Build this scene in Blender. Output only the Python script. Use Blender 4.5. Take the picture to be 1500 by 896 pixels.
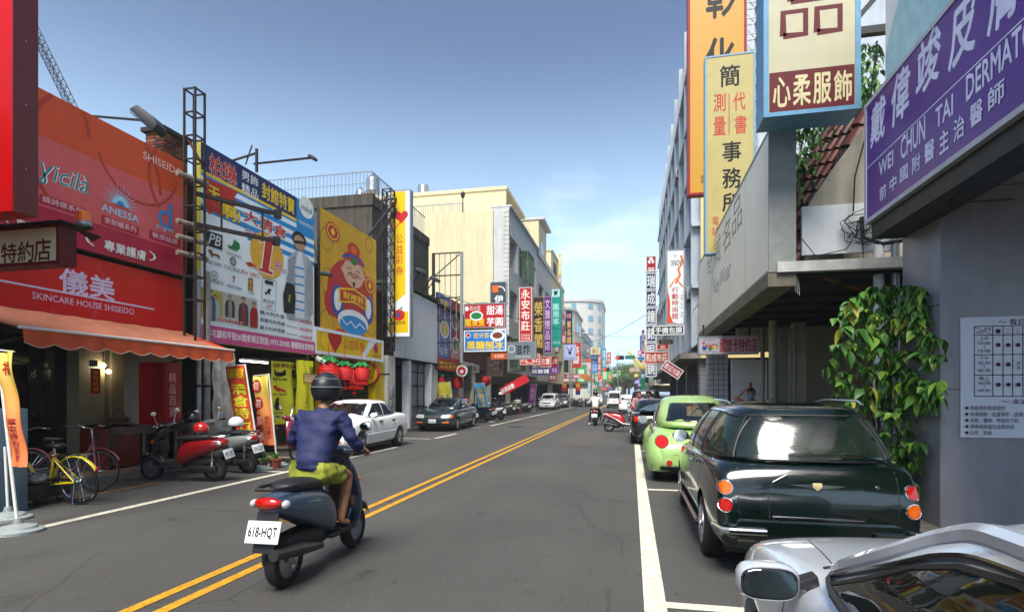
import bpy, bmesh, math, random
from math import sin, cos, pi, radians, atan, sqrt
from mathutils import Vector, Matrix
from mathutils.bvhtree import BVHTree
random.seed(7)
for o in list(bpy.data.objects): bpy.data.objects.remove(o)
scn = bpy.context.scene
COL = scn.collection
TMP = bpy.data.scenes.new('bench'); TCOL = TMP.collection       # modifiers and text are evaluated here, then the scene is removed
def bake(o):
    dg = TMP.view_layers[0].depsgraph; dg.update(); return bpy.data.meshes.new_from_object(o.evaluated_get(dg))
# ------------------------------------------------------------ camera
EYE = 1.55; FPX = 820.0; VPX = 925.0; HY = 577.0
PHI = atan((VPX-750)/FPX); cP, sP = cos(PHI), sin(PHI)
cd = bpy.data.cameras.new('camera'); cam = bpy.data.objects.new('camera', cd); COL.objects.link(cam)
cam.location = (0, 0, EYE); cam.rotation_euler = (pi/2, 0, PHI)
cd.sensor_width = 36; cd.lens = 36*FPX/1500; cd.shift_y = (HY-448)/1500
cd.clip_start = .05; cd.clip_end = 3000; scn.camera = cam
# ------------------------------------------------------------ sky and sun
HAZE = True
SUN_EL = radians(58); SUN_AZ = radians(178)      # azimuth from +Y towards +X
w = bpy.data.worlds.new('World'); scn.world = w; w.use_nodes = True
nt = w.node_tree; bg = nt.nodes['Background']
sky = nt.nodes.new('ShaderNodeTexSky'); sky.sky_type = 'NISHITA'; sky.sun_disc = False
sky.sun_elevation = SUN_EL; sky.sun_rotation = SUN_AZ; sky.air_density = .9; sky.dust_density = 1.2; sky.ozone_density = 1.7
tc = nt.nodes.new('ShaderNodeTexCoord'); mp = nt.nodes.new('ShaderNodeMapping'); mp.inputs['Scale'].default_value = (1, 1, 2.6)
cn = nt.nodes.new('ShaderNodeTexNoise'); cn.inputs['Scale'].default_value = 2.3; cn.inputs['Detail'].default_value = 7; cn.inputs['Roughness'].default_value = .55
rp = nt.nodes.new('ShaderNodeValToRGB'); rp.color_ramp.elements[0].position = .57; rp.color_ramp.elements[1].position = .78
sx = nt.nodes.new('ShaderNodeSeparateXYZ'); mr = nt.nodes.new('ShaderNodeMapRange')
mr.inputs['From Min'].default_value = .42; mr.inputs['From Max'].default_value = .08; mr.clamp = True
mu = nt.nodes.new('ShaderNodeMath'); mu.operation = 'MULTIPLY'
mx = nt.nodes.new('ShaderNodeMixRGB'); mx.inputs[2].default_value = (13, 14, 15, 1)
lk = nt.links.new
lk(tc.outputs['Generated'], mp.inputs[0]); lk(mp.outputs[0], cn.inputs[0]); lk(cn.outputs[0], rp.inputs[0])
lk(tc.outputs['Generated'], sx.inputs[0]); lk(sx.outputs[2], mr.inputs[0])
lk(rp.outputs[0], mu.inputs[0]); lk(mr.outputs[0], mu.inputs[1]); lk(mu.outputs[0], mx.inputs[0])
hz = nt.nodes.new('ShaderNodeMixRGB'); hz.inputs[2].default_value = (7.4, 10.8, 14.2, 1); hr = nt.nodes.new('ShaderNodeMapRange')
hr.inputs['From Min'].default_value = .56; hr.inputs['From Max'].default_value = -.02; hr.inputs['To Max'].default_value = .8; hr.interpolation_type = 'SMOOTHSTEP'; lk(sx.outputs[2], hr.inputs[0]); lk(hr.outputs[0], hz.inputs[0])
lk(sky.outputs[0], hz.inputs[1]); lk(hz.outputs[0], mx.inputs[1]); lk(mx.outputs[0], bg.inputs[0]); bg.inputs[1].default_value = .064
sd = bpy.data.lights.new('sun', 'SUN'); sd.energy = 3.0; sd.angle = radians(32); sd.color = (1, .95, .87)
so = bpy.data.objects.new('sun', sd); COL.objects.link(so)
sv = Vector((sin(SUN_AZ)*cos(SUN_EL), cos(SUN_AZ)*cos(SUN_EL), sin(SUN_EL)))
so.rotation_euler = sv.to_track_quat('Z', 'Y').to_euler(); so.location = sv*60
scn.view_settings.view_transform = 'Standard'; scn.view_settings.look = 'None'
scn.view_settings.exposure = 1.36; scn.view_settings.gamma = 1
scn.render.engine = 'CYCLES'; scn.cycles.max_bounces = 6; scn.cycles.diffuse_bounces = 4; scn.cycles.glossy_bounces = 3
scn.cycles.transparent_max_bounces = 6; scn.cycles.caustics_reflective = False; scn.cycles.caustics_refractive = False
# ------------------------------------------------------------ places: a view ray met with a plane of the street
def ray(px, py):
    a = (px-750)/FPX; b = (HY-py)/FPX
    return Vector((a*cP-sP, a*sP+cP, b))
def PX(px, py, X): d = ray(px, py); t = X/d.x; return Vector((X, d.y*t, EYE+d.z*t))
def PY(px, py, Y): d = ray(px, py); t = Y/d.y; return Vector((d.x*t, Y, EYE+d.z*t))
def PD(px, py, D): d = ray(px, py); return Vector((d.x*D, d.y*D, EYE+d.z*D))
def PG(px, py): return PD(px, py, EYE*FPX/(py-HY))
# ------------------------------------------------------------ materials
def lin(h):
    if not isinstance(h, str): return tuple(h)[:3]
    h = h.lstrip('#'); c = [int(h[i:i+2], 16)/255 for i in (0, 2, 4)]
    return tuple(x/12.92 if x <= .04045 else ((x+.055)/1.055)**2.4 for x in c)
MATS = {}
def mat(name, c, r=.6, m=0, var=.12, sc=6, bump=0, streak=0, coat=0, em=0, trans=0, spec=None, alpha=1):
    key = name
    if key in MATS: return MATS[key]
    k = bpy.data.materials.new(name); k.use_nodes = True; n = k.node_tree; b = n.nodes['Principled BSDF']
    c = lin(c); b.inputs['Roughness'].default_value = r; b.inputs['Metallic'].default_value = m
    b.inputs['Base Color'].default_value = (*c, 1)
    if spec is not None: b.inputs['Specular IOR Level'].default_value = spec
    if coat: b.inputs['Coat Weight'].default_value = coat; b.inputs['Coat Roughness'].default_value = .04
    if trans: b.inputs['Transmission Weight'].default_value = trans
    if em: b.inputs['Emission Color'].default_value = (*c, 1); b.inputs['Emission Strength'].default_value = em
    if var or bump:
        t = n.nodes.new('ShaderNodeTexCoord'); q = n.nodes.new('ShaderNodeTexNoise')
        q.inputs['Scale'].default_value = sc; q.inputs['Detail'].default_value = 6; q.inputs['Roughness'].default_value = .65
        n.links.new(t.outputs['Object'], q.inputs['Vector'])
        fac = q.outputs[0]
        if streak:
            mp_ = n.nodes.new('ShaderNodeMapping'); mp_.inputs['Scale'].default_value = (1, 1, .09)
            q2 = n.nodes.new('ShaderNodeTexNoise'); q2.inputs['Scale'].default_value = 5; q2.inputs['Detail'].default_value = 5
            n.links.new(t.outputs['Object'], mp_.inputs[0]); n.links.new(mp_.outputs[0], q2.inputs['Vector'])
            av = n.nodes.new('ShaderNodeMix'); av.inputs[0].default_value = streak
            n.links.new(fac, av.inputs[2]); n.links.new(q2.outputs[0], av.inputs[3]); fac = av.outputs[0]
        if var:
            rr = n.nodes.new('ShaderNodeMapRange'); rr.inputs[1].default_value = .3; rr.inputs[2].default_value = .7
            rr.inputs[3].default_value = 1-var*1.6; rr.inputs[4].default_value = 1+var*.6; n.links.new(fac, rr.inputs[0])
            vm = n.nodes.new('ShaderNodeVectorMath'); vm.operation = 'SCALE'; vm.inputs[0].default_value = c
            n.links.new(rr.outputs[0], vm.inputs['Scale']); n.links.new(vm.outputs[0], b.inputs['Base Color'])
            if not m and not coat:
                r2 = n.nodes.new('ShaderNodeMapRange'); r2.inputs[3].default_value = min(1, r+.12); r2.inputs[4].default_value = max(.02, r-.12)
                n.links.new(fac, r2.inputs[0]); n.links.new(r2.outputs[0], b.inputs['Roughness'])
        if bump:
            bu = n.nodes.new('ShaderNodeBump'); bu.inputs['Strength'].default_value = bump; bu.inputs['Distance'].default_value = .02
            q3 = n.nodes.new('ShaderNodeTexNoise'); q3.inputs['Scale'].default_value = sc*6; q3.inputs['Detail'].default_value = 4
            n.links.new(t.outputs['Object'], q3.inputs['Vector'])
            n.links.new(q3.outputs[0], bu.inputs['Height']); n.links.new(bu.outputs[0], b.inputs['Normal'])
    MATS[key] = k; return k
def K(h, r=.5, **kw): kw.setdefault('spec', .25); return mat('paint_'+h.strip('#')+('' if r == .5 else '_%02d' % int(r*100)), h, r, **kw)
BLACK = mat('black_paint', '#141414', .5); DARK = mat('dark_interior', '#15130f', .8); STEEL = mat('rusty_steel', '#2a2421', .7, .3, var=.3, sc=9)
GALV = mat('galvanised', '#9aa0a2', .4, .6, var=.15); CHROME = mat('chrome', '#d8dcde', .12, 1, var=0)
GLASS = mat('tinted_glass', '#0b1012', .04, 0, var=0, spec=.9); RUBBER = mat('rubber', '#161616', .85, sc=20)
WHITE = mat('white_plastic', '#dcdcd6', .4); PLATE = mat('plate_white', '#dfe3e2', .4); BPL = mat('black_plastic', '#1a1a1b', .5)
REDL = mat('red_lens', '#b01208', .12, var=.05, coat=.5); ORL = mat('amber_lens', '#e0640c', .12, var=.05, coat=.5); CLR = mat('clear_lens', '#c8cdd0', .1, .3, var=.1, sc=30)
RIM = mat('alloy', '#a9abac', .3, .8, var=.1); CONC = mat('concrete', '#8d897f', .9, var=.22, sc=2, bump=.3, streak=.5)
# ------------------------------------------------------------ objects
def tag(o, label=None, cat=None, group=None, kind=None):
    if label: o['label'] = label
    if cat: o['category'] = cat
    if group: o['group'] = group
    if kind: o['kind'] = kind
    return o
def thing(name, label, cat, loc=(0, 0, 0), rz=0, group=None, rot=None):
    o = bpy.data.objects.new(name, None); COL.objects.link(o); o.location = loc
    o.rotation_euler = rot if rot else (0, 0, rz); o.empty_display_size = .2
    return tag(o, label, cat, group)
def copy_tree(o, parent=None):
    c = o.copy(); COL.objects.link(c); c.parent = parent
    for ch in list(o.children): copy_tree(ch, c)
    return c
def again(o, loc, rz, label=None, group=None):
    c = copy_tree(o); c.location = loc; c.rotation_euler = (0, 0, rz)
    if label: c['label'] = label
    if group: c['group'] = group
    return c
def link(name, me, m, parent=None):
    o = bpy.data.objects.new(name, me); COL.objects.link(o); o.parent = parent
    if m is not None and not me.materials:
        for x in (m if isinstance(m, (list, tuple)) else [m]): me.materials.append(x)
    return o
class MB:
    def __init__(s): s.v = []; s.f = []; s.mi = []
    def add(s, v, f, mi=0):
        n = len(s.v); s.v += [tuple(p) for p in v]; s.f += [tuple(i+n for i in q) for q in f]; s.mi += [mi]*len(f); return s
    def box(s, x0, x1, y0, y1, z0, z1, mi=0):
        return s.add([(x0, y0, z0), (x1, y0, z0), (x1, y1, z0), (x0, y1, z0), (x0, y0, z1), (x1, y0, z1), (x1, y1, z1), (x0, y1, z1)],
                     [(3, 2, 1, 0), (4, 5, 6, 7), (0, 1, 5, 4), (1, 2, 6, 5), (2, 3, 7, 6), (3, 0, 4, 7)], mi)
    def tube(s, pts, r, n=8, mi=0, cap=True, sq=1):
        pts = [Vector(p) for p in pts]; rs = r if isinstance(r, (list, tuple)) else [r]*len(pts)
        vs = []; fs = []; prev = None
        for i, p in enumerate(pts):
            a = pts[max(i-1, 0)]; b = pts[min(i+1, len(pts)-1)]; t = (b-a).normalized()
            if prev is None:
                up = Vector((0, 0, 1)) if abs(t.z) < .9 else Vector((0, 1, 0)); u = t.cross(up).normalized()
            else: u = (prev-t*prev.dot(t)).normalized()
            prev = u; v = t.cross(u)
            for k in range(n):
                an = 2*pi*(k+.5)/n; vs.append(p+u*cos(an)*rs[i]+v*sin(an)*rs[i]*sq)
        for i in range(len(pts)-1):
            for k in range(n): fs.append((i*n+k, i*n+(k+1) % n, (i+1)*n+(k+1) % n, (i+1)*n+k))
        if cap: fs.append(tuple(range(n))[::-1]); m_ = (len(pts)-1)*n; fs.append(tuple(m_+k for k in range(n)))
        return s.add(vs, fs, mi)
    def bar(s, a, b, r=.02): return s.tube([a, b], r*1.41, 4)
    def rings(s, R, cap=True, mi=0, closed=True):
        n = len(R[0]); vs = [p for q in R for p in q]; fs = []
        for i in range(len(R)-1):
            for k in range(n if closed else n-1): fs.append((i*n+k, i*n+(k+1) % n, (i+1)*n+(k+1) % n, (i+1)*n+k))
        if cap:
            for base, rev in ((0, 1), ((len(R)-1)*n, 0)):
                q = tuple(range(base, base+n)); fs.append(q[::-1] if rev else q)
        return s.add(vs, fs, mi)
    def lathe(s, prof, c=(0, 0, 0), axis='z', n=20, mi=0, hoop=False):
        R = []
        for r, h in prof:
            q = []
            for k in range(n):
                a = 2*pi*k/n; x, y = r*cos(a), r*sin(a)
                q.append({'z': (c[0]+x, c[1]+y, c[2]+h), 'x': (c[0]+h, c[1]+x, c[2]+y), 'y': (c[0]+x, c[1]+h, c[2]-y)}[axis])
            R.append(q)
        if hoop: R.append(R[0])
        return s.rings(R, not hoop, mi)
    def ball(s, c, r, n=12, m_=8, mi=0):
        rx, ry, rz = r if isinstance(r, (list, tuple)) else (r, r, r); R = []
        for i in range(m_+1):
            t = -pi/2+pi*i/m_; k = max(cos(t), .02)
            R.append([(c[0]+rx*k*cos(2*pi*j/n), c[1]+ry*k*sin(2*pi*j/n), c[2]+rz*sin(t)) for j in range(n)])
        return s.rings(R, True, mi)
    def prism(s, poly, a, b, axis='y', mi=0):
        def P(u, v, h): return {'y': (u, h, v), 'x': (h, u, v), 'z': (u, v, h)}[axis]
        n = len(poly); vs = [P(u, v, a) for u, v in poly]+[P(u, v, b) for u, v in poly]
        fs = [tuple(range(n)), tuple(range(2*n-1, n-1, -1))]+[(i, i+n, (i+1) % n+n, (i+1) % n) for i in range(n)]
        return s.add(vs, fs, mi)
    def grid(s, fn, nu, nv, mi=0):
        vs = [fn(i/nu, j/nv) for j in range(nv+1) for i in range(nu+1)]; w_ = nu+1
        return s.add(vs, [(j*w_+i, j*w_+i+1, (j+1)*w_+i+1, (j+1)*w_+i) for j in range(nv) for i in range(nu)], mi)
    def mesh(s, name, smooth=False, ang=35, sub=0, bevel=0, solid=0, cuts=None):
        me = bpy.data.meshes.new(name); me.from_pydata(s.v, [], s.f)
        if len(set(s.mi)) > 1: me.polygons.foreach_set('material_index', s.mi)
        bm = bmesh.new(); bm.from_mesh(me); bmesh.ops.recalc_face_normals(bm, faces=bm.faces); bm.to_mesh(me); bm.free()
        if sub or bevel or solid or cuts:
            o = bpy.data.objects.new('t', me); TCOL.objects.link(o)
            if solid: q = o.modifiers.new('s', 'SOLIDIFY'); q.thickness = solid; q.offset = 0
            if bevel: q = o.modifiers.new('b', 'BEVEL'); q.width = bevel; q.segments = 2; q.limit_method = 'ANGLE'; q.angle_limit = radians(40)
            if sub: q = o.modifiers.new('u', 'SUBSURF'); q.levels = q.render_levels = sub
            tmp = []
            for cme in (cuts or []):
                co = bpy.data.objects.new('c', cme); TCOL.objects.link(co); tmp.append(co)
                q = o.modifiers.new('x', 'BOOLEAN'); q.object = co; q.operation = 'DIFFERENCE'; q.solver = 'EXACT'
            me2 = bake(o); me2.name = name
            for x in tmp+[o]: bpy.data.objects.remove(x)
            me = me2; me.materials.clear()
        if smooth or sub:
            me.polygons.foreach_set('use_smooth', [True]*len(me.polygons)); me.set_sharp_from_angle(angle=radians(ang))
        elif bevel: 
            me.polygons.foreach_set('use_smooth', [True]*len(me.polygons)); me.set_sharp_from_angle(angle=radians(25))
        return me
    def obj(s, name, m, parent=None, **kw): return link(name, s.mesh(name, **kw), m, parent)
def bx(name, m, parent, *a, **kw): return MB().box(*a).obj(name, m, parent, **kw)
def sring(c, a, b, n=16, e=2.6, plane='xz', zc=None):
    """superellipse ring of half sizes a, b about c"""
    out = []
    for k in range(n):
        t = 2*pi*(k+.5)/n; u = abs(cos(t))**(2/e)*math.copysign(1, cos(t))*a; v = abs(sin(t))**(2/e)*math.copysign(1, sin(t))*b
        out.append({'xz': (c[0]+u, c[1], c[2]+v), 'xy': (c[0]+u, c[1]+v, c[2]), 'yz': (c[0], c[1]+u, c[2]+v)}[plane])
    return out
def structure(o, label=None): o['kind'] = 'structure'; return o
# ------------------------------------------------------------ lettering and signs
TC = {}
def text_mesh(s, bold, shear=0):
    k = (s, shear)
    if k not in TC:
        cu = bpy.data.curves.new('txt', 'FONT'); cu.body = s; cu.size = 1; cu.space_line = 1.06; cu.shear = shear
        cu.resolution_u = 2; cu.align_x = 'CENTER'; cu.fill_mode = 'FRONT'
        o = bpy.data.objects.new('t', cu); TCOL.objects.link(o); me = bake(o); bpy.data.objects.remove(o)
        TC[k] = ([p.co[:] for p in me.vertices], [tuple(p.vertices) for p in me.polygons]); bpy.data.meshes.remove(me)
    v, f = TC[k]; n = len(v); V_ = []; F_ = []
    sh = [(0, 0)] if bold < .02 else [(-bold*.6, 0), (bold*.6, 0), (0, bold*.6), (0, -bold*.6)]
    for i, (dx, dy) in enumerate(sh):
        V_ += [(p[0]+dx, p[1]+dy, i*.00008) for p in v]; F_ += [tuple(q+n*i for q in g_) for g_ in f]
    return V_, F_
class Sign:
    """local frame: x to the viewer's right, z up, the face looks along -y"""
    def __init__(s, name, label, cat, loc, rz, w, h, d=.12, face=None, body=None, group=None, frame=None, fw=.03, rot=None, both=False):
        s.w, s.h, s.d = w, h, d; s.k = 0
        s.o = thing(name, label, cat, loc, rz, group, rot)
        if d: bx('sign_box', body or GALV, s.o, 0, w, 0, d, 0, h, bevel=min(.01, d*.2))
        if frame is not None:
            m = MB(); t = fw; e = .012
            m.box(-t*.3, w+t*.3, -e, d+.004, h-t, h+.006).box(-t*.3, w+t*.3, -e, d+.004, -.006, t).box(-t*.3, t, -e, d+.004, t, h-t).box(w-t, w+t*.3, -e, d+.004, t, h-t)
            m.obj('frame', frame, s.o)
        if face is not None: s.r(0, 1, 0, 1, face, 'face')
    def lay(s): s.k += 1; return -.002-.00025*s.k
    def r(s, x0, x1, z0, z1, m, name='panel'):
        y = s.lay(); W, H = s.w, s.h
        return MB().add([(x0*W, y, z0*H), (x1*W, y, z0*H), (x1*W, y, z1*H), (x0*W, y, z1*H)], [(0, 1, 2, 3)]).obj(name, m, s.o)
    def poly(s, pts, m, name='emblem'):
        y = s.lay(); return MB().add([(x*s.w, y, z*s.h) for x, z in pts], [tuple(range(len(pts)))]).obj(name, m, s.o)
    def disc(s, cx, cz, r, m, ry=None, name='emblem', n=24, a0=0, a1=2*pi):
        y = s.lay(); ry = ry or r
        return MB().add([(cx*s.w+r*cos(a0+(a1-a0)*k/n), y, cz*s.h+ry*sin(a0+(a1-a0)*k/n)) for k in range(n+(a1-a0 < 6))], [tuple(range(n+(a1-a0 < 6)))]).obj(name, m, s.o)
    def line(s, pts, wd, m, name='emblem'):
        y = s.lay(); P = [Vector((x*s.w, z*s.h)) for x, z in pts]; vs = []
        for i, p in enumerate(P):
            t = (P[min(i+1, len(P)-1)]-P[max(i-1, 0)]).normalized(); q = Vector((-t.y, t.x))*wd/2
            vs += [(p.x+q.x, y, p.y+q.y), (p.x-q.x, y, p.y-q.y)]
        return MB().add(vs, [(2*i, 2*i+1, 2*i+3, 2*i+2) for i in range(len(P)-1)]).obj(name, m, s.o)
    def ring(s, cx, cz, r, wd, m, a0=0, a1=2*pi, n=28, ry=None):
        ry = ry or r
        run = []; ok = lambda q: 0 <= q[0] <= 1 and 0 <= q[1] <= 1
        for k in range(n+1):
            q = (cx+r*cos(a0+(a1-a0)*k/n)/s.w, cz+ry*sin(a0+(a1-a0)*k/n)/s.h)
            if ok(q): run.append(q)
            elif len(run) > 1: s.line(run, wd, m); run = []
            else: run = []
        if len(run) > 1: return s.line(run, wd, m)
    def t(s, txt, x0, x1, z0, z1, m, vert=False, bold=.012, shear=0, name='lettering', rot=0):
        if vert: txt = '\n'.join(txt)
        v, f = text_mesh(txt, bold, shear)
        if not v: return
        ax = min(p[0] for p in v); bx_ = max(p[0] for p in v); az = min(p[1] for p in v); bz = max(p[1] for p in v)
        sx_ = (x1-x0)*s.w/max(bx_-ax, 1e-5); sz_ = (z1-z0)*s.h/max(bz-az, 1e-5); y = s.lay()
        cx, cz = (x0+x1)/2*s.w, (z0+z1)/2*s.h; cr, sr = cos(rot), sin(rot); vs = []
        for p in v:
            a = (p[0]-(ax+bx_)/2)*sx_; b = (p[1]-(az+bz)/2)*sz_; vs.append((cx+a*cr-b*sr, y-p[2], cz+a*sr+b*cr))
        me = bpy.data.meshes.new(name); me.from_pydata(vs, [], f)
        return link(name, me, m, s.o)
def SL(name, label, cat, px0, px1, yt, yb, X, **kw):      # on a plane facing the street from the left row; px0 is the near edge
    A = PX(px0, yb, X); T = PX(px0, yt, X); B = PX(px1, yb, X)
    return Sign(name, label, cat, (X, A.y, A.z), pi/2, B.y-A.y, T.z-A.z, **kw)
def SR(name, label, cat, px0, px1, yt, yb, X, **kw):      # facing the street from the right row; px0 is the far edge
    A = PX(px0, yb, X); T = PX(px0, yt, X); B = PX(px1, yb, X)
    return Sign(name, label, cat, (X, A.y, A.z), -pi/2, A.y-B.y, T.z-A.z, **kw)
def SF(name, label, cat, px0, px1, yt, yb, D, **kw):      # facing back down the street
    Y = PD(px0, yb, D).y; A = PY(px0, yb, Y); T = PY(px0, yt, Y); B = PY(px1, yb, Y)
    return Sign(name, label, cat, (A.x, Y, A.z), 0, B.x-A.x, T.z-A.z, **kw)
RED = K('#b3141a'); YEL = K('#e6c21a'); WHT = K('#dfe2e0'); BLU = K('#1d4f9c'); NVY = K('#1c2a5c'); CRM = K('#d8cf9c'); MAR = K('#5a1218'); BLK = K('#101010'); ORG = K('#d8621a'); GRN = K('#1f7a3a')
# ============================================================ sign placement helpers
def _q(S, px, py):
    l = S.o.location; rz = S.rz
    if rz == 0: p = PY(px, py, l.y); u = (p.x-l.x)/S.w
    else: p = PX(px, py, l.x); u = (p.y-l.y)/S.w*(1 if rz > 0 else -1)
    return u, (p.z-l.z)/S.h
def _T(S, txt, px0, px1, yt, yb, m, ref=None, **kw):
    ref = px0 if ref is None else ref
    u0, u1 = _q(S, px0, yt)[0], _q(S, px1, yt)[0]; v0, v1 = _q(S, ref, yb)[1], _q(S, ref, yt)[1]
    return S.t(txt, u0, u1, v0, v1, m, **kw)
def _R(S, px0, px1, yt, yb, m, ref=None, **kw):
    ref = px0 if ref is None else ref
    return S.r(_q(S, px0, yt)[0], _q(S, px1, yt)[0], _q(S, ref, yb)[1], _q(S, ref, yt)[1], m, **kw)
Sign.q = _q; Sign.T = _T; Sign.R = _R
def SL(name, label, cat, px0, px1, yt, yb, X, pm=None, **kw):
    pm = px0 if pm is None else pm
    A = PX(px0, yb, X); B = PX(px1, yb, X); z0 = PX(pm, yb, X).z; z1 = PX(pm, yt, X).z
    s = Sign(name, label, cat, (X, A.y, z0), pi/2, B.y-A.y, z1-z0, **kw); s.rz = 1; return s
def SR(name, label, cat, px0, px1, yt, yb, X, pm=None, **kw):
    pm = px0 if pm is None else pm
    A = PX(px0, yb, X); B = PX(px1, yb, X); z0 = PX(pm, yb, X).z; z1 = PX(pm, yt, X).z
    s = Sign(name, label, cat, (X, A.y, z0), -pi/2, A.y-B.y, z1-z0, **kw); s.rz = -1; return s
def SF(name, label, cat, px0, px1, yt, yb, D, **kw):
    Y = PD(px0, yb, D).y; A = PY(px0, yb, Y); T = PY(px0, yt, Y); B = PY(px1, yb, Y)
    s = Sign(name, label, cat, (A.x, Y, A.z), 0, B.x-A.x, T.z-A.z, **kw); s.rz = 0; return s
def YL(px, X): return PX(px, 500, X).y
# ============================================================ ground
def road_mat():
    k = bpy.data.materials.new('asphalt'); k.use_nodes = True; n = k.node_tree; b = n.nodes['Principled BSDF']; N = n.nodes.new; l = n.links.new
    t = N('ShaderNodeTexCoord'); out = []
    def noise(sc, det=5, scale=(1, 1, 1)):
        m = N('ShaderNodeMapping'); m.inputs['Scale'].default_value = scale; q = N('ShaderNodeTexNoise'); q.inputs['Scale'].default_value = sc; q.inputs['Detail'].default_value = det
        l(t.outputs['Object'], m.inputs[0]); l(m.outputs[0], q.inputs['Vector']); return q.outputs[0]
    def ramp(src, a, b_, c0, c1):
        r = N('ShaderNodeMapRange'); r.inputs[1].default_value = a; r.inputs[2].default_value = b_; r.inputs[3].default_value = c0; r.inputs[4].default_value = c1; l(src, r.inputs[0]); return r.outputs[0]
    def mul(a, b_):
        m = N('ShaderNodeMath'); m.operation = 'MULTIPLY'; l(a, m.inputs[0]); l(b_, m.inputs[1]); return m.outputs[0]
    f = mul(mul(ramp(noise(.35, 3), .35, .65, .86, 1.1), ramp(noise(90, 3), .35, .65, .5, 1.5)), ramp(noise(1.2, 4, (1, .12, 1)), .3, .7, .88, 1.08))
    v = N('ShaderNodeTexVoronoi'); v.inputs['Scale'].default_value = 38; l(t.outputs['Object'], v.inputs['Vector'])
    f = mul(f, ramp(v.outputs['Distance'], 0, .25, 1.9, 1))
    f = mul(f, ramp(noise(1.9, 3), .64, .74, 1, .6))
    f = mul(f, ramp(noise(7, 4, (1, .45, 1)), .66, .72, 1, .66))
    f = mul(f, ramp(noise(260, 2), .35, .65, .75, 1.25))
    ds = N('ShaderNodeMixRGB'); ds.inputs[0].default_value = .12; l(t.outputs['Object'], ds.inputs[1]); nn = N('ShaderNodeTexNoise'); nn.inputs['Scale'].default_value = 1.5; l(t.outputs['Object'], nn.inputs['Vector']); l(nn.outputs['Color'], ds.inputs[2])
    ck = N('ShaderNodeTexVoronoi'); ck.feature = 'DISTANCE_TO_EDGE'; ck.inputs['Scale'].default_value = .55; l(ds.outputs[0], ck.inputs['Vector'])
    mk = N('ShaderNodeMath'); mk.operation = 'MAXIMUM'; l(ramp(ck.outputs['Distance'], .002, .009, .7, 1), mk.inputs[0]); l(ramp(noise(.22, 2), .50, .53, 1, 0), mk.inputs[1]); f = mul(f, mk.outputs[0])
    vm = N('ShaderNodeVectorMath'); vm.operation = 'SCALE'; vm.inputs[0].default_value = (.055, .054, .050); l(f, vm.inputs['Scale']); l(vm.outputs[0], b.inputs['Base Color'])
    b.inputs['Roughness'].default_value = .8; bu = N('ShaderNodeBump'); bu.inputs['Strength'].default_value = .45; bu.inputs['Distance'].default_value = .008
    l(noise(120, 3), bu.inputs['Height']); l(bu.outputs[0], b.inputs['Normal']); return k
ASPH = road_mat()
g = MB().add([(-700, -300, -.02), (700, -300, -.02), (700, 1500, -.02), (-700, 1500, -.02)], [(0, 1, 2, 3)]).obj('ground', mat('ground_grey', '#3c3b38', .9)); structure(g)
r_ = MB().add([(-9.0, -40, 0), (2.9, -40, 0), (2.9, 400, 0), (-9.0, 400, 0)], [(0, 1, 2, 3)]).add([(-90, 76.5, .001), (-9.0, 76.5, .001), (-9.0, 86, .001), (-90, 86, .001)], [(0, 1, 2, 3)]).add([(2.9, 76.5, .001), (90, 76.5, .001), (90, 86, .001), (2.9, 86, .001)], [(0, 1, 2, 3)]).obj('road', ASPH); structure(r_)
PW = mat('worn_white_marking', '#cfcdba', .7, var=.3, sc=14); PY_ = mat('worn_yellow_marking', '#bf8c18', .7, var=.3, sc=14); PO = mat('faint_orange_marking', '#9a6238', .8, var=.3, sc=12)
def strip(mb, x, wd, y0, y1, n=1, wob=0):
    mb.add([(x-wd/2, y0, .006), (x+wd/2, y0, .006), (x+wd/2, y1, .006), (x-wd/2, y1, .006)], [(0, 1, 2, 3)])
m = MB(); strip(m, -6.72, .14, -6, 15.3); strip(m, -6.72, .14, 18.6, 21); strip(m, -6.72, .14, 26.5, 72)
for y in (9.9, 12.2, 18.3, 24.9): m.add([(-8.9, y, .005), (-6.8, y, .005), (-6.8, y+.12, .005), (-8.9, y+.12, .005)], [(0, 1, 2, 3)])
strip(m, .17, .16, -8, 72)
for y in (4.2, 9.3, 15.6, 22): m.add([(.25, y, .005), (1.1, y, .005), (1.1, y+.12, .005), (.25, y+.12, .005)], [(0, 1, 2, 3)])
for i in range(14): m.add([(-8.4+i*.8, 72.6, .006), (-8.0+i*.8, 72.6, .006), (-8.0+i*.8, 75.5, .006), (-8.4+i*.8, 75.5, .006)], [(0, 1, 2, 3)])
structure(m.obj('road_marking_white', PW))
m = MB(); strip(m, -3.52, .1, -8, 72); strip(m, -3.28, .1, -8, 72); strip(m, -3.52, .1, 88, 300); strip(m, -3.28, .1, 88, 300); structure(m.obj('road_marking_yellow', PY_))
m = MB(); strip(m, -8.1, .09, -6, 8.3); structure(m.obj('road_marking_orange', PO))
TILEF = mat('terracotta_paving', '#8a6a50', .75, var=.2, sc=4, bump=.2); PAVE = mat('pavement_concrete', '#7d776c', .85, var=.25, sc=3, bump=.25)
structure(bx('pavement', PAVE, None, -9.25, -9.0, -8, 76, -.02, .12)); structure(bx('arcade_pavement', TILEF, None, -22, -9.25, -8, 76, -.02, .125))
structure(bx('pavement', PAVE, None, 2.9, 14, -10, 76, -.02, .14))
structure(bx('pavement', PAVE, None, -22, -9.0, 86, 400, -.02, .12)); structure(bx('pavement', PAVE, None, 2.9, 14, 86, 400, -.02, .12))
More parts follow.
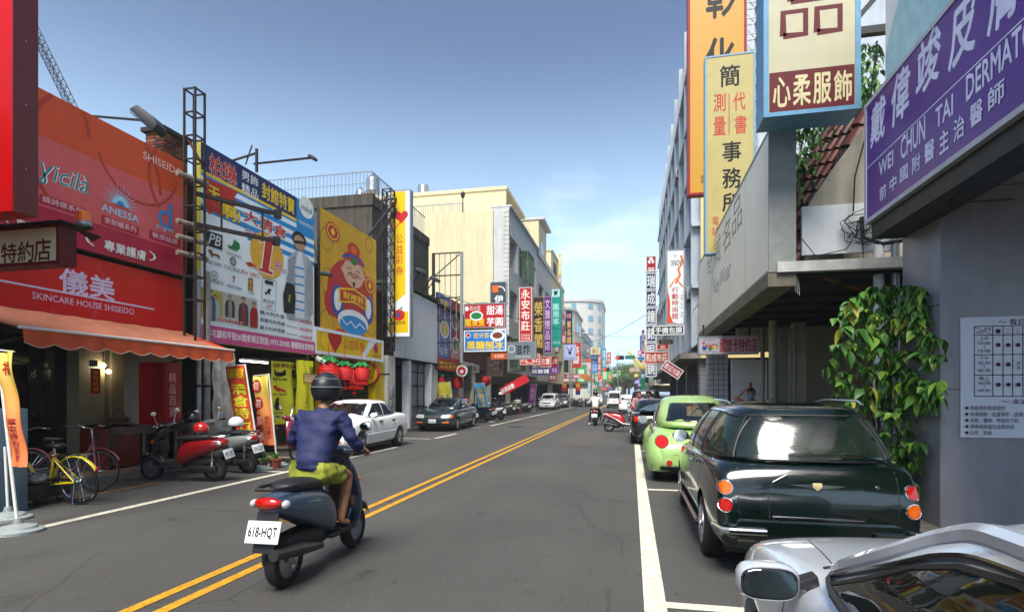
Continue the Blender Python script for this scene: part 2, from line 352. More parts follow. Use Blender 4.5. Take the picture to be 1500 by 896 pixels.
for k, (x0, x1, y0, y1) in enumerate(((-5.9, -5.1, 6.5, 24), (-2.2, -1.0, 17, 24), (-2.0, -.6, 34, 60), (-6.4, -4.6, 30, 36))):
    structure(MB().add([(x0, y0, .003), (x1, y0, .003), (x1, y1, .003), (x0, y1, .003)], [(0, 1, 2, 3)]).obj('road_patch', mat('patched_asphalt_%d' % (k % 2), ('#454440', '#4c4a46')[k % 2], .85, var=.25, sc=40, bump=.3)))
# cast iron gully covers and small patches in the road
for x, y in ((-5.4, 26),):
    o = MB().lathe([(.33, 0), (.33, .012), (.28, .012), (.28, .008), (0.02, .008)], (x, y, 0)).obj('manhole_cover', STEEL); o['kind'] = 'structure'
# ============================================================ buildings
WOODW = mat('weathered_brown_wall', '#4a3524', .85, var=.3, sc=4, streak=.5); DCON = mat('stained_dark_concrete', '#4c463c', .92, var=.5, sc=1.1, bump=.3, streak=.65)
CREAMW = mat('cream_render', '#d6c8a0', .85, var=.13, sc=1.4, streak=.6); GREYT = mat('grey_tile_wall', '#bfc0bd', .6, var=.15, sc=1.5, streak=.5); BEIGE = mat('beige_tile', '#8e8268', .6, var=.12, sc=2)
WHITEW = mat('off_white_render', '#c0beb6', .8, var=.15, sc=1.5, streak=.6); TANW = mat('pale_tan_render', '#e4dcc0', .8, var=.1, sc=1, streak=.5); WFR = mat('white_window_frame', '#a4a9ac', .5); PANE = mat('dark_window_pane', '#1b2226', .08, var=.2, sc=.7)
PANEB = mat('blue_window_pane', '#6f9aab', .1, var=.2, sc=.7)
def building(name, label, x0, x1, y0, y1, h, wm, side, floors=(), bays=(), dep=.35, fin=0, parapet=.0, base=2.9, pane=PANE, mull=1, edge=None):
    """solid block whose street front (side=+1 faces +X, -1 faces -X) is a skin of piers and spandrels with recessed windows"""
    o = thing(name, label, 'building', ((x0+x1)/2, (y0+y1)/2, 0))
    cx, cy = o.location.x, o.location.y
    F = x1 if side > 0 else x0; I = F-side*dep
    X = lambda x: x-cx
    a, b = (x0, I) if side > 0 else (I, x1)
    bx('wall', wm, o, X(a), X(b), y0-cy, y1-cy, base if not floors else base, h)
    if floors:
        sk = MB(); zs = [base]+[z for f in floors for z in f]+[h]; f0, f1 = sorted((X(F), X(I)))
        for i in range(0, len(zs), 2): sk.box(f0, f1, y0-cy, y1-cy, zs[i], zs[i+1])
        ys = [y0]+[y for q in bays for y in q]+[y1]
        for z0, z1 in floors:
            for i in range(0, len(ys), 2): sk.box(f0, f1, ys[i]-cy, ys[i+1]-cy, z0, z1)
        sk.obj('facade', wm, o)
        px_ = X(I)+side*.03
        for z0, z1 in floors:
            for q0, q1 in bays:
                wf = MB(); e0, e1 = sorted((px_, px_+side*.05)); t = .06
                wf.box(e0, e1, q0-cy, q1-cy, z0, z0+t).box(e0, e1, q0-cy, q1-cy, z1-t, z1)
                n = mull+1
                for i in range(n+1):
                    yy = q0-cy+(q1-q0-t)*i/n; wf.box(e0, e1, yy, yy+t, z0+t, z1-t)
                wo = wf.obj('window', WFR, o)
                p0, p1 = sorted((px_-side*.02, px_+side*.015)); bx('pane', pane, wo, p0, p1, q0-cy+.01, q1-cy-.01, z0+.01, z1-.01)
    if fin:
        fm = MB(); g0, g1 = sorted((X(F), X(F+side*fin)))
        for q0, q1 in bays: fm.box(g0, g1, q0-cy-.22, q0-cy-.02, base, h)
        for z0, z1 in floors: fm.box(g0, g1, y0-cy, y1-cy, z0-.3, z0-.12)
        fm.obj('fins', wm, o)
    if parapet:
        g0, g1 = sorted((X(F)+side*.12, X(F)-side*.1)); bx('parapet', edge or wm, o, g0, g1, y0-cy, y1-cy, h-.12, h+parapet)
    return o
Y0, Y1, Y2, Y3 = YL(276, -9.3), YL(462, -9.3), YL(566, -9.3), YL(630, -9.3)
W_ = [-8, Y0+.15, Y1, Y2, Y3, 41]
names = [('shop_building', 'low shop building behind the orange and red skincare signs', -9.55, -19, -8, Y0+.1, 5.9, WOODW),
         ('shop_building', 'low brown shop behind the large clothing sale billboard', -9.5, -19, Y0+.1, Y1, 6.2, WOODW),
         ('shop_building', 'low shop behind the festive yellow fortune billboard', -9.5, -19, Y1, Y2, 5.4, WOODW)]
for nm, lb, x1, x0, a, b, h, wm in names:
    o = thing(nm, lb, 'shop', (x1, a, 0)); bx('wall', wm, o, x0-x1, 0, 0, b-a, 2.75, h); bx('roof', mat('rusty_sheet_roof', '#5b4636', .8, var=.3), o, x0-x1-.1, .12, 0.0, b-a-.01, h, h+.12)
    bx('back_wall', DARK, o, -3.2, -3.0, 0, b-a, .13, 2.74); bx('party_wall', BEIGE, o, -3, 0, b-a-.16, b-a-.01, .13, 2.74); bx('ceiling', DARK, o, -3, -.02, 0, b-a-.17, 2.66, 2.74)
# tall stained concrete building behind the lottery shop
o = thing('concrete_building', 'dark stained concrete building with roof railing and water tanks', 'building', (-10, Y2+.2, 0))
bx('wall', DCON, o, -14, 0, 0, 6.3, 2.9, 9.0); bx('parapet', DCON, o, -14, .05, -.05, .2, 9.0, 9.45); bx('parapet', DCON, o, -.15, .05, .2, 6.3, 9.0, 9.4)
m = MB()
for i in range(60): m.bar((-9.5+i*.16, .05, 9.45), (-9.5+i*.16, .05, 10.35), .009)
m.bar((-9.5, .05, 10.35), (.0, .05, 10.35), .016); m.bar((-9.5, .05, 9.9), (.0, .05, 9.9), .01)
for i in range(36): m.bar((0, .05+i*.16, 9.4), (0, .05+i*.16, 10.3), .009)
m.bar((0, .05, 10.3), (0, 5.8, 10.3), .016); m.obj('railing', GALV, o)
TANK = mat('stainless_tank', '#b9bec0', .25, .9, var=.1)
def tank(loc, r, h, lab):
    t = thing('water_tank', lab, 'water tank', loc)
    m = MB(); prof = [(r*.96, .35)]
    for i in range(6): z = .35+h*i/6; prof += [(r, z+h*.03), (r, z+h*.11), (r*.97, z+h/6)]
    prof += [(r*.9, .35+h+.05), (r*.25, .35+h+.22), (r*.25, .35+h+.3), (.02, .35+h+.3)]; m.lathe(prof, n=24); m.obj('tank', TANK, t, smooth=True)
    m = MB()
    for k in range(4): a = pi/4+k*pi/2; m.bar((r*.8*cos(a), r*.8*sin(a), 0), (r*.8*cos(a), r*.8*sin(a), .36), .03)
    m.obj('stand', STEEL, t)
tank(PD(546, 292, 29), .36, .65, 'stainless water tank on the dark concrete roof beside railing')
tank(PD(528, 300, 29), .25, .3, 'small stainless water tank half behind the roof railing')
# grey metal panel shed with two storeys
o = thing('metal_clad_shop', 'pale grey metal panelled upper storey above shuttered shop', 'shop', (-8.95, Y2+.02, 0)); L3 = Y3-Y2
for k in range(5):
    bx('panel', mat('pale_grey_sheet', '#cdd3d5', .5, .2, var=.08, sc=2, streak=.6), o, -.06, 0, L3*k/5+.012, L3*(k+1)/5-.012, 3.0, 5.85-.02*k)
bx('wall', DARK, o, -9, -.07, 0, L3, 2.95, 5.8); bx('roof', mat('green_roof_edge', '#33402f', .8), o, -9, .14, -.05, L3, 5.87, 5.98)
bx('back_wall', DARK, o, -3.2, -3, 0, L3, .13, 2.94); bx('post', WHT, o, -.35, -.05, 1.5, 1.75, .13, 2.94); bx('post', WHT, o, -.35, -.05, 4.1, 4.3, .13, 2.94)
bx('door', mat('brown_glass_door', '#3c3226', .2), o, -1.9, -1.85, .1, 1.45, .13, 2.9); bx('shutter', mat('grey_shutter', '#8f8e8a', .6, var=.15), o, -.5, -.42, 1.8, 4.05, .13, 2.9)
m = MB()
for z in (1.0, 1.9, 2.5): m.box(-.41, -.38, 1.8, 4.05, z, z+.04)
for y in (2.5, 3.3): m.box(-.41, -.38, y, y+.04, .13, 2.9)
m.obj('shutter_frame', STEEL, o)
# lottery shopfront parts belong to their shop
# low building with the food signs
o = thing('eatery_building', 'low brick eatery with dark roof behind the food signs', 'shop', (-9.1, Y3, 0)); L4 = 41-Y3
BRICKW = mat('brick_wall_dark', '#5a2f22', .85, var=.3)
bx('wall', BRICKW, o, -9, 0, .02, L4, 3.0, 5.7); MB().prism([(-9.5, 5.7), (.35, 5.7), (.35, 5.8), (-4, 6.9), (-9.5, 6.4)], .0, L4+.1, axis='y').obj('roof', STEEL, o)
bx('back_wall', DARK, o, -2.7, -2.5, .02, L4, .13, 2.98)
for k, y in enumerate((.0, 3.6, 6.4, 10.5)): bx('pillar', [WHITEW, WHITEW, CREAMW, GREYT][k], o, -.6, .02, y+.02, y+.42+.6*(k == 1), .13, 2.98)
bx('shop_panel', WHITEW, o, -.1, .06, 3.5, 6.9, 2.2, 3.35)
m = MB(); m.tube([(-.1, 9, 5.9), (.3, 9, 5.9), (.6, 9, 6.2), (.6, 9, 6.7), (.2, 9, 7.0), (-.6, 9, 7.0)], .32, 12); m.obj('duct', TANK, o, smooth=True)
# cream building
cb = building('cream_apartment_building', 'tall cream rendered apartment block with grey tiled street front', -25.2, -10.2, 41, 54, 15.4, CREAMW, 1, dep=.02, parapet=.0, base=3.2)
bx('end_wall', CREAMW, cb, -9.1-(-16.5), 7.48, -6.56, -6.5, 3.2, 14.9) if 0 else None
# its street front: piers and deep balconies
fm = MB(); cy = 47.5
zs = [(3.6, 5.8), (7.3, 9.5), (11.2, 13.6)]
ys = [(41.5, 44.4), (45.0, 48.6), (49.4, 53.2)]
zz = [3.2]+[z for q in zs for z in q]+[15.4]; yy = [41.02]+[y for q in ys for y in q]+[54]
for i in range(0, len(zz), 2): fm.box(7.52, 8.7, 41.02-cy, 54-cy, zz[i], zz[i+1])
for a, b in zs:
    for i in range(0, len(yy), 2): fm.box(7.52, 8.7, yy[i]-cy, yy[i+1]-cy, a, b)
fm.box(7.4, 8.75, 41.02-cy, 54-cy, 15.4, 15.6).box(7.3, 8.9, 41.0-cy, 54-cy, 15.6, 15.75)
fm.obj('facade', GREYT, cb)
q = MB()
for i in range(36): z = 3.3+i*.34; q.box(8.68, 8.72, 40.99-cy, 41.35-cy, z, z+.3).box(8.3, 8.7, 40.985-cy, 41.03-cy, z, z+.3)
q.obj('quoin', WHITEW, cb)
for a, b in zs:
    for j, (c_, d_) in enumerate(ys):
        if j == 0: bx('balcony_door', PANE, cb, 7.54, 7.6, c_-cy+.3, d_-cy-.3, a, b-.2)
        else:
            wo = MB(); 
            for k in range(4): y = c_-cy+(d_-c_-.06)*k/3; wo.box(8.2, 8.26, y, y+.06, a, b)
            wo.box(8.2, 8.26, c_-cy, d_-cy, a, a+.06).box(8.2, 8.26, c_-cy, d_-cy, b-.06, b); w1 = wo.obj('window', WFR, cb)
            bx('pane', PANE, w1, 8.16, 8.2, c_-cy, d_-cy, a, b)
GCAGE = mat('green_window_cage', '#5f7a5c', .5, var=.2)
for a, c_, d_ in ((10.9, 45.2, 48.4), (3.4, 41.6, 44.2), (7.0, 45.2, 48.4)):
    g = MB(); x0, x1 = 8.7, 9.35
    for k in range(14):
        y = c_-cy+(d_-c_)*k/13; g.bar((x1, y, a), (x1, y, a+2.4), .018)
    for k in range(9):
        z = a+2.4*k/8; g.bar((x1, c_-cy, z), (x1, d_-cy, z), .014); g.bar((x0, c_-cy, z), (x1, c_-cy, z), .014)
    for k in range(5): x = x0+(x1-x0)*k/4; g.bar((x, c_-cy, a), (x, c_-cy, a+2.4), .014); g.bar((x, c_-cy, a), (x, d_-cy, a), .014)
    g.box(x0, x1+.05, c_-cy, d_-cy, a+2.4, a+2.45); g.obj('window_cage', GCAGE, cb)
# set-back top floor, roof rail, lamp, antenna
ph = thing('rooftop_storey', 'set back cream top storey standing on the cream apartment roof', 'building', (-16.5, 49, 15.4))
bx('wall', CREAMW, ph, -9, 4.6, 0, 8.8, 0, 4.5); bx('roof', CREAMW, ph, -9.1, 5.6, -.1, 8.8, 4.5, 4.8); bx('side_wall', CREAMW, ph, 4.6, 5.5, 0, .3, 0, 4.5); bx('doorway', DARK, ph, 4.6, 4.64, 2, 4, .1, 2.8)
m = MB()
rr = [PY(x, 303, 41.2) for x in (604, 680)]
for i in range(24): x = rr[0].x+(rr[1].x-rr[0].x)*i/23; m.bar((x, 41.2, 15.4), (x, 41.2, 16.2), .02)
m.bar((rr[0].x, 41.2, 16.2), (rr[1].x, 41.2, 16.2), .03); tag(m.obj('roof_railing', GALV), 'pale rooftop railing along the cream apartment end wall', 'railing')
p = PY(678, 302, 41.6); t = thing('roof_lamp', 'small lantern lamp on post at cream roof edge', 'lamp', (p.x, 41.6, 15.4)); MB().tube([(0, 0, 0), (0, 0, 1.3)], .04).obj('post', BLACK, t); MB().lathe([(.05, 1.3), (.14, 1.4), (.18, 1.65), (.05, 1.8), (.02, 1.9)]).obj('lantern', BLACK, t)
tank(Vector((PY(620, 285, 50.5).x, 50.5, 20.15)), .55, .85, 'stainless water tank above the cream apartment roof')
bb = thing('cream_rooftop_house', 'cream rooftop room behind the long parapet of street front', 'building', (-12, 58.5, 15.4)); bx('wall', CREAMW, bb, -5, 2.4, 0, 5.4, 0, 4.6); bx('roof', GREYT, bb, -5, 3.0, -.1, 5.4, 4.6, 4.85)
bx('window', PANE, bb, 2.4, 2.44, 1, 3, .8, 2.6)
building('grey_tile_apartment_building', 'grey tiled apartment block with paired windows behind hanging signs', -24, -9.0, 54.02, 64, 15.3, WHITEW, 1, floors=[(4, 5.8), (7.4, 9.2), (10.8, 12.6)], bays=[(55, 58), (59.4, 62.6)], parapet=.4)
b6 = building('cream_apartment_building', 'narrow cream apartment block with arched top opening and yellow sign', -24, -9.0, 64.02, 76, 15.4, CREAMW, 1, floors=[(4, 5.8), (7.4, 9.2), (10.8, 12.6)], bays=[(65.2, 69), (70.5, 74.5)], parapet=.3)
tt = thing('cream_rooftop_house', 'cream stair tower above the narrow apartment block', 'building', (-12, 68.5, 15.4)); bx('wall', CREAMW, tt, -6, 2.3, 0, 7, 0, 3.8); bx('recess', DARK, tt, 2.3, 2.34, 2, 5, .6, 3.0); bx('roof', GREYT, tt, -6.1, 2.5, -.1, 7.1, 3.8, 4.0)
# rounded tan corner building across the junction
rb = thing('corner_building', 'pale tan rounded corner building across the junction', 'building', (-16, 92, 0))
def rounded(x0, x1, y0, y1, r, z0, z1, n=12):
    pts = [(x0, y1), (x0, y0)]+[(x1-r+r*sin(a*pi/2/n), y0+r-r*cos(a*pi/2/n)) for a in range(n+1)]+[(x1, y1)]
    return pts, z0, z1
def pr(mb, x0, x1, y0, y1, r, z0, z1): p_, a, b = rounded(x0, x1, y0, y1, r, z0, z1); return mb.prism(p_, a, b, axis='z')
pr(MB(), -10, 7, -5.5, 12, 5, 3.6, 14.9).obj('wall', TANW, rb, smooth=True, ang=40); pr(MB(), -10.1, 7.25, -5.75, 12, 5.2, 14.9, 15.3).obj('roof_edge', WHITEW, rb)
pr(MB(), -10, 8.6, -7.1, 12, 6, 3.1, 3.5).obj('canopy', mat('tan_canopy', '#8a8270', .8), rb)
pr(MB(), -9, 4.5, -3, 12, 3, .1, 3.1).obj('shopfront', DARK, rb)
for x in (-9, -3.5, 3.2): bx('pillar', TANW, rb, x, x+.7, -5.5, -4.8, .12, 3.1)
for zi in range(3):
    for xi, (a, b) in enumerate(((-8.5, -5), (-3.6, -.4))):
        w1 = MB().box(a, b, -5.56, -5.46, 5.0+3.3*zi, 7.0+3.3*zi).obj('window', WFR, rb); bx('pane', PANE, w1, a+.08, a+(b-a)/2-.04, -5.6, -5.5, 5.1+3.3*zi, 6.9+3.3*zi); bx('pane', PANE, w1, a+(b-a)/2+.04, b-.08, -5.6, -5.5, 5.1+3.3*zi, 6.9+3.3*zi)
    for a, b in ((.8, 3.4), (5.5, 8.2)):
        w1 = MB().box(6.95, 7.06, a, b, 5.0+3.3*zi, 7.0+3.3*zi).obj('window', WFR, rb); bx('pane', PANE, w1, 7.02, 7.1, a+.1, b-.1, 5.1+3.3*zi, 6.9+3.3*zi)
    w1 = MB().grid(lambda u, v: (2+5.06*sin(.5+u*.5), -.5-5.06*cos(.5+u*.5), 5.0+3.3*zi+2*v), 6, 1).obj('window', PANE, rb)
building('balcony_apartment_building', 'grey balcony apartment block beyond the rounded corner building', -26, -9.2, 104.5, 132, 13.8, GREYT, 1, floors=[(4.2, 6), (7.6, 9.4), (11, 12.8)], bays=[(106+4.3*i, 109+4.3*i) for i in range(6)], parapet=.3)
ht = thing('round_tower_building', 'white round cornered tower with small blue windows', 'building', (-16, 162, 0))
m = MB(); pr(m, -12, 8, -8, 14, 7, 0, 27).obj('wall', WHITEW, ht, smooth=True, ang=40); pr(MB(), -12, 8.3, -8.3, 14, 7.2, 27, 27.8).obj('roof_edge', WHITEW, ht)
for zi in range(6):
    for k, a in enumerate((-.2, .5, 1.0, 1.4)):
        MB().grid(lambda u, v: (1+7.1*sin(a+u*.22), -1-7.1*cos(a+u*.22), 8+3.4*zi+1.5*v), 3, 1).obj('window', PANEB, ht)
MB().grid(lambda u, v: (1+7.3*sin(.9+u*.6), -1-7.3*cos(.9+u*.6), 4+11*v), 8, 1).obj('glass_front', PANEB, ht)
building('far_apartment_building', 'distant grey apartment row beyond the white round tower', -30, -10.5, 178, 300, 16, GREYT, 1, floors=[(4.2, 6), (7.6, 9.4), (11, 12.8)], bays=[(182+9*i, 188+9*i) for i in range(12)])
def ac(loc, side, lab):
    t = thing('air_conditioner', lab, 'air conditioner', loc, group='air conditioners on the upper facades'); bx('casing', WHITEW, t, -.2, .2, -.45, .45, 0, .6, bevel=.02); MB().lathe([(.22, -.01), (.22, .01)], (.21*side, .1, .3), 'x', 16).obj('fan_grille', BPL, t); bx('bracket', STEEL, t, -.2, .2, -.4, -.36, -.2, -.002)
for k, (y, z) in enumerate(((56.8, 6.6), (60.9, 10.1), (67, 6.6), (72.5, 10.0), (47, 5.9), (50.4, 9.7), (108, 6.5), (116, 10))): ac((-8.75, y, z), 1, '%s white air conditioner along the street facades behind the hanging signs' % ('first', 'second', 'third', 'fourth', 'fifth', 'sixth', 'seventh', 'eighth')[k])
for k, (y, z) in enumerate(((29, 6.2), (34.2, 9.0), (38, 6.2), (45, 11.8), (36, 14.8))): ac((2.85, y, z), -1, '%s white air conditioner between the fins of the tall office' % ('first', 'second', 'third', 'fourth', 'fifth')[k])
# ---------- right row
RF = 3.1
WFRAME = mat('bluish_white_frame', '#a9b3bc', .6, var=.15, sc=1.5, streak=.5)
YW = mat('yellow_end_wall', '#d4bd80', .8, var=.06, sc=1, streak=.4)
tb = building('framed_office_building', 'tall six storey office with projecting white frames over the street', RF, 18, 27.0, 62, 20.6, WFRAME, -1, floors=[(3.9+2.85*i, 5.9+2.85*i) for i in range(6)], bays=[(27.5+3.45*i, 30.5+3.45*i) for i in range(10)], fin=.38, base=3.3, parapet=.2)
m = MB(); lo = tb.location
bx('end_wall', YW, tb, RF-lo.x+.0, 18-lo.x, 26.9-lo.y, 26.995-lo.y, 3.2, 11.6)
for z in (3.0,): bx('canopy', CONC, tb, RF-.9-lo.x, RF+.02-lo.x, 27-lo.y, 62-lo.y, 3.2, 3.45)
TILEW = mat('white_wall_tile', '#b4b6b4', .35, var=.06); TILEG = mat('grey_wall_tile', '#77787c', .4, var=.1); GROUT = mat('dark_grout', '#6a6964', .9)
def tiled_pillar(lab, x0, x1, y0, y1, h, tm, ts=.19):
    o = thing('tiled_pillar', lab, 'pillar', (x0, y0, .14)); W, Dp = x1-x0, y1-y0
    bx('core', GROUT, o, .01, W-.01, .01, Dp-.01, 0, h)
    m = MB(); n1 = max(1, round(W/ts)); n2 = max(1, round(Dp/ts)); nz = round(h/ts); g = .012
    for k in range(nz):
        z0, z1 = h*k/nz+g, h*(k+1)/nz-g
        for i in range(n1): m.box(W*i/n1+g, W*(i+1)/n1-g, -.004, .012, z0, z1)
        for i in range(n2): m.box(-.004, .012, Dp*i/n2+g, Dp*(i+1)/n2-g, z0, z1)
    s_ = m.obj('tile', tm, o); s_['kind'] = 'stuff'; return o
a = PD(1038, 577, 20.5)
tiled_pillar('white square tiled pillar beside the poster window', a.x, a.x+.68, a.y, a.y+.7, 2.9, TILEW)
tiled_pillar('grey tiled arcade pillar behind the white tiled one', RF, RF+.6, 27.2, 28.0, 3.05, TILEG)
for i, y in enumerate((33.5, 40.4, 47.3)): tiled_pillar(('grey tiled arcade pillar under the first office canopy bays', 'grey tiled arcade pillar standing midway under the office', 'grey tiled arcade pillar deep under the office canopy')[i], RF, RF+.6, y, y+.7, 3.05, TILEG)
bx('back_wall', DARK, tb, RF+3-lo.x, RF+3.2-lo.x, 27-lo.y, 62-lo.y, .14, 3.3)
building('low_shop_building', 'low white shop block beyond the tall framed office', RF, 16, 62.1, 76, 11, WHITEW, -1, floors=[(4, 5.8), (7.2, 9)], bays=[(63, 66), (67.5, 70.5), (72, 75)], parapet=.3)
for i, (ya, yb, h, wm, lb) in enumerate(((87, 104, 13, TANW, 'tan shop block just past the junction on signboard side'), (105, 128, 17, GREYT, 'grey apartment block behind the far green street signs'), (130, 190, 12, WHITEW, 'distant long white row of shops beyond the junction'))):
    building('far_shop_building', lb, RF+.4, 20, ya, yb, h, wm, -1, floors=[(4, 5.8), (7.4, 9.2)], bays=[(ya+1+5*k, ya+4.5+5*k) for k in range(int((yb-ya)//5))], parapet=.3)
for i in range(2): building('far_shop_building', ('distant tan row closing the street side of parasols', 'distant grey row closing the end of the street')[i], (RF+1, -28)[i], (26, -10.5)[i], (195, 305)[i], (330, 400)[i], (14, 13)[i], (TANW, GREYT)[i], (-1, 1)[i])
# ============================================================ street-facing signs and shopfronts, left row
ORP = mat('orange_panel', '#c64a22', .35, spec=.22, var=.08, sc=2); SAL = mat('salmon_panel', '#c6585a', .35, spec=.22, var=.08, sc=2); CRI = mat('crimson_panel', '#a01438', .35, spec=.22, var=.06, sc=2)
SWR = mat('panel_swirl', '#a53a22', .35, spec=.22); TEAL = K('#1f7f88'); LBL = K('#9ccbe0'); MBL = K('#2a7fc0'); DRED = mat('deep_red_panel', '#8f0a12', .3, spec=.22, var=.06, sc=2); SIGR = mat('lightbox_red', '#b80a10', .3, spec=.22, var=.05, sc=1.5)
LILAC = K('#c9c4e4'); SIDEM = mat('sign_edge_metal', '#75706a', .5, .3, var=.2)
s = SL('advertising_panel', 'big orange and salmon cosmetics advertising panel above the red shop sign', 'billboard', -60, 273, 240, 405, -9.2, pm=273, d=.14, face=SAL, body=SIDEM)
s.r(0, 1, .685, 1, ORP); s.r(0, 1, 0, .215, CRI)
def arc_band(S, cx, cz, r, a0, a1, m=SWR, wd=.07): S.ring(cx, cz, r, wd, m, a0, a1, 30)
for px_, py_, r in ((60, 170, .8), (150, 250, 1.25), (268, 275, .85)):
    u, v = s.q(px_, py_); arc_band(s, u, v, r, pi*.0, pi*1.0 if px_ == 60 else pi*1.25)
u, v = s.q(205, 228); s.ring(u, v, .9, .05, SWR, pi*1.1, pi*1.9)
s.T('ɣicilà', 57, 129, 230, 268, K('#e9e4dd'), shear=.25, bold=.045); s.T('ɣicilà', 57, 129, 230, 268, TEAL, shear=.25, bold=.012)
for a, b, t, c_, tx in ((57, 125, 283, 297, '緹詩娜系列'), (148, 203, 314, 328, '安耐曬系列'), (218, 264, 336, 349, '敏感話題')):
    s.R(a, b, t, c_, CRI); s.T(tx, a+5, b-4, t+3, c_-2, K('#e3c9cc'))
s.T('ANESSA', 148, 203, 297, 308, LBL, bold=.03); u, v = s.q(176, 301)
for k in range(17):
    a = pi*(k/16); r0, r1 = .17, .44 if k % 2 else .36; s.poly([(u+(r0*cos(a-.05))/s.w, v+r0*sin(a-.05)/s.h), (u+(r1*cos(a))/s.w, v+r1*sin(a)/s.h), (u+(r0*cos(a+.05))/s.w, v+r0*sin(a+.05)/s.h)], LBL)
s.disc(u, v, .17, LBL, a0=0, a1=pi); s.disc(u, v, .08, MBL, a0=0, a1=pi)
s.T('d', 231, 251, 291, 330, MBL, bold=.01); s.T('program', 228, 254, 328, 335, LBL)
u0, v0 = s.q(209, 222); s.T('SHISEIDO', 209, 267, 221, 232, K('#e6c7b8'), bold=0)
s.T('（', 124, 138, 340, 357, WHT); s.T('專業護膚', 152, 213, 350, 366, WHT, bold=.03); s.T('）', 217, 228, 367, 381, WHT)
s.T('＼ 專業美', 2, 66, 313, 333, WHT, bold=.03)
s = SL('shop_sign', 'deep red skincare house sign right above the orange awning', 'shop sign', -60, 269, 411, 492, -9.24, pm=269, d=.1, face=SIGR, body=SIDEM)
PK = K('#c22a35'); u, v = s.q(175, 405); s.ring(u, v, .42, .09, PK, pi*.25, pi*1.0, 20); u, v = s.q(108, 440); s.ring(u, v, .42, .09, PK, pi*1.15, pi*1.95, 20)
u, v = s.q(150, 395); s.line([s.q(152, 400), s.q(147, 420), s.q(137, 440), s.q(128, 452)], .09, PK)
s.T('儀美', 86, 168, 390, 427, LILAC, bold=.02); s.T('儀美', 86, 168, 390, 427, LILAC, bold=.035)
s.line([s.q(-30, 405), s.q(226, 453)], .03, LILAC); s.T('SKINCARE HOUSE SHISEIDO', 47, 196, 427, 437, LILAC, bold=.01)
# orange awning
AWN = mat('orange_awning_canvas', '#c24a18', .75, var=.18, sc=3, bump=.15, streak=.3); AWT = mat('faded_awning_top', '#a06248', .8, var=.2, sc=2)
ya, yb = YL(33, -8.0), YL(341, -8.0); t = thing('shop_awning', 'orange scalloped canvas awning over the skincare shop front', 'awning', (-9.2, ya, 0)); La = yb-ya
MB().grid(lambda u, v: (1.2*v, La*u, 2.86-.42*v-.05*sin(pi*v)-.012*abs(sin(u*pi*7))), 42, 6).obj('canopy', AWT, t, smooth=True, solid=.012)
nsc = 10; P_ = lambda u: .2+.035*abs(sin(u*pi*nsc))-.03
MB().grid(lambda u, v: (1.2+.015*sin(u*60)*v+.03*v, La*u, 2.44-(.19+.06*abs(sin(u*pi*nsc)))*v), 120, 4).obj('valance', AWN, t, smooth=True, solid=.008)
MB().tube([(1.235+.015*sin(k/120*60), La*k/120, 2.44-(.19+.06*abs(sin(k/120*pi*nsc)))) for k in range(121)], .009, 5).obj('valance_trim', mat('cream_trim', '#b9a088', .7), t)
MB().tube([(1.2, -.05, 2.45), (1.2, La+.04, 2.45)], .022, 8).obj('roller_rod', WHITE, t); MB().bar((.02, La-.3, 2.2), (1.18, La-.3, 2.44), .015).bar((.02, .3, 2.2), (1.18, .3, 2.44), .015).obj('arm', STEEL, t)
MB().add([(0, La, 2.86), (1.2, La, 2.44), (0, La, 2.5)], [(0, 1, 2)]).obj('end_flap', AWN, t, solid=.01)
# the skincare shop front under the awning
fr = thing('storefront', 'dark glazed skincare shop front with beige pillars under the awning', 'shop front', (-11, -2, .125)); LF = Y0+1.9
for k in range(7):
    y = k*1.55+.6
    if y+1.5 < LF-.6: bx('window', mat('shop_glass', '#101416', .06, var=0), fr, -.03, 0, y, y+1.47, .25, 2.55)
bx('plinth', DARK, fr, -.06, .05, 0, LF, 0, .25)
for px_, w_ in ((135, .55), (187, .75)):
    y = YL(px_, -10.7)+2; bx('pillar', BEIGE, fr, -.0, .3, y-w_/2, y+w_/2, 0, 2.6)
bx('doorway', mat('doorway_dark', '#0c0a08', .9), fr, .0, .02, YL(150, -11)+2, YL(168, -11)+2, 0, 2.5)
for px_, py_ in ((151, 535), (159, 544)):
    p = PX(px_, py_, -10.6); o = MB().ball((0, 0, 0), .045).obj('ceiling_bulb', mat('lit_bulb', '#fff0c8', em=14, var=0)); o.location = p; tag(o, 'glowing bulb hanging %s in the dark doorway' % ('higher' if px_ == 151 else 'lower'), 'light bulb'); MB().bar((0, 0, .03), (0, 0, 2.75-p.z), .006).obj('cord', BLACK, o)
s = SL('new_year_couplet', 'small red new year couplet strip on the beige pillar', 'couplet', 133, 147, 539, 576, -10.38, d=.01, face=SIGR); s.t('恭賀新禧', .2, .8, .08, .92, YEL, vert=True)
s = SL('house_number_plate', 'blue house number plate above the red couplet', 'number plate', 131, 143, 527, 536, -10.38, d=.01, face=NVY); s.t('151', .2, .8, .2, .8, WHT)
s = SL('hanging_placard', 'dark placard with a pale letter d in the shop window', 'placard', 42, 55, 536, 560, -10.9, d=.01, face=K('#3a3f38')); s.t('d', .25, .75, .3, .8, K('#b8c0b0'))
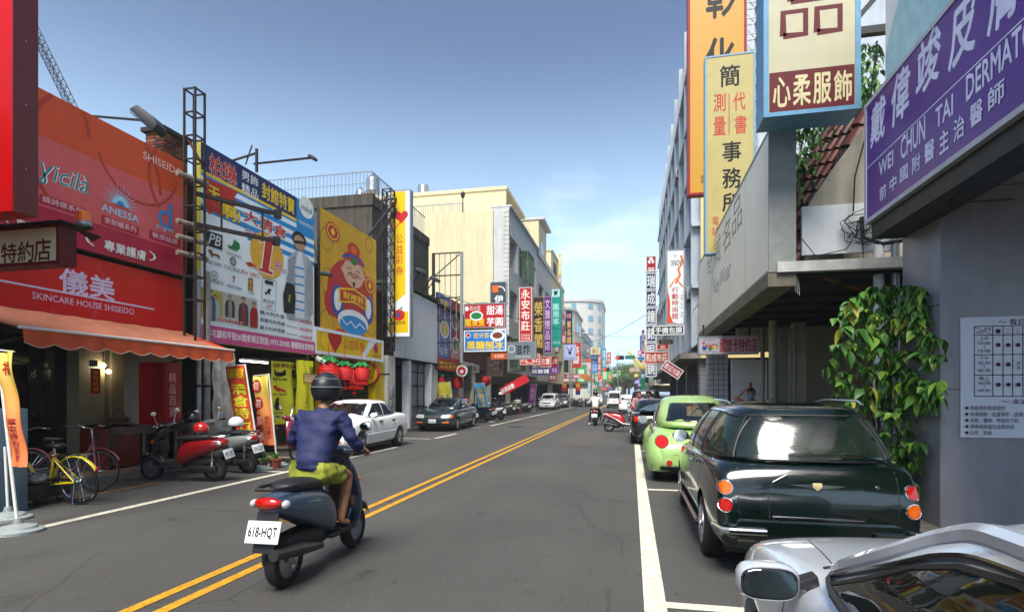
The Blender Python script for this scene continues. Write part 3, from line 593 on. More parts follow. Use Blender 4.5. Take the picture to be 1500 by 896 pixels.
# red boxed shop sign on the beige wall
p = PX(240, 622, -9.0); h_ = PX(240, 530, -9.0).z-p.z; w0 = p.x-PY(203, 600, p.y).x; w1 = YL(266, -9.0)-p.y
t = thing('boxed_sign', 'deep red box sign projecting from beige wall beside the parked scooter', 'shop sign', (p.x-w0, p.y, p.z))
bx('sign_box', DRED, t, 0, w0, 0, w1, 0, h_, bevel=.01)
def panel_text(par, fn, txt, m, vert=False, bold=.01):
    v, f = text_mesh('\n'.join(txt) if vert else txt, bold); a = min(p[0] for p in v); b = max(p[0] for p in v); c_ = min(p[1] for p in v); d = max(p[1] for p in v)
    me = bpy.data.meshes.new('lettering'); me.from_pydata([fn((p[0]-a)/(b-a), (p[1]-c_)/(d-c_)) for p in v], [], f); return link('lettering', me, m, par)
panel_text(t, lambda u, v: (w0+.003, w1*(.28+.4*u), h_*(.12+.72*v)), '精品百貨', K('#d8b0b4'), True)
for k, tx in enumerate(('一八四六', '香水', '名牌精品', '名牌飾品', '中國旗袍')): panel_text(t, lambda u, v: (w0*(.2+.55*u), -.003, h_*(.83-.17*k+.08*v)), tx, K('#6e1a20'))  # lettering dimmed in its colour for the shadow on this face
bx('wall_panel', mat('marble_wall', '#a89c84', .35, var=.12, sc=3), fr, 1.0, 1.4, YL(206, -9.6)+2, Y0+1.95, 0, 2.65)
m = MB()
for z in (.9, 1.8): m.box(1.401, 1.404, YL(206, -9.6)+2, Y0+1.9, z, z+.008)
m.obj('joint', DARK, fr)
# covered display chests
t = thing('display_chest', 'red display chests under crumpled clear plastic beside the shop door', 'display chest', (-10.3, YL(142, -9.9), .125))
for k in range(3): bx('chest_panel', mat('red_chest', '#6e130c', .4), t, 0, .7, k*.8, k*.8+.74, .03, .78, bevel=.02)
m = MB(); m.grid(lambda u, v: (-.04+.8*v, -.03+2.42*u, .8+.05*sin(9*u+4*v)*cos(7*v+3)+.03*random.random()), 30, 10); m.grid(lambda u, v: (.76, -.03+2.42*u, .8-.16*v+.015*sin(30*u)), 30, 4); m.obj('plastic_cover', mat('dirty_plastic', '#5c564a', .25, var=.5, sc=12), t, smooth=True)
for k in range(4): MB().bar((.74, k*.8-.02, 0), (.74, k*.8-.02, .8), .02).obj('chest_post', STEEL, t)
o = MB().lathe([(.05, 0), (.14, .02), (.17, .09), (.15, .14), (.02, .15)], n=14).obj('woven_basket', mat('basket_brown', '#5c3418', .7, var=.4, sc=30), smooth=True); o.location = (-9.95, YL(142, -9.9)+.5, .97); tag(o, 'small brown basket lying on the plastic covered chests', 'basket'); MB().tube([(-.15, 0, .1), (-.1, 0, .24), (0, 0, .29), (.1, 0, .24), (.15, 0, .1)], .012, 6).obj('handle', mat('basket_brown', '#5c3418'), o)
# down pipes, grey tarpaulin, lit tube by the neighbour's shutter
for px_, r, X, lb in ((291, .055, -9.05, 'grey down pipe at the end of the skincare shop wall'), (303, .07, -9.0, 'pale wrapped down pipe next to the grey tarpaulin')):
    p = PX(px_, 560, X); o = MB().tube([(0, 0, .12), (0, 0, 4.2)], r, 12).obj('down_pipe', [GALV, mat('pale_pipe', '#9a968c', .6, var=.25)][px_ == 303], smooth=True); o.location = (X, p.y, 0); tag(o, lb, 'pipe')
    m = MB()
    for z in (.9, 1.7, 2.4): m.lathe([(r+.008, 0), (r+.008, .05)], (0, 0, z))
    m.obj('collar', STEEL, o)
ta, tb_ = YL(310, -8.95), YL(342, -8.95)
o = MB().grid(lambda u, v: (.03*sin(u*17+v*3)+.02*sin(v*23+u*6)+.012*random.random(), (tb_-ta)*u, 2.35*v), 26, 34).obj('tarpaulin', mat('grey_tarpaulin', '#bab8b0', .45, .25, var=.2, sc=7, bump=.4), smooth=True, solid=.008); o.location = (-8.95, ta, .15); tag(o, 'crumpled silver grey tarpaulin hanging between the two shops', 'tarpaulin')
# ---------------------------------------------------------- clothing sale billboard
WB = mat('billboard_white', '#e0e9ec', .4, spec=.22, var=.06, sc=1); LB2 = mat('billboard_blue', '#1f86c4', .4, spec=.22); PKB = K('#c04a80'); GRYT = K('#4a5054'); BNV = mat('billboard_navy', '#1f2c5e', .4, spec=.22); BRD = K('#b82a1c')
s = SL('clothing_billboard', 'large white and blue clothing sale billboard with a posing man', 'billboard', 294, 460, 207, 499, -9.0, d=.2, face=WB, body=mat('yellow_edge', '#a8a022', .6))
B = s; w0, h0 = s.w, s.h
def zb5(x, y): return 280+x/4.265, 310+y/4.265
def zb4(x, y): return 260+x/4.48, 120+y/4.48
def TT(txt, x0, x1, yt, yb, m, z=zb5, **kw): a = z(x0, yt); b = z(x1, yb); s.T(txt, a[0], b[0], a[1], b[1], m, **kw)
def PP(pts, m, z=zb5, name='emblem'): s.poly([s.q(*z(*p_)) for p_ in pts], m, name)
def DD(x, y, rx, ry, m, **kw): u, v = s.q(*zb5(x, y)); u1 = s.q(*zb5(x+rx, y))[0]; v1 = s.q(*zb5(x, y-ry))[1]; s.disc(u, v, (u1-u)*s.w, m, ry=(v1-v)*s.h, **kw)
for k in range(5): s.r(0, 1, .60+.058*k, .63+.058*k, LB2)
s.poly([(.0, 0), (0, .66), (.3, .66), (.45, .60), (.62, .60), (.8, .58), (1, .56), (1, 0)], WB) if 0 else None
s.r(0, .34, .58, .64, WB); s.r(.80, 1.0, .80, 1.0, LB2); s.r(0, .80, .86, 1, BNV); s.r(0, .80, .845, .862, YEL)
PP([(170, 620), (400, 722), (370, 760), (400, 800), (355, 830), (370, 880), (330, 860), (290, 890), (240, 850), (205, 870), (190, 830), (170, 815)], BRD, zb4)
TT('柏琳', 205, 392, 455, 610, K('#e8c0b4'), zb4, bold=.07); TT('柏琳', 208, 390, 460, 605, BRD, zb4, bold=.03)
TT('男飾', 420, 528, 570, 635, WHT, zb4, bold=.02); TT('精品', 420, 528, 655, 725, WHT, zb4, bold=.02); TT('封館特賣', 552, 768, 650, 760, YEL, zb4, bold=.04)
u, v = s.q(*zb4(845, 825)); s.disc(u, v, .36, WHT, ry=.30); TT('mahal', 812, 880, 795, 835, GRN, zb4, bold=.03); TT('柏琳男飾精品館', 795, 890, 900, 925, WHT, zb4)
TT('天', 198, 280, 665, 765, BLK, zb4, bold=.09); TT('天', 200, 278, 668, 762, YEL, zb4, bold=.05); TT('啊!', 288, 412, 785, 890, BLK, zb4, bold=.09); TT('啊!', 290, 410, 788, 887, YEL, zb4, bold=.05)
TT('大清倉', 320, 600, -28, 60, WHT, bold=.09); TT('大清倉', 324, 597, -25, 57, BRD, bold=.04); TT('全面', 328, 425, 95, 140, WHT, bold=.09); TT('全面', 330, 423, 97, 138, PKB, bold=.04)
DD(476, 275, 100, 143, mat('billboard_gold', '#d8a01c', .4))
PP([(412, 345), (415, 372), (512, 404), (514, 372), (488, 362), (520, 160), (490, 145), (425, 170), (423, 198), (455, 190), (432, 350)], WHT); PP([(418, 350), (420, 366), (507, 396), (508, 378), (482, 366), (514, 163), (490, 152), (430, 174), (429, 190), (462, 184), (440, 356)], BRD)
TT('折', 518, 566, 300, 365, WHT, bold=.09); TT('折', 520, 564, 302, 362, PKB, bold=.04); TT('起', 570, 592, 355, 385, PKB)
PP([(92, 115), (195, 148), (193, 243), (92, 208)], K('#20242a')); TT('PB', 105, 185, 128, 195, WHT, shear=.3, bold=.02)
PP([(228, 205), (250, 215), (262, 195), (265, 170), (300, 200), (303, 230), (285, 245), (262, 240), (230, 225)], GRN); TT('CROCODILE', 215, 312, 243, 262, GRN)
PP([(103, 238), (112, 235), (128, 240), (130, 258), (168, 268), (178, 280), (172, 300), (160, 280), (135, 275), (125, 290), (120, 270), (108, 250)], K('#7a4a1c')); TT('DUKE UOMO', 88, 188, 295, 318, K('#5a2a20'))
u, v = s.q(*zb5(260, 310)); s.ring(u, v, .09, .03, GRYT); s.ring(u, v, .04, .02, GRYT); TT('COL.BLEU', 205, 312, 328, 352, GRYT)
PP([(335, 310), (350, 318), (365, 312), (395, 335), (402, 352), (385, 342), (365, 345), (345, 330)], BRD); TT('Pet GIBO', 318, 422, 358, 385, BRD)
u, v = s.q(*zb5(145, 398)); s.ring(u, v, .09, .015, GRYT); TT('B', 140, 151, 388, 408, GRYT); TT('BARONECE', 83, 200, 408, 430, GRYT); PP([(255, 403), (273, 403), (264, 440), (258, 440), (264, 412), (255, 412)], BRD); TT('HEART SEVEN', 222, 312, 450, 470, GRYT)
PP([(355, 412), (384, 418), (383, 497), (354, 490)], K('#7a3a18')); TT('龍閣', 359, 380, 420, 488, YEL, vert=True); TT('大伊龍閣', 350, 392, 497, 507, GRYT)
s.line([s.q(*zb5(*q_)) for q_ in ((442, 408), (528, 435), (524, 622), (438, 600), (442, 408))], .015, GRYT); PP([(458, 425), (510, 437), (509, 460), (457, 447)], BLK); PP([(455, 505), (470, 500), (480, 480), (500, 485), (488, 500), (492, 520), (476, 508), (462, 520)], BLK); TT('89.89.89', 448, 518, 540, 565, GRYT); TT('6折', 466, 506, 573, 600, BRD)
PP([(62, 470), (190, 500), (188, 680), (62, 655)], mat('poster_photo_yellow', '#a89c30', .4)); PP([(192, 500), (410, 550), (408, 735), (190, 682)], mat('poster_photo_pale', '#b0b0a4', .4))
def person_print(cx, top, bot, w_, coat, hair='#1c1614', skin='#b08a70', inner=None, g=False):
    hh = (bot-top); hr = hh*.085
    PP([(cx-w_, bot), (cx-w_*1.05, top+hh*.5), (cx-w_*.85, top+hh*.27), (cx-w_*.25, top+hh*.2), (cx+w_*.25, top+hh*.22), (cx+w_*.85, top+hh*.3), (cx+w_*1.05, top+hh*.55), (cx+w_, bot+w_*.3)], K(coat), name='printed_figure')
    if inner: PP([(cx-w_*.3, bot), (cx-w_*.35, top+hh*.4), (cx-w_*.15, top+hh*.22), (cx+w_*.2, top+hh*.23), (cx+w_*.45, top+hh*.45), (cx+w_*.4, bot+w_*.1)], K(inner), name='printed_figure')
    DD(cx, top+hr*.9, hr*.95, hr*1.1, K(hair), name='printed_figure'); DD(cx, top+hr*1.35, hr*.75, hr*1.05, K(skin), name='printed_figure')
    if g: PP([(cx-hr*.75, top+hr*.95), (cx+hr*.8, top+hr*1.2), (cx+hr*.75, top+hr*1.6), (cx-hr*.7, top+hr*1.35)], BLK)
person_print(147, 520, 668, 26, '#9fb0b4', '#3a2a20'); person_print(110, 482, 672, 38, '#4a565c', inner='#9aa4a8'); person_print(238, 520, 655, 30, '#3e3a2c', '#a0522a', inner='#8a8a80'); person_print(322, 533, 705, 30, '#3a3e44', inner='#8a3038'); person_print(388, 565, 720, 24, '#9a1c1c', '#222222')
TT('全館特價拍賣會', 148, 318, 655, 682, WHT, bold=.07); TT('全館特價拍賣會', 150, 316, 657, 680, BRD, bold=.03)
person_print(672, 135, 660, 72, '#a8b0b4', g=True, inner='#d0d6d8')
for k in range(6): y = 340+52*k; PP([(640, y), (702, y+14), (703, y+24), (640, y+10)], LB2)
PP([(603, 470), (590, 420), (605, 380), (600, 300), (650, 270), (640, 340), (636, 660), (605, 650)], K('#8a9296')); PP([(720, 290), (755, 330), (757, 640), (720, 670), (708, 500)], K('#949ca0'))
PP([(570, 520), (590, 440), (640, 455), (648, 540), (640, 640), (575, 630)], K('#1b1b1d')); PP([(598, 560), (606, 515), (618, 520), (612, 570)], K('#8a8c30'))
for k, (a_, b_, c_) in enumerate((('義大利外套', '原價8800元', '1000元'), ('英國毛料西褲', '原價3980元', '1000元'), ('義大利休閒褲', '原價4980元', '500元'))):
    y = 612+48*k; TT(a_, 424, 580, y, y+26, GRYT, bold=.03); TT(b_, 588, 660, y+44, y+60, GRYT); TT('特價', 670, 698, y+62, y+78, BRD, bold=.02); TT(c_, 700, 752, y+64, y+88, BRD, bold=.04)
s.r(0, 1, 0, .085, PKB); s.t('草屯鎮和平街26號(彰銀正對面) 0973-234585 團體服批發零售', .03, .985, .018, .068, WHT, bold=.03)
# fortune billboard with a generic festive figure
GLD = mat('gold_panel', '#c89a1c', .35, spec=.22, var=.12, sc=1.5); GL2 = K('#a8801c'); SKN = K('#d0a48a')
s = SL('fortune_billboard', 'yellow billboard with a smiling new year fortune figure holding a scroll', 'billboard', 469, 551, 303, 493, -9.1, d=.1, face=GLD, body=STEEL); 
for (a, b, r) in ((.1, .78, .35), (.12, .45, .4), (.9, .2, .4), (.1, .12, .4), (.85, .92, .25)): s.ring(a, b, r, .06, GL2)
rr = mat('festive_red', '#b01a1a', .4)
s.disc(.52, .40, .42*s.w, rr, ry=.30*s.h); s.disc(.2, .3, .14*s.w, rr, ry=.12*s.h); s.disc(.8, .3, .14*s.w, rr, ry=.12*s.h)
for a in (.32, .74): s.disc(a, .06 if a < .5 else .05, .1*s.w, rr, ry=.035*s.h)
s.disc(.55, .60, .19*s.w, SKN, ry=.125*s.h); s.disc(.36, .60, .03*s.w, SKN, ry=.03*s.h); s.disc(.74, .60, .03*s.w, SKN, ry=.03*s.h)
s.disc(.55, .69, .2*s.w, rr, ry=.085*s.h, a0=0, a1=pi); s.disc(.55, .80, .11*s.w, rr, ry=.06*s.h); s.disc(.55, .80, .06*s.w, ORG, ry=.035*s.h); s.disc(.55, .70, .06*s.w, GRN, ry=.03*s.h)
s.line([(.35, .70), (.45, .735), (.55, .745), (.65, .735), (.75, .70)], .09, BLU)
s.line([(.43, .62), (.47, .635), (.51, .62)], .03, BLK); s.line([(.59, .62), (.63, .635), (.67, .62)], .03, BLK); s.line([(.47, .585), (.55, .56), (.63, .585)], .05, rr); s.line([(.43, .57), (.5, .60), (.55, .585), (.6, .60), (.67, .57)], .03, BLK); s.poly([(.52, .52), (.58, .52), (.55, .47)], BLK)
for a in (.27, .83): s.disc(a, .32, .1*s.w, BLU, ry=.13*s.h); s.disc(a, .33, .06*s.w, WHT, ry=.09*s.h)
s.disc(.55, .18, .28*s.w, WHT, ry=.1*s.h)
s.disc(.55, .15, .25*s.w, LB2, ry=.08*s.h); s.line([(.33, .19), (.42, .14), (.5, .18), (.58, .13), (.66, .18), (.76, .14)], .05, WHT)
s.poly([(.28, .43), (.55, .47), (.8, .43), (.8, .31), (.55, .345), (.28, .31)], YEL); s.poly([(.31, .42), (.55, .455), (.77, .42), (.77, .325), (.55, .36), (.31, .325)], rr); s.t('財神到', .36, .72, .355, .42, YEL, bold=.03)
for a, b in ((.19, .86), (.86, .55)): s.disc(a, b, .11*s.w, rr, ry=.075*s.h); s.ring(a, b, .085*s.w, .04, YEL, ry=.058*s.h); s.poly([(a, b+.035), (a+.035, b), (a, b-.035), (a-.035, b)], YEL)
# lottery signs
SY = mat('lottery_yellow', '#d9b514', .35, spec=.22, var=.04); SW = mat('lottery_white', '#dde2e6', .4, spec=.22, var=.05, streak=.3)
def heart(S, u, v, r, m):
    S.poly([(u+r*.062*16*sin(t)**3/S.w, v+r*.062*(13*cos(t)-5*cos(2*t)-2*cos(3*t)-cos(4*t))/S.h) for t in [2*pi*k/28 for k in range(28)]], m)
def apple(S, u, v, r): S.disc(u, v, r, K('#c03018'), ry=r*.9); S.poly([(u-.5*r/S.w, v+.1*r/S.h), (u+.3*r/S.w, v+.5*r/S.h), (u+.1*r/S.w, v-.5*r/S.h)], BLU); S.poly([(u, v+.9*r/S.h), (u+.5*r/S.w, v+1.4*r/S.h), (u+.6*r/S.w, v+1.0*r/S.h)], GRN)
s = SL('lottery_shop_sign', 'long yellow and white lottery shop sign above the red lanterns', 'shop sign', 461, 561, 478, 517, -9.0, d=.2, face=SY, body=SW, frame=SW, fw=.09)
heart(s, .16, .47, .5, K('#e0a030')); heart(s, .16, .47, .4, YEL); heart(s, .25, .62, .42, K('#b82020')); s.t('公益彩券', .36, .68, .34, .78, K('#c04a20'), bold=.02); s.poly([(.68, .05), (.80, .6), (.97, .93), (.76, .93), (.70, .5), (.60, .05)], SW); apple(s, .87, .58, .2); s.t('台灣彩券', .80, .95, .17, .3, BLK)
s = SF('lottery_vertical_sign', 'tall vertical yellow and white lottery sign projecting over the street', 'shop sign', 567, 601, 280, 494, 21.6, d=.28, face=SW, body=SW, frame=GALV, fw=.03)
s.r(.22, .80, .25, .99, SY); s.poly([(.22, .28), (.22, .17), (.8, .34), (.8, .36)], SY); s.poly([(.1, .04), (.1, .16), (.3, .20), (.9, .235), (.9, .04)], SW); s.poly([(.22, .22), (.8, .29), (.8, .23), (.4, .2)], SW); s.poly([(.06, .03), (.06, .12), (.35, .165), (.92, .175), (.92, .03)], SY)
heart(s, .33, .78, .28, ORG); heart(s, .33, .78, .2, YEL); heart(s, .62, .82, .28, K('#b82020')); s.t('公益彩券', .38, .70, .42, .70, K('#c04a20'), vert=True, bold=.02); apple(s, .52, .15, .24); s.t('台灣彩券', .22, .8, .085, .11, BLK)
# round lottery lamp
p = PD(541, 548, 20.4); t = thing('round_sign', 'round yellow lottery lamp sign on the white pillar', 'shop sign', p)
MB().lathe([(.38, 0), (.40, .03), (.40, .15), (.38, .18)], (0, -.1, 0), 'y', 28).obj('sign_box', K('#b03a20'), t, smooth=True); MB().lathe([(.34, 0), (.34, .01)], (0, -.112, 0), 'y', 28).obj('face', SY, t); MB().lathe([(.12, 0), (.12, .01)], (0, -.125, .08), 'y', 12).obj('emblem', K('#c03018'), t); panel_text(t, lambda u, v: (-.2+.4*u, -.118, -.18+.1*v), '台灣彩券', K('#a03018'))
MB().bar((.38, .08, 0), (.75, .08, 0), .03).obj('bracket', STEEL, t)
p = PX(565, 600, -9.0); t = thing('white_pillar', 'white square pillar with meter boxes beside the lottery shop', 'pillar', (-9.0, Y2, .12)); bx('shaft', WHITEW, t, -.4, 0, -.55, .15, 0, 2.9); bx('meter_box', GALV, t, 0, .12, -.4, -.15, 1.3, 1.75, bevel=.01); bx('meter_box', GALV, t, 0, .1, -.45, -.2, .9, 1.2, bevel=.01)
# roller shutter, yellow surround and red lanterns of the lottery shop
t = thing('roller_shutter', 'dark roller shutter half hidden by the lottery lanterns', 'shutter', (-9.45, Y1+.7, .13))
SLT = mat('dark_shutter', '#24221f', .5, .4, var=.2); sm = MB().box(0, .03, 0, 3.0, .008, .088).mesh('slat', bevel=.012); sm.materials.append(SLT)
for k in range(27): o = bpy.data.objects.new('slat', sm); COL.objects.link(o); o.parent = t; o.location = (0, 0, .095*k)
bx('surround', SY, t, -.05, .3, 3.0, 3.9, 0, 2.6); bx('lintel', SY, t, -.05, .12, -.35, 3.0, 2.58, 2.75); bx('surround', SY, t, -.05, .12, -.4, -.02, 0, 2.58)
LRED = mat('lantern_red', '#d01408', .6, var=.15, sc=30); LGRN = mat('lantern_green', '#0e7a30', .6, var=.3, sc=30)
def lantern(loc, r, h, lab, fringe=True, first=[None]):
    t = thing('paper_lantern', lab, 'lantern', loc, group='red paper lanterns with green tops')
    def f(u, v):
        a = 2*pi*u; rr = r*(.8+.28*sin(pi*min(1, .15+.8*v)))*(1+.07*abs(sin(a*9+v*12)))*(1+.04*sin(v*40)); return (rr*cos(a), rr*sin(a), -h+h*v)
    MB().grid(f, 54, 14).obj('body', LRED, t, smooth=True, ang=20); MB().grid(lambda u, v: ((r*(1.15-.75*v))*(1+.12*sin(u*2*pi*10))*cos(2*pi*u), (r*(1.15-.75*v))*(1+.12*sin(u*2*pi*10))*sin(2*pi*u), .02+.26*r*4*v*.6-.1*r*sin(u*50)), 60, 5).obj('top', LGRN, t, smooth=True, ang=20)
    if fringe:
        m = MB()
        for k in range(30): a = 2*pi*k/30; m.tube([(r*.8*cos(a), r*.8*sin(a), -h), (r*.85*cos(a), r*.85*sin(a), -h-.35*h)], .012, 4)
        m.obj('fringe', LRED, t)['kind'] = 'stuff'
    m = MB(); m.bar((0, 0, .2), (0, 0, .6), .008); m.bar((0, 0, -h), (0, 0, -h-.5*h), .012); m.box(-.05, .05, -.05, .05, -h*1.7, -h*1.5); m.obj('cord', LRED, t)
for px_, py_, D, r, h, lab, fr_ in ((481, 531, 16.6, .27, .62, 'big fringed lantern hanging first beside the yellow sheet', 1), (505, 536, 17.2, .21, .42, 'smooth lantern with green top and long tassel, second of the lottery row', 0),
        (519, 540, 18.6, .22, .5, 'fringed lantern tucked behind the middle of lottery row', 1), (530, 537, 17.7, .21, .42, 'lantern hanging last in the row next to the round lottery lamp', 1),
        (644, 551, 27.5, .24, .62, 'lantern over the yellow leaning banner of the eatery', 0), (671, 551, 29.5, .24, .62, 'lantern under the small round eatery sign', 0)):
    lantern(PD(px_, py_, D), r, h, lab, fr_)
for px_, lb in ((691, 'plain round red lantern above the pale blue banner'), (711, 'plain round red lantern beside the leaning red banner')):
    p = PD(px_, 558, 35.5); t = thing('round_lantern', lb, 'lantern', p, group='round red lanterns'); MB().grid(lambda u, v: (.36*cos(2*pi*u)*sin(pi*max(.02, v))*(1+.03*sin(u*75)), .36*sin(2*pi*u)*sin(pi*max(.02, v)), .33*cos(pi*v)), 40, 10).obj('body', LRED, t, smooth=True); MB().bar((0, 0, .3), (0, 0, .8), .012).obj('cord', BLACK, t)
# security camera, tube light, yellow cloth sheets
p = PD(470, 527, 16.4); t = thing('security_camera', 'white security camera under the yellow lottery sign', 'camera', p); MB().tube([(-.35, .1, .12), (-.1, 0, .05), (.0, 0, 0)], .02).obj('arm', WHITE, t); m = MB().box(-.07, .07, -.06, .06, -.06, .06); o = m.obj('housing', WHITE, t, bevel=.02); o.scale = (2.4, 1, 1); o.rotation_euler = (0, .5, 0); MB().lathe([(.045, 0), (.05, .06)], (.16, 0, -.1), 'x', 12).obj('lens', BPL, t)
a_, b_ = PX(352, 528, -9.6), PX(392, 530, -9.6); o = MB().tube([(0, 0, 0), (0, b_.y-a_.y, 0)], .02, 8).obj('tube_light', mat('lit_tube', '#e8f4f0', em=5, var=0)); o.location = a_; tag(o, 'lit fluorescent tube under the clothing shop canopy', 'light'); bx('fitting', WHITE, o, -.04, .04, 0, b_.y-a_.y, .022, .07)
SHY = mat('yellow_cloth', '#c9c414', .7, var=.12, sc=3)
def cloth(name, lab, px0, px1, yt, yb, X, m, seed, amp=.04, cat='banner', n=24):
    A = PX(px0, yb, X); Bp = PX(px1, yb, X); z1 = PX(px0, yt, X).z; W_, H_ = Bp.y-A.y, z1-A.z
    t = thing(name, lab, cat, (X, A.y, A.z), pi/2); f = lambda u, v: -amp*(sin(u*11+seed+v*2)+.5*sin(v*7+u*19+seed))-.05*sin(pi*u)
    MB().grid(lambda u, v: (W_*u, f(u, v), H_*v), n, n).obj('cloth', m, t, smooth=True, solid=.006)
    def put(txt, u0, u1, v0, v1, mm, vert=False, bold=.02):
        panel_text(t, lambda a, b: (W_*(u0+(u1-u0)*a), f(u0+(u1-u0)*a, v0+(v1-v0)*b)-.012, H_*(v0+(v1-v0)*b)), txt, mm, vert, bold)
    def pol(pts, mm): MB().add([(W_*u, f(u, v)-.011, H_*v) for u, v in pts], [tuple(range(len(pts)))]).obj('emblem', mm, t)
    def rect(u0, u1, v0, v1, mm, off=.009): MB().grid(lambda a, b: (W_*(u0+(u1-u0)*a), f(u0+(u1-u0)*a, v0+(v1-v0)*b)-off, H_*(v0+(v1-v0)*b)), 8, 8).obj('print', mm, t)
    return t, put, pol, rect
t, put, pol, rect = cloth('printed_cloth', 'bright yellow printed sheet covered with animal logos', 396, 443, 528, 622, -9.2, SHY, 1, cat='cloth')
put('品牌男裝 名牌特賣', .05, .95, .90, .97, K('#8a3a20')); put('lynx', .05, .42, .68, .75, BLK); pol([(.1, .78), (.12, .88), (.2, .83), (.3, .83), (.36, .88), (.38, .79), (.3, .76), (.18, .76)], BLK); rect(.6, .85, .75, .87, BLK); put('木', .68, .78, .78, .85, WHT); put('WOODLAND', .58, .9, .71, .735, BLK)
pol([(.05, .60), (.1, .62), (.25, .58), (.38, .55), (.42, .5), (.3, .53), (.2, .52), (.1, .55)], RED); put('PET GIBO', .05, .42, .46, .49, BLK); pol([(.58, .57), (.66, .55), (.8, .61), (.95, .6), (.88, .55), (.72, .52), (.62, .53)], GRN); put('CROCODILE', .56, .95, .47, .5, GRN); pol([(.08, .28), (.14, .42), (.24, .42), (.22, .34), (.28, .24), (.16, .22)], BLK); pol([(.58, .3), (.66, .35), (.8, .31), (.92, .33), (.88, .26), (.66, .26)], K('#7a4a1c')); put('Roberto', .05, .35, .17, .2, BLK); put('聯合', .5, .98, .02, .14, K('#a01c50'))
t, put, pol, rect = cloth('printed_cloth', 'smaller yellow sheet folded in front of the logo sheet', 436, 459, 527, 607, -9.0, SHY, 4, .05, cat='cloth'); put('大', .3, .6, .2, .35, RED); put('XWD', .62, .9, .72, .9, BLK)
s = SL('notice_placard', 'small pale placard with rows of red characters on the yellow cloth', 'placard', 445, 464, 547, 560, -8.9, d=.01, face=CRM, frame=K('#9a6a3a'), fw=.02); s.t('全面清倉拍賣\n名牌特價出清', .08, .92, .15, .88, RED)
# projecting lightboxes at the near end of the street
p = PX(18, 309, -6.5); t = thing('red_sign_box', 'huge glossy red sign box hanging high at the street edge', 'shop sign', (p.x-2.2, p.y, p.z)); bx('sign_box', SIGR, t, 0, 2.2, 0, .26, 0, 2.9, bevel=.012); bx('edge_trim', mat('dark_red_trim', '#5a0a0c', .4), t, 2.201, 2.212, .0, .26, 0, 2.9);  # street side in a darker red, its shade put into the colour
m = MB()
for z in (.5, 1.2, 1.9): m.lathe([(.008, 0), (.008, .006)], (2.212, .13, z), 'x', 8)
m.obj('rivet', GALV, t); MB().bar((.3, .13, 2.9), (.3, .13, 3.6), .03).obj('hanger', STEEL, t)
s = SF('projecting_sign', 'cream lightbox with maroon characters and an amber beacon above', 'shop sign', -70, 87, 340, 395, 7.0, d=.2, face=mat('cream_lightbox', '#c9c2a0', .4, var=.1, sc=4, streak=.3), body=mat('weathered_alu', '#6e6a60', .5, .4, var=.35, sc=6), frame=MAR, fw=.035)
s.T('特', 2, 25, 357, 386, MAR, bold=.03); s.T('約', 26, 50, 354, 385, MAR, bold=.03); s.T('店', 50, 75, 350, 383, MAR, bold=.03); s.T('卡', -30, -8, 360, 388, MAR, bold=.03)
bx('rain_cap', STEEL, s.o, -.05, s.w+.1, -.05, .26, s.h+.012, s.h+.03)
p = PX(118, 330, -6.85); t = thing('warning_beacon', 'amber beacon lamp on the bracket above cream lightbox', 'beacon', PD(123, 330, 7.1)); MB().lathe([(.07, 0), (.085, .02), (.085, .06), (.07, .07)], (0, 0, -.02)).obj('base', GALV, t, smooth=True); MB().lathe([(.075, .05), (.07, .16), (.055, .175), (.01, .18)], n=20).obj('lamp', mat('amber_beacon', '#e06a08', .2, var=0), t, smooth=True); MB().bar((-.35, .02, -.04), (.1, .02, -.04), .02).bar((-.2, .02, -.4), (-.2, .02, -.04), .015).obj('bracket', STEEL, t)
pb = PD(105, 345, 7.3); t = thing('sheet_bracket', 'rusty sheet metal bracket sticking out beside the cream lightbox', 'bracket', pb); MB().add([(0, 0, .12), (.35, .1, .0), (0, .3, .02), (0, 0, .1), (.35, .1, -.02), (0, .3, 0)], [(0, 1, 2), (3, 5, 4), (0, 3, 4, 1), (1, 4, 5, 2), (2, 5, 3, 0)]).obj('plate', mat('rust_plate', '#3a2218', .8), t)
# leaning lattice mast and floodlights
def lattice(name, lab, A, Bp, s_, n, r, cat='mast', m=STEEL, sub=None):
    A, Bp = Vector(A), Vector(Bp); t = thing(name, lab, cat, A); d = Bp-A; z = d.normalized(); x = z.cross(Vector((0, 1, 0))).normalized(); y = z.cross(x); cs = [x*s_/2+y*s_/2, -x*s_/2+y*s_/2, -x*s_/2-y*s_/2, x*s_/2-y*s_/2]
    for c_ in cs: MB().bar(c_, d+c_, r).obj('chord', m, t)
    for i in range(n+1):
        q = MB(); p = d*(i/n)
        for k in range(4): q.bar(p+cs[k], p+cs[(k+1) % 4], r*.7)
        q.obj('ring', m, t)
        if i < n and sub != 'open':
            q = MB()
            for k in range(4): q.bar(p+cs[k], d*((i+1)/n)+cs[(k+1) % 4], r*.6)
            q.obj('brace', m, t)
    return t
lattice('lattice_mast', 'thin leaning black lattice mast behind the orange panel', PD(112, 170, 14), PD(48, 40, 14), .16, 12, .007)
def floodlight(lab, A, Bp, sz, yaw, tilt):
    A, Bp = Vector(A), Vector(Bp); t = thing('floodlight', lab, 'floodlight', A); MB().tube([(0, 0, 0), Bp-A], .025, 8).obj('arm', STEEL, t)
    h = link('housing', MB().prism([(-.5, -.12), (.5, -.16), (.5, .1), (.2, .2), (-.4, .16)], -.3, .3).mesh('housing', bevel=.04), mat('lamp_housing', '#1d2325', .6), t); h.location = Bp-A; h.scale = (sz, sz, sz); h.rotation_euler = (0, tilt, yaw)
    g = link('lens', MB().box(-.44, .44, -.25, .25, -.18, -.15).mesh('lens'), GLASS, t); g.location = Bp-A; g.scale = (sz, sz, sz); g.rotation_euler = (0, tilt, yaw)
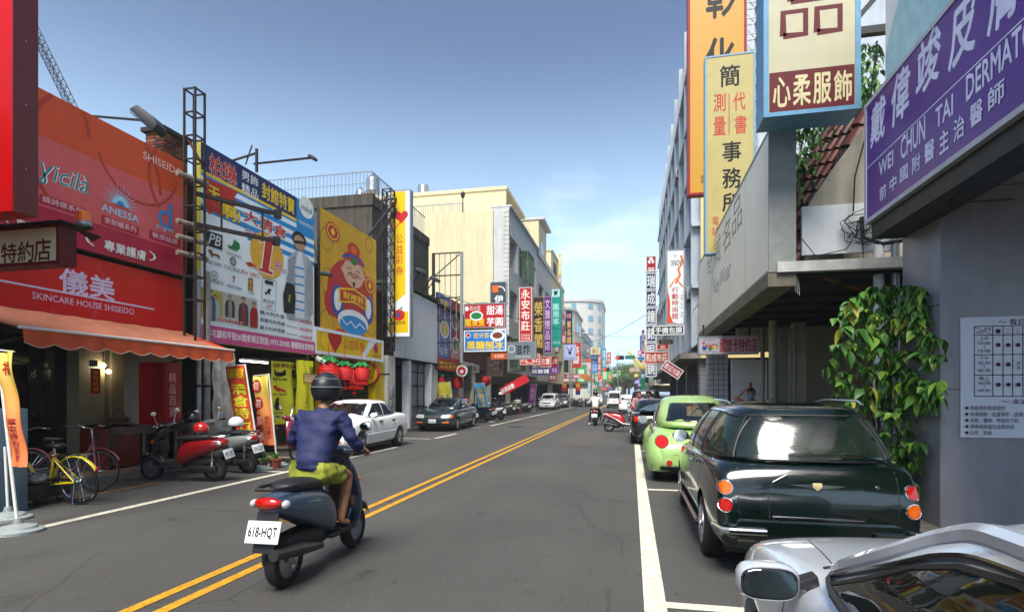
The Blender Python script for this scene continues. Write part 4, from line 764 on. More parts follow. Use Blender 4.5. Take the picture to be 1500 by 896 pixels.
floodlight('large grey floodlight on a pole arm above the orange panel', PD(133, 170, 12.2), PD(218, 177, 11.2), .62, .25, .7)
floodlight('small black floodlight at the end of long arm over the billboard', PD(372, 240, 13.4), PD(458, 231, 12.6), .2, .2, .5)
floodlight('black floodlight above the grey metal shed roof', PD(600, 420, 25), PD(617, 398, 24), .55, .2, .4)
floodlight('black floodlight beside the bare steel sign frame', PD(627, 423, 27), PD(637, 409, 26), .5, .1, .4)
floodlight('grey floodlight peeping between the two billboards', PD(462, 400, 16.6), PD(478, 401, 15.8), .32, .2, .1)
m = MB(); p = PD(376, 252, 13.3); m.bar((0, 0, 0), (0, 0, .55), .025).bar((0, 0, .45), (-.8, 0, .3), .02).bar((-.3, 0, .2), (-.2, .1, .7), .012); tag(m.obj('arm_bracket', STEEL), 'short black bracket carrying the long floodlight arm', 'bracket').location = p
# brick pier behind the steel tower: every brick
t = thing('brick_pier', 'old red brick pier above the orange panel corner', 'brick pier', PX(238, 250, -9.45)); BRM = [mat('brick_'+n_, h, .85, var=.3, sc=12) for n_, h in (('red', '#7a3c28'), ('dark', '#542a20'), ('pale', '#8e5a42'))]
t.location = (-9.5, YL(240, -9.5), 6.02); yy = YL(276, -9.5)-t.location.y; bx('mortar', mat('mortar', '#6a6258', .9), t, -.46, -.012, .012, yy-.012, 0, 1.0)
bm_ = [MB().box(0, .21, 0, .2, 0, .055).mesh('brick', bevel=.004) for _ in BRM]
for i, b in enumerate(bm_): b.materials.append(BRM[i])
nb = int(yy/.215)
for k in range(15):
    for j in range(nb+1):
        y = j*.215-(.107 if k % 2 else 0)
        if y < -.01: y = 0
        if y+.2 > yy: continue
        o = bpy.data.objects.new('brick', random.choice(bm_)); COL.objects.link(o); o.parent = t; o.location = (-.21+random.uniform(-.006, .006), y, k*.066+.004)
    for j in range(2): o = bpy.data.objects.new('brick', random.choice(bm_)); COL.objects.link(o); o.parent = t; o.location = (-.43+.215*j-.02*(k % 2), random.uniform(-.004, .004), k*.066+.004)
bx('coping', mat('dark_coping', '#2c2622', .9), t, -.52, .06, -.06, yy+.04, 1.0, 1.09)
# steel sign tower with the arms that cross the billboard
A = PX(285, 500, -8.85); t = thing('steel_sign_tower', 'tall open steel tower between the orange panel and the billboard', 'steel tower', (A.x, A.y, 0)); zt = PX(285, 133, -8.85).z; sq = .13
for x, y in ((-sq, -sq), (sq, -sq), (sq, sq), (-sq, sq)): bx('post', STEEL, t, x-.018, x+.018, y-.018, y+.018, 2.4, zt)
for k in range(10):
    z = zt-.02-k*.48; q = MB()
    for a, b in (((-sq, -sq), (sq, -sq)), ((sq, -sq), (sq, sq)), ((sq, sq), (-sq, sq)), ((-sq, sq), (-sq, -sq))): q.bar((*a, z), (*b, z), .014)
    q.obj('ring', STEEL, t)
for py_, px_ in ((283, 407), (328, 405)):
    z = PX(285, py_, -8.85).z; e = PX(px_, py_-5, -8.0); q = MB().bar((0, 0, z), (e.x-A.x, e.y-A.y, z), .04); q.obj('arm', STEEL, t); bx('arm_end', BLACK, t, e.x-A.x-.06, e.x-A.x+.06, e.y-A.y-.06, e.y-A.y+.06, z-.1, z+.1)
q = MB(); e = PX(407, 283, -8.0); z1 = PX(285, 283, -8.85).z; z2 = PX(285, 328, -8.85).z
for f in (.3, .8): MB().bar(((e.x-A.x)*f, (e.y-A.y)*f, z2-.02), ((e.x-A.x)*f, (e.y-A.y)*f, z1), .015).obj('hanger', STEEL, t)
for k, py_ in enumerate((262, 330, 352, 375)):
    z = PX(285, py_, -8.85).z; MB().tube([(-.1, -.35, z), (.05, .3, z)], .055, 10).obj('pipe_stub', mat('old_pipe', '#8a7f70', .6, var=.3), t)
MB().bar((-.1, -.1, zt-1.0), (.1, .1, zt-1.5), .02).obj('rusty_bar', mat('rust', '#6a3a24', .9), t)
q = MB(); z = PX(300, 500, -8.85).z
# cables along the billboard row
m = MB()
for k in range(5):
    y0_ = Y1-.4+.12*k; m.tube([(-9.2, y0_, 6.4-.3*k), (-9.1, y0_+.3, 5.2-.3*k), (-9.2, y0_+.5, 3.4)], .012, 5)
tag(m.obj('cable_bundle', BLACK), 'black cables hanging in the gap between the billboards', 'cables')
m = MB(); m.bar((-9.3, Y2-1.6, 7.2), (-8.8, Y2+.1, 9.2), .04).bar((-9.3, Y2-1.6, 6.6), (-8.8, Y2+.1, 8.9), .04).bar((-9.4, Y2-.4, 8.9), (-8.7, Y2-.4, 8.95), .03)
tag(m.obj('sign_brace', STEEL), 'black steel braces holding the tall lottery sign', 'brace')
lattice('lattice_tower', 'black lattice frame directly behind the tall lottery sign', (-9.05, Y2-.35, 3.2), (-9.05, Y2-.35, 9.3), .34, 12, .02)
# bare steel frame and the big food poster
A, Bp = PD(635, 540, 26.5), PD(679, 540, 26.5); zt = PD(635, 371, 26.5).z; t = thing('bare_sign_frame', 'empty steel sign frame standing in front of the food poster', 'steel frame', (A.x, A.y, 0)); W_ = Bp.x-A.x
for x in (0, W_): bx('post', GALV if x else STEEL, t, x-.06, x+.06, -.06, .06, 3.0, zt)
for k in range(6): bx('rail', STEEL, t, 0.061, W_-.061, -.03, .03, zt-.05-k*1.05, zt-k*1.05)
for k in range(4): bx('stud', GALV, t, W_*(k+1)/5-.015, W_*(k+1)/5+.015, .035, .06, 3.6, zt)
for k in range(2): MB().bar((0.06, -.05, zt-1.1-k*2.1), (W_-.06, -.05, zt-.1-k*2.1), .02).obj('brace', STEEL, t)
MB().bar((-1.6, 0, zt-3.0), (0, 0, zt-1.0), .03).bar((-1.6, 0, zt-3.4), (0, 0, zt-1.9), .03).obj('stay', STEEL, t)
s = SL('food_poster', 'large blue and red food poster behind the bare steel frame', 'billboard', 640, 677, 427, 541, -9.0, d=.06, face=mat('poster_blue', '#24509a', .4), body=STEEL)
s.poly([(.45, .15), (.55, .45), (.5, 1), (1, 1), (1, .15)], K('#b03420')); s.r(0, 1, 0, .16, K('#a8301c')); s.t('關東煮芋圓', .1, .9, .03, .12, YEL, bold=.03); s.t('芋圓', .1, .42, .78, .95, YEL, bold=.04); s.t('豆花', .1, .4, .2, .3, WHT); s.t('燒仙草', .52, .95, .18, .28, WHT)
for u, v, c_ in ((.28, .55, '#c9b23a'), (.72, .38, '#5a7f3a'), (.7, .7, '#b87a4a')): s.disc(u, v, .17*s.w, WHT, ry=.12*s.h); s.disc(u, v, .13*s.w, K(c_), ry=.09*s.h)
def sf(name, lab, px0, px1, yt, yb, D, face, texts, frame=None, d=.2, cat='shop sign', fw=.05, body=None):
    S = SF(name, lab, cat, px0, px1, yt, yb, D, d=d, face=face, frame=frame, body=body or GALV, fw=fw)
    for t_ in texts: S.t(t_[0], *t_[1:5], t_[5], **(t_[6] if len(t_) > 6 else {}))
    return S
V = dict(vert=True, bold=.03); BO = dict(bold=.035)
s = sf('projecting_sign', 'red hotpot and taro dessert sign above a blue ice sign', 680, 740, 445, 481, 28.5, K('#b01a20'), [('百分百', .13, .4, .72, .9, WHT), ('關東煮', .03, .5, .07, .4, YEL, BO), ('芋圓', .55, .95, .07, .42, WHT, BO), ('甜湯', .55, .95, .52, .9, WHT, BO)], frame=GALV); s.disc(.3, .5, .35, WHT, ry=.25); s.disc(.3, .5, .28, GRN, ry=.17); s.disc(.06, .8, .12, WHT)
s = sf('projecting_sign', 'bright blue shaved ice sign under the red hotpot sign', 680, 741, 484, 515, 28.5, mat('ice_blue', '#1576c4', .4), [('百分百', .22, .6, .62, .88, YEL, BO), ('黑糖刨冰', .06, .95, .08, .5, YEL, dict(bold=.05))], frame=WHT); s.disc(.1, .77, .13, WHT); s.disc(.1, .77, .09, RED); s.disc(.8, .72, .38, WHT, ry=.27); s.disc(.8, .74, .26, K('#6a3a24'), ry=.16)
s = sf('projecting_sign', 'dark grey sign with an orange square and one white character', 718, 742, 413, 447, 35, K('#3c4246'), [('伊', .25, .8, .08, .42, WHT, BO)], frame=GALV); s.r(.12, .5, .55, .85, ORG); s.ring(.6, .58, .3, .06, WHT, 0, pi*.6)
s = sf('projecting_sign', 'silver grey fried food sign with brushed black characters', 743, 785, 501, 526, 33, K('#6e7880'), [('炸', .55, .8, .3, .85, BLK, BO), ('滋', .3, .52, .25, .85, BLK, BO), ('THE FRIED', .3, .8, .1, .18, WHT)], frame=GALV); s.ring(.15, .6, .2, .03, WHT)
sf('projecting_sign', 'tall red draper sign with four white characters', 760.5, 779, 421, 500, 42, K('#a8141a'), [('永安布莊', .15, .85, .2, .96, K('#e8dccb'), V), ('日本布料\n花布窗簾', .15, .85, .03, .14, K('#e8dccb'))], frame=K('#c9b0a8'), fw=.06)
sf('projecting_sign', 'tall dark brown sign with gold brushed characters', 780.5, 797, 435, 520, 46, K('#2c1a10'), [('榮香閣', .12, .88, .12, .92, K('#b9a050'), V)], frame=K('#8a7a60'))
sf('projecting_sign', 'tall purple boutique sign behind the brown one', 797, 808, 434, 517, 50, K('#5a1a70'), [('文雅精品店', .1, .8, .05, .95, K('#c8b0d8'), V)], frame=K('#a090b0'))
s = sf('projecting_sign', 'tall teal sign with a pi symbol on top', 807, 822, 424, 508, 54, K('#0e8a80'), [('圓周率', .15, .8, .38, .75, K('#9fd8d0'), V), ('IR05', .2, .9, .05, .1, K('#9fd8d0'))], d=.5, body=K('#0e8a80')); s.r(.1, .85, .87, 1, K('#b8d8dc')); s.t('π', .25, .7, .89, .98, TEAL)
sf('projecting_sign', 'narrow navy clock shop sign with gold characters', 829, 838, 455, 505, 62, K('#1c2250'), [('寶島鐘', .15, .85, .05, .7, K('#c8a040'), V), ('鐘', .15, .85, .78, .92, K('#d89080'))], d=.4, body=K('#1c2250'))
sf('wall_poster', 'narrow pink and black photo sign beside the navy clock sign', 823, 828, 459, 503, 63, K('#8a5a6a'), [('美', .2, .8, .6, .8, WHT)], d=.2)
# bunny head sign on its pole
s = sf('square_pole_sign', 'square pale blue sign with a black rabbit head on a pole', 825.5, 844, 504, 527, 52, K('#a8b4dc'), [('PLAYBOY', .08, .92, .05, .17, K('#3a3f78'), BO)], frame=GALV, fw=.03)
s.line([(.12, .28), (.12, .92), (.88, .92), (.88, .28), (.12, .28)], .03, K('#3a3f78')); s.poly([(.46, .52), (.42, .66), (.30, .80), (.24, .86), (.30, .70), (.40, .54), (.38, .42), (.44, .36), (.52, .33), (.60, .38), (.62, .50), (.60, .56), (.68, .72), (.70, .86), (.62, .78), (.54, .62), (.52, .56)], BLK)
MB().tube([(s.w/2, .1, -s.o.location.z+.12), (s.w/2, .1, 0)], .07, 10).obj('pole', GALV, s.o)
sf('shop_sign', 'red sign with white draper characters under the grey fried food sign', 762, 790, 518, 534, 41, K('#b01a1c'), [('永安', .05, .4, .2, .85, K('#e0d0c0'), BO), ('莊', .62, .95, .2, .9, K('#e0d0c0'), BO), ('0491676', .3, .7, .08, .25, WHT)], frame=K('#e0d0c0'), fw=.03)
sf('shop_sign', 'red antiques sign beside the red draper sign', 791, 807, 522, 537, 45, K('#a8181c'), [('古董', .1, .9, .2, .85, K('#e0d0c0'), BO)], frame=K('#e0d0c0'), fw=.03)
sf('shop_sign', 'dark red book sign next to the antiques sign', 808, 817, 522, 537, 49, K('#8a1c30'), [('上書', .1, .9, .3, .8, K('#e0d0c0'))])
sf('shop_sign', 'purple and white tile of characters under the red signs', 778, 805, 539, 549, 44, K('#3c2c6e'), [('眼鏡 鐘錶 珠寶', .04, .96, .2, .85, WHT, BO)])
sf('shop_sign', 'plain purple strip sign past the tiled character sign', 806, 818, 537, 547, 48, K('#6a2c80'), [('精品', .2, .8, .2, .8, K('#d8c0e0'))])
sf('hanging_sign', 'dark brown wooden sign above the round red lanterns', 713, 736, 522, 551, 34.5, K('#4a3c34'), [('一品香', .2, .8, .35, .75, K('#9a9084'))], d=.1); sf('hanging_sign', 'small orange sign tucked under the blue ice sign', 719, 742, 517, 526, 34, K('#c45a1c'), [('牛肉麵', .2, .8, .25, .75, WHT)], d=.1)
s = SL('shop_sign', 'pale wall panel with three dark gold characters by the lantern', 'shop sign', 687, 702, 532, 544, -9.0, d=.02, face=WHITEW); s.t('有巢氏', .08, .92, .15, .85, K('#4a3c1c'), bold=.05)
p = PD(677, 543, 29); t = thing('round_sign', 'small round red and white cup emblem sign of the eatery', 'shop sign', p); MB().lathe([(.3, -.06), (.3, .06)], axis='y', n=22).obj('sign_box', WHT, t); MB().lathe([(.22, 0), (.22, .01)], (0, -.075, 0), 'y', 20).obj('emblem', RED, t); MB().lathe([(.1, 0), (.1, .01)], (0, -.09, -.03), 'y', 12).obj('emblem', WHT, t); bx('back_box', BPL, t, .05, .42, .1, .3, -1.0, .25)
for px0, px1, yt, yb, D, f_, tx in ((803, 815, 548, 558, 60, '#7a1c2c', '酒酒'), (800, 850, 0, 0, 0, 0, 0),):
    if D: sf('shop_sign', 'dark red liquor sign hanging far along the arcade', px0, px1, yt, yb, D, K(f_), [(tx, .1, .9, .2, .8, WHT)])
# signs of the rounded corner building
s = sf('fascia_sign', 'pink fascia sign over the corner building arcade', 829, 850, 547.5, 554.5, 82, K('#c8486a'), [('素食餐廳', .05, .95, .2, .8, WHT, BO)], d=.1); sf('fascia_sign', 'dark fascia sign beside the pink corner fascia', 818, 829, 547.5, 554.5, 82, K('#6a2a2c'), [('酒店', .1, .9, .2, .8, WHT)], d=.1); s = sf('fascia_sign', 'striped yellow and red fascia at the rounded corner', 851, 862, 547.5, 554.5, 83, K('#c8902c'), [], d=.1)
for k in range(4): s.r(.1+.25*k, .2+.25*k, 0, 1, RED)
for px0, lb in ((823, 'red and yellow banner on the first corner pillar'), (843, 'red and yellow banner on the second corner pillar')): s = sf('pillar_banner', lb, px0, px0+7, 559, 578, 84, K('#a8281c'), [('特價', .1, .9, .55, .9, YEL)], d=.03, cat='banner'); s.r(0, 1, 0, .3, NVY)
# ============================================================ right row: clinic, old tiled house, signs
GSTONE = mat('grey_stone_cladding', '#9a99a0', .35, var=.22, streak=.4, sc=1.2, bump=.05); CEIL = mat('pale_ceiling', '#a5a79c', .8, var=.12); PURP = mat('purple_lightbox', '#541a8c', .3, var=.1, sc=.8, spec=.3); LAV = K('#dfe2ff')
t = thing('clinic_building', 'grey stone clad clinic with open arcade under the purple sign', 'building', (3.2, 7.6, 0))
bx('pillar', GSTONE, t, 0, .8, -.85, 0, .14, 3.72, bevel=.01); bx('front_wall', GSTONE, t, .802, 6, -.84, -.5, .14, 3.72)
m = MB(); m.box(.9, 5, -.846, -.841, 2.78, 2.788).box(1.05, 1.058, -.846, -.841, .14, 2.78).box(.0, .8, -.856, -.851, 1.6, 1.606).box(-.006, -.001, -.84, -.01, 1.3, 1.306).box(-.006, -.001, -.84, -.01, 2.5, 2.506)
m.obj('joint', BLACK, t)
bx('ceiling', CEIL, t, -.25, 6, -14, 0, 3.73, 3.85); bx('wall', WHITEW, t, -.1, 6, -14, 0, 3.86, 6.4); bx('fascia_panel', mat('pale_blue_grey_panel', '#e6ebee', .5, var=.08), t, -.32, -.2, -14, -.35, 5.1, 7.2)
MB().add([(-.326, -2.3, 5.1), (-.326, -.36, 5.1), (-.326, -.36, 5.5), (-.326, -1.8, 7.2), (-.326, -4.4, 7.2)], [(0, 1, 2, 3, 4)]).obj('blue_band', mat('aqua_band', '#9fd0dc', .4), t)
bx('beam', BLACK, t, -.35, .02, -14, -.05, 3.42, 3.72)
m = MB(); m.tube([(1.4, -.3, 3.7), (.6, -.9, 3.55), (-.2, -1.4, 3.4), (-.3, -2.6, 3.5)], .008, 5); m.obj('cable', BLACK, t)
s = SR('clinic_sign', 'huge glossy purple dermatology clinic sign with lavender characters', 'shop sign', 1268, 2600, 156, 329, 2.8, pm=1268, d=.18, face=PURP, body=BLACK, frame=K('#b9bcc8'), fw=.045)
for k, (ch, a, b, yt, yb) in enumerate((('戴', 1275, 1298, 160, 220), ('偉', 1306, 1334, 118, 190), ('竣', 1342, 1379, 70, 148), ('皮', 1389, 1433, 15, 110), ('膚', 1446, 1500, -40, 60), ('科', 1515, 1580, -110, 10))): s.T(ch, a, b, yt, yb, LAV, bold=.035, shear=.15)
A, Bb = s.q(1270, 249), s.q(1500, 35); s.line([(A[0], .46), (.98, .46)], .012, LAV)
for tx, a, b, yt, yb in (('WEI', 1288, 1309, 238, 260), ('CHUN', 1320, 1356, 202, 236), ('TAI', 1371, 1397, 160, 190), ('DERMATOLOGY', 1416, 1600, 112, 150)): s.T(tx, a, b, yt, yb, LAV, bold=.03)
for ch, a, b, yt, yb in (('前', 1289, 1299, 275, 296), ('中', 1304, 1314, 262, 283), ('國', 1319, 1331, 248, 269), ('附', 1337, 1349, 232, 257), ('醫', 1355, 1370, 213, 242), ('主', 1377, 1391, 196, 228), ('治', 1398, 1414, 177, 210), ('醫', 1422, 1441, 157, 190), ('師', 1449, 1473, 132, 165)): s.T(ch, a, b, yt, yb, LAV, bold=.03)
# timetable board
PUR = K('#4a1440'); TB = mat('notice_white', '#d4d9e4', .4, var=.04)
Yb = 6.735; a = PY(1407, 640, Yb); S = Sign('timetable_board', 'white clinic timetable board with purple grid on the grey wall', 'notice board', (a.x, Yb, a.z), 0, PY(1560, 600, Yb).x-a.x, PY(1407, 465, Yb).z-a.z, d=.012, face=TB, body=TB); S.rz = 0; s = S
s.T('〜 看診時間 〜', 1462, 1545, 467, 476, PUR, bold=.02)
X_ = [1427, 1454, 1469, 1483, 1498, 1512, 1527, 1541]; Y_ = [478, 491, 519.5, 549, 580]
for x in X_: u = s.q(x, 500)[0]; s.line([(u, s.q(x, 478)[1]), (u, s.q(x, 580)[1])], .009, PUR)
for y in Y_: v = s.q(1430, y)[1]; s.line([(s.q(1427, y)[0], v), (s.q(1541, y)[0], v)], .009, PUR)
s.line([s.q(1428, 479), s.q(1453, 490)], .005, PUR); s.T('星期', 1441, 1451, 480, 484, PUR); s.T('時段', 1430, 1440, 485, 489, PUR)
for k, c_ in enumerate('一二三四五六'): s.T(c_, X_[k+1]+4, X_[k+2]-4, 482, 488, PUR)
for j, (n_, h1, h2) in enumerate((('上午', '09:00', '12:00'), ('下午', '02:30', '05:30'), ('晚上', '06:00', '09:00'))):
    y = Y_[j+1]; s.T(n_, 1434, 1448, y+2, y+8, PUR); s.T(h1, 1432, 1450, y+9.5, y+14, PUR); s.T('≀', 1440, 1442, y+15.5, y+18.5, PUR); s.T(h2, 1432, 1450, y+20.5, y+25, PUR)
    for k in range(6):
        u, v = s.q((X_[k+1]+X_[k+2])/2, y+14)
        if j == 1 and k == 2: s.T('休\n息', X_[k+1]+5, X_[k+2]-4, y+9, y+22, PUR)
        else: s.disc(u, v, .021, PUR)
s.T('〜 主治項目 〜', 1466, 1545, 584, 591, PUR, bold=.02)
for k, tx in enumerate(('青春痘粉刺與痘疤', '皮膚過敏．皮膚濕疹．皮膚炎', '足癬．體癬．甲癬及汗皰', '病毒與細菌性皮膚疾病', '白斑．乾癬')):
    y = 597+9*k; u, v = s.q(1415, y); s.disc(u, v, .016, PUR); s.T(tx, 1420, 1420+len(tx)*6.4, y-3.2, y+3.2, PUR, bold=0)
# ------ name sign of the fashion shop and what carries it
KF = mat('ivory_lightbox', '#f2ecd8', .5, var=.05, sc=2, streak=.5); KE = mat('bluish_alu', '#dfe8ec', .4, .3, var=.08)
s = SR('fashion_shop_sign', 'long weathered ivory shop sign with faded grey letters over the arcade', 'shop sign', 1024, 1127, 190, 398, 2.0, pm=1127, d=.36, face=KF, body=KE, frame=K('#8e928e'), fw=.03)
FAD = K('#8a8478')
for ch, a, b, yt, yb in (('奇', 1036, 1043, 372, 408), ('威', 1047, 1056, 355, 394), ('名', 1059, 1070, 332, 375), ('品', 1073, 1087, 304, 350)): s.T(ch, a, b, yt, yb, FAD)
for ch, a, b, yt, yb in (('KeyWear', 1046, 1071, 405, 440),): s.T(ch, a, b, yt+6, yb, FAD, bold=0)
for k in (1, 2, 3, 4): s.line([(k/5, 0), (k/5, 1)], .01, FAD)
NS = s; yn, yf = s.o.location.y-s.w, s.o.location.y; zb = s.o.location.z
t = thing('old_house', 'old two storey house with tiled roof behind the ivory shop sign', 'house', (2.4, yn, 0)); L = 15
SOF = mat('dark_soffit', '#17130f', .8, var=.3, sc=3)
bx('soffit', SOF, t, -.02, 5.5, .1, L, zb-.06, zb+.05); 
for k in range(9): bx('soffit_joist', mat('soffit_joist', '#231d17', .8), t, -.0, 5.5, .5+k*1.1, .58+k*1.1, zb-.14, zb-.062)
bx('edge_beam', mat('grimy_cream_beam', '#6e6856', .7, var=.3, sc=4, streak=.3), t, -.42, -.03, .0, yf-yn, zb-.22, zb-.02)
bx('cross_beam', mat('off_white_beam', '#c4c4bc', .6, var=.2), t, -.3, 1.9, -.05, .12, zb+.0-.02, zb+.13)
bx('wall', mat('grimy_wall', '#a8a292', .85, var=.3, sc=2, streak=.5), t, 1.0, 6, 1.2, L, zb+.06, zb+2.0); 
p1, p2 = PY(1172, 376, yn+.4), PY(1305, 372, yn+.4)
bx('fascia_board', mat('white_board', '#dfe3e4', .5, var=.1, streak=.4), t, p1.x-2.4, p2.x-2.4, .3, .36, p1.z, PY(1172, 306, yn+.4).z)
MB().prism([(p1.x-2.4, p1.z+.6), (p1.x-1.95, p1.z+1.3), (p1.x-1.3, p1.z+2.2), (p2.x-2.4, p1.z+2.2), (p2.x-2.4, p1.z+.6)], .37, .45).obj('gable_wall', mat('grimy_wall', '#a8a292'), t)
bx('inner_wall', mat('beige_inner_wall', '#b8b098', .8, var=.12, sc=1.5, streak=.3), t, 1.15, 6, 6.3, 6.5, .14, zb-.15); bx('inner_beam', mat('beige_inner_wall', '#b8b098'), t, .2, 6, 6.0, 6.25, zb-.75, zb-.15); bx('inner_wall', mat('beige_inner_wall', '#b8b098'), t, 3.0, 3.2, .4, 6.29, .14, zb-.15)
bx('white_wall', WHT, t, .6, 1.6, 9.2, 9.4, .14, 2.6); bx('red_strip', RED, t, 1.1, 1.16, 9.16, 9.19, .3, 1.9)
for px_, D, r, lb in ((1132, 12.3, .085, 0), (1117, 13.5, .05, 0)):
    p = PD(px_, 577, D); MB().tube([(p.x-2.4, p.y-yn, .14), (p.x-2.4, p.y-yn, zb-.2)], r, 14).obj('column', mat('cream_column', '#a39c86', .6, var=.15), t, smooth=True)
p = PD(1172, 577, 12.6); bx('square_column', mat('beige_inner_wall', '#b8b098'), t, p.x-2.4-.12, p.x-2.4+.12, p.y-yn, p.y-yn+.3, .14, zb-.2)
p = PD(1150, 577, 12.4); q = MB()
for dx in (-.13, .13): bx('rack_post', GALV, t, p.x-2.4+dx-.035, p.x-2.4+dx+.035, p.y-yn, p.y-yn+.08, .14, 3.0)
for z in (1.2, 1.9, 2.9): bx('rack_rung', GALV, t, p.x-2.4-.094, p.x-2.4+.094, p.y-yn+.02, p.y-yn+.05, z, z+.04)
MB().tube([(p2.x-2.62, .25, .14), (p2.x-2.62, .25, p2.z+.1)], .07, 12).obj('down_pipe', WHT, t, smooth=True); MB().tube([(p2.x-2.42, .2, .14), (p2.x-2.42, .2, p2.z+.5)], .055, 12).obj('down_pipe', GALV, t, smooth=True)
a, b = PD(1208, 405, 8.4), PD(1272, 428, 9.0); o = MB().bar((0, 0, 0), b-a, .028).obj('wooden_batten', mat('rusty_batten', '#8a5c2a', .8, var=.4, sc=15)); o.location = a; tag(o, 'rusty brown batten leaning under the white cross beam', 'batten')
m = MB(); c_ = PD(1168, 405, 8.3)
for k in range(3): m.tube([c_, c_+Vector((.02*k-.02, 0, -.1)), c_+Vector((.03*(k-1), .01, -.22-.03*k))], .004, 4)
tag(m.obj('string', WHT), 'white string ends tied around the cross beam', 'string')
# roof of old half-round tiles
RT = [mat('roof_tile_'+n_, h, .45, var=.3, sc=8) for n_, h in (('brown', '#5a2618'), ('dark', '#401e16'), ('red', '#6e3020'))]
rl = Vector((PY(1163, 402, yn+.5).x, yn+.5, PY(1163, 402, yn+.5).z)); rh = PY(1290, 150, yn+.5); ln = sqrt((rh.x-rl.x)**2+(rh.z-rl.z)**2); an = math.atan2(rh.z-rl.z, rh.x-rl.x)
rt = thing('tiled_roof', 'steep brown red tiled roof slope of the old house behind signs', 'roof', rl); rt.rotation_euler = (Matrix.Rotation(-an, 3, 'Y') @ Matrix.Rotation(radians(30), 3, 'X')).to_euler()
bx('roof_deck', BLACK, rt, 0, ln, .02, 1.0, -.05, 0)
def tile_mesh(r, L_):
    return MB().grid(lambda u, v: (L_*v, r*cos(pi*(1-u)), (r*(1+.12*(1-v)))*sin(pi*(1-u))*1.0+.035*(1-v)), 8, 1).mesh('roof_tile', smooth=True, solid=.014)
vt = [tile_mesh(.13, .38) for _ in RT]; ct = [tile_mesh(.062, .27) for _ in RT]
for L_ in (vt, ct):
    for i, me in enumerate(L_): me.materials.append(RT[i])
for k in range(int(ln/.34)): o = bpy.data.objects.new('roof_tile', random.choice(vt)); COL.objects.link(o); o.parent = rt; o.location = (k*.34, .06, .01)
for j in range(5):
    for k in range(int(ln/.235)): o = bpy.data.objects.new('roof_tile', random.choice(ct)); COL.objects.link(o); o.parent = rt; o.location = (k*.235, .22+j*.15, .005); o.rotation_euler = (0, 0, random.uniform(-.02, .02))
# cable tangle
m = MB(); c_ = PY(1262, 318, yn+.25)
for k in range(11):
    a0 = random.uniform(0, 6); pts = []
    for j in range(9): a = a0+j*.6; pts.append((c_.x+random.uniform(-.12, .12)+.26*cos(a)*(.5+.06*k % .6), c_.y-.03*random.random()-.02, c_.z-.1+.26*sin(a)*(.4+.05*k % .7)-.02*j))
    m.tube(pts, random.choice((.004, .007, .011)), 4)
m.tube([c_, c_+Vector((.02, 0, -.3)), c_+Vector((.25, -.05, -.42)), c_+Vector((.5, -.1, -.4))], .03, 6); m.tube([PY(1175, 350, yn+.2), PY(1195, 375, yn+.2), PY(1240, 365, yn+.2), PY(1262, 330, yn+.2)], .008, 5); m.tube([PY(1285, 60, yn+.2), PY(1268, 200, yn+.2), PY(1252, 260, yn+.2), PY(1250, 310, yn+.2)], .011, 5); m.tube([c_, PY(1265, 380, yn+.2), PY(1275, 410, yn+.2), PY(1290, 380, yn+.2)], .008, 5)
tag(m.obj('cable_tangle', BLACK), 'tangled black cables on the wall above the vine', 'cables')
# ------ projecting signs of the right row
BRO = mat('sign_blue_edge', '#5a8fb0', .45, var=.15)
s = SF('clothes_shop_sign', 'large cream clothes shop sign with blue edges and maroon foot band', 'shop sign', 1120, 1259, -170, 172, 7.6, d=.45, face=mat('cream_sign_face', '#b0aa8c', .5, var=.05), body=BRO, frame=BRO, fw=.05)
def band(S, y0, y1, m_, ch, inset=.05):
    v0, v1 = S.q(1120, y1)[1], S.q(1120, y0)[1]; S.r(inset, 1-inset, v0, v1, m_); return v0, v1
v0, v1 = s.q(1125, 168)[1], s.q(1125, 108)[1]; s.r(.05, .95, v0, v1, MAR)
for k, c_ in enumerate('心柔服飾'): s.t(c_, .09+.215*k, .28+.215*k, v0+.025, v1-.02, K('#c9bf94'), bold=.03)
z0, z1 = s.q(1190, 52)[1], s.q(1190, 14)[1]
def sqr(a, b, c_, d, wd): s.line([(a, c_), (a, d), (b, d), (b, c_), (a, c_)], wd, MAR)
sqr(.20, .44, z0+.01, z1, .085); sqr(.56, .80, z0+.01, z1, .085); sqr(.28, .72, z1+.045, z1+.15, .085); s.line([(.16, z0+.01), (.84, z0+.01)], .0001, MAR)
MB().bar((s.w+.02, .2, s.h*.7), (s.w+.9, .2, s.h*.7), .09).bar((s.w+.02, .2, s.h*.35), (s.w+.9, .2, s.h*.35), .05).bar((s.w+.02, .2, s.h*.4), (s.w+.7, .2, s.h*.65), .03).obj('bracket', BLACK, s.o)
s = SF('agency_sign', 'tall pale gold office sign with black and red characters', 'shop sign', 1033, 1106, 84, 372, 13.6, d=.22, face=mat('pale_gold_face', '#a89a5c', .45, var=.08, sc=3), body=mat('grey_blue_edge', '#6e93a8', .5), frame=mat('grey_blue_edge', '#6e93a8'), fw=.035)
for c_, y, x0, x1, hh in (('簡', 97, 1054, 1084, 32), ('事', 208, 1058, 1086, 30), ('務', 247, 1058, 1086, 30), ('所', 283, 1058, 1086, 28)): s.T(c_, x0, x1, y, y+hh, BLK, bold=.03)
for c_, x0, y in (('代', 1074, 136), ('書', 1076, 170), ('測', 1045, 138), ('量', 1045, 172)): s.T(c_, x0, x0+18, y, y+27, K('#b03a28'), bold=.02)
s.line([s.q(1068, 137), s.q(1068, 198)], .02, K('#b03a28')); s.T('電話', 1043, 1053, 318, 345, K('#b03a28'), vert=True)
YO = mat('amber_face', '#b88512', .4, var=.05)
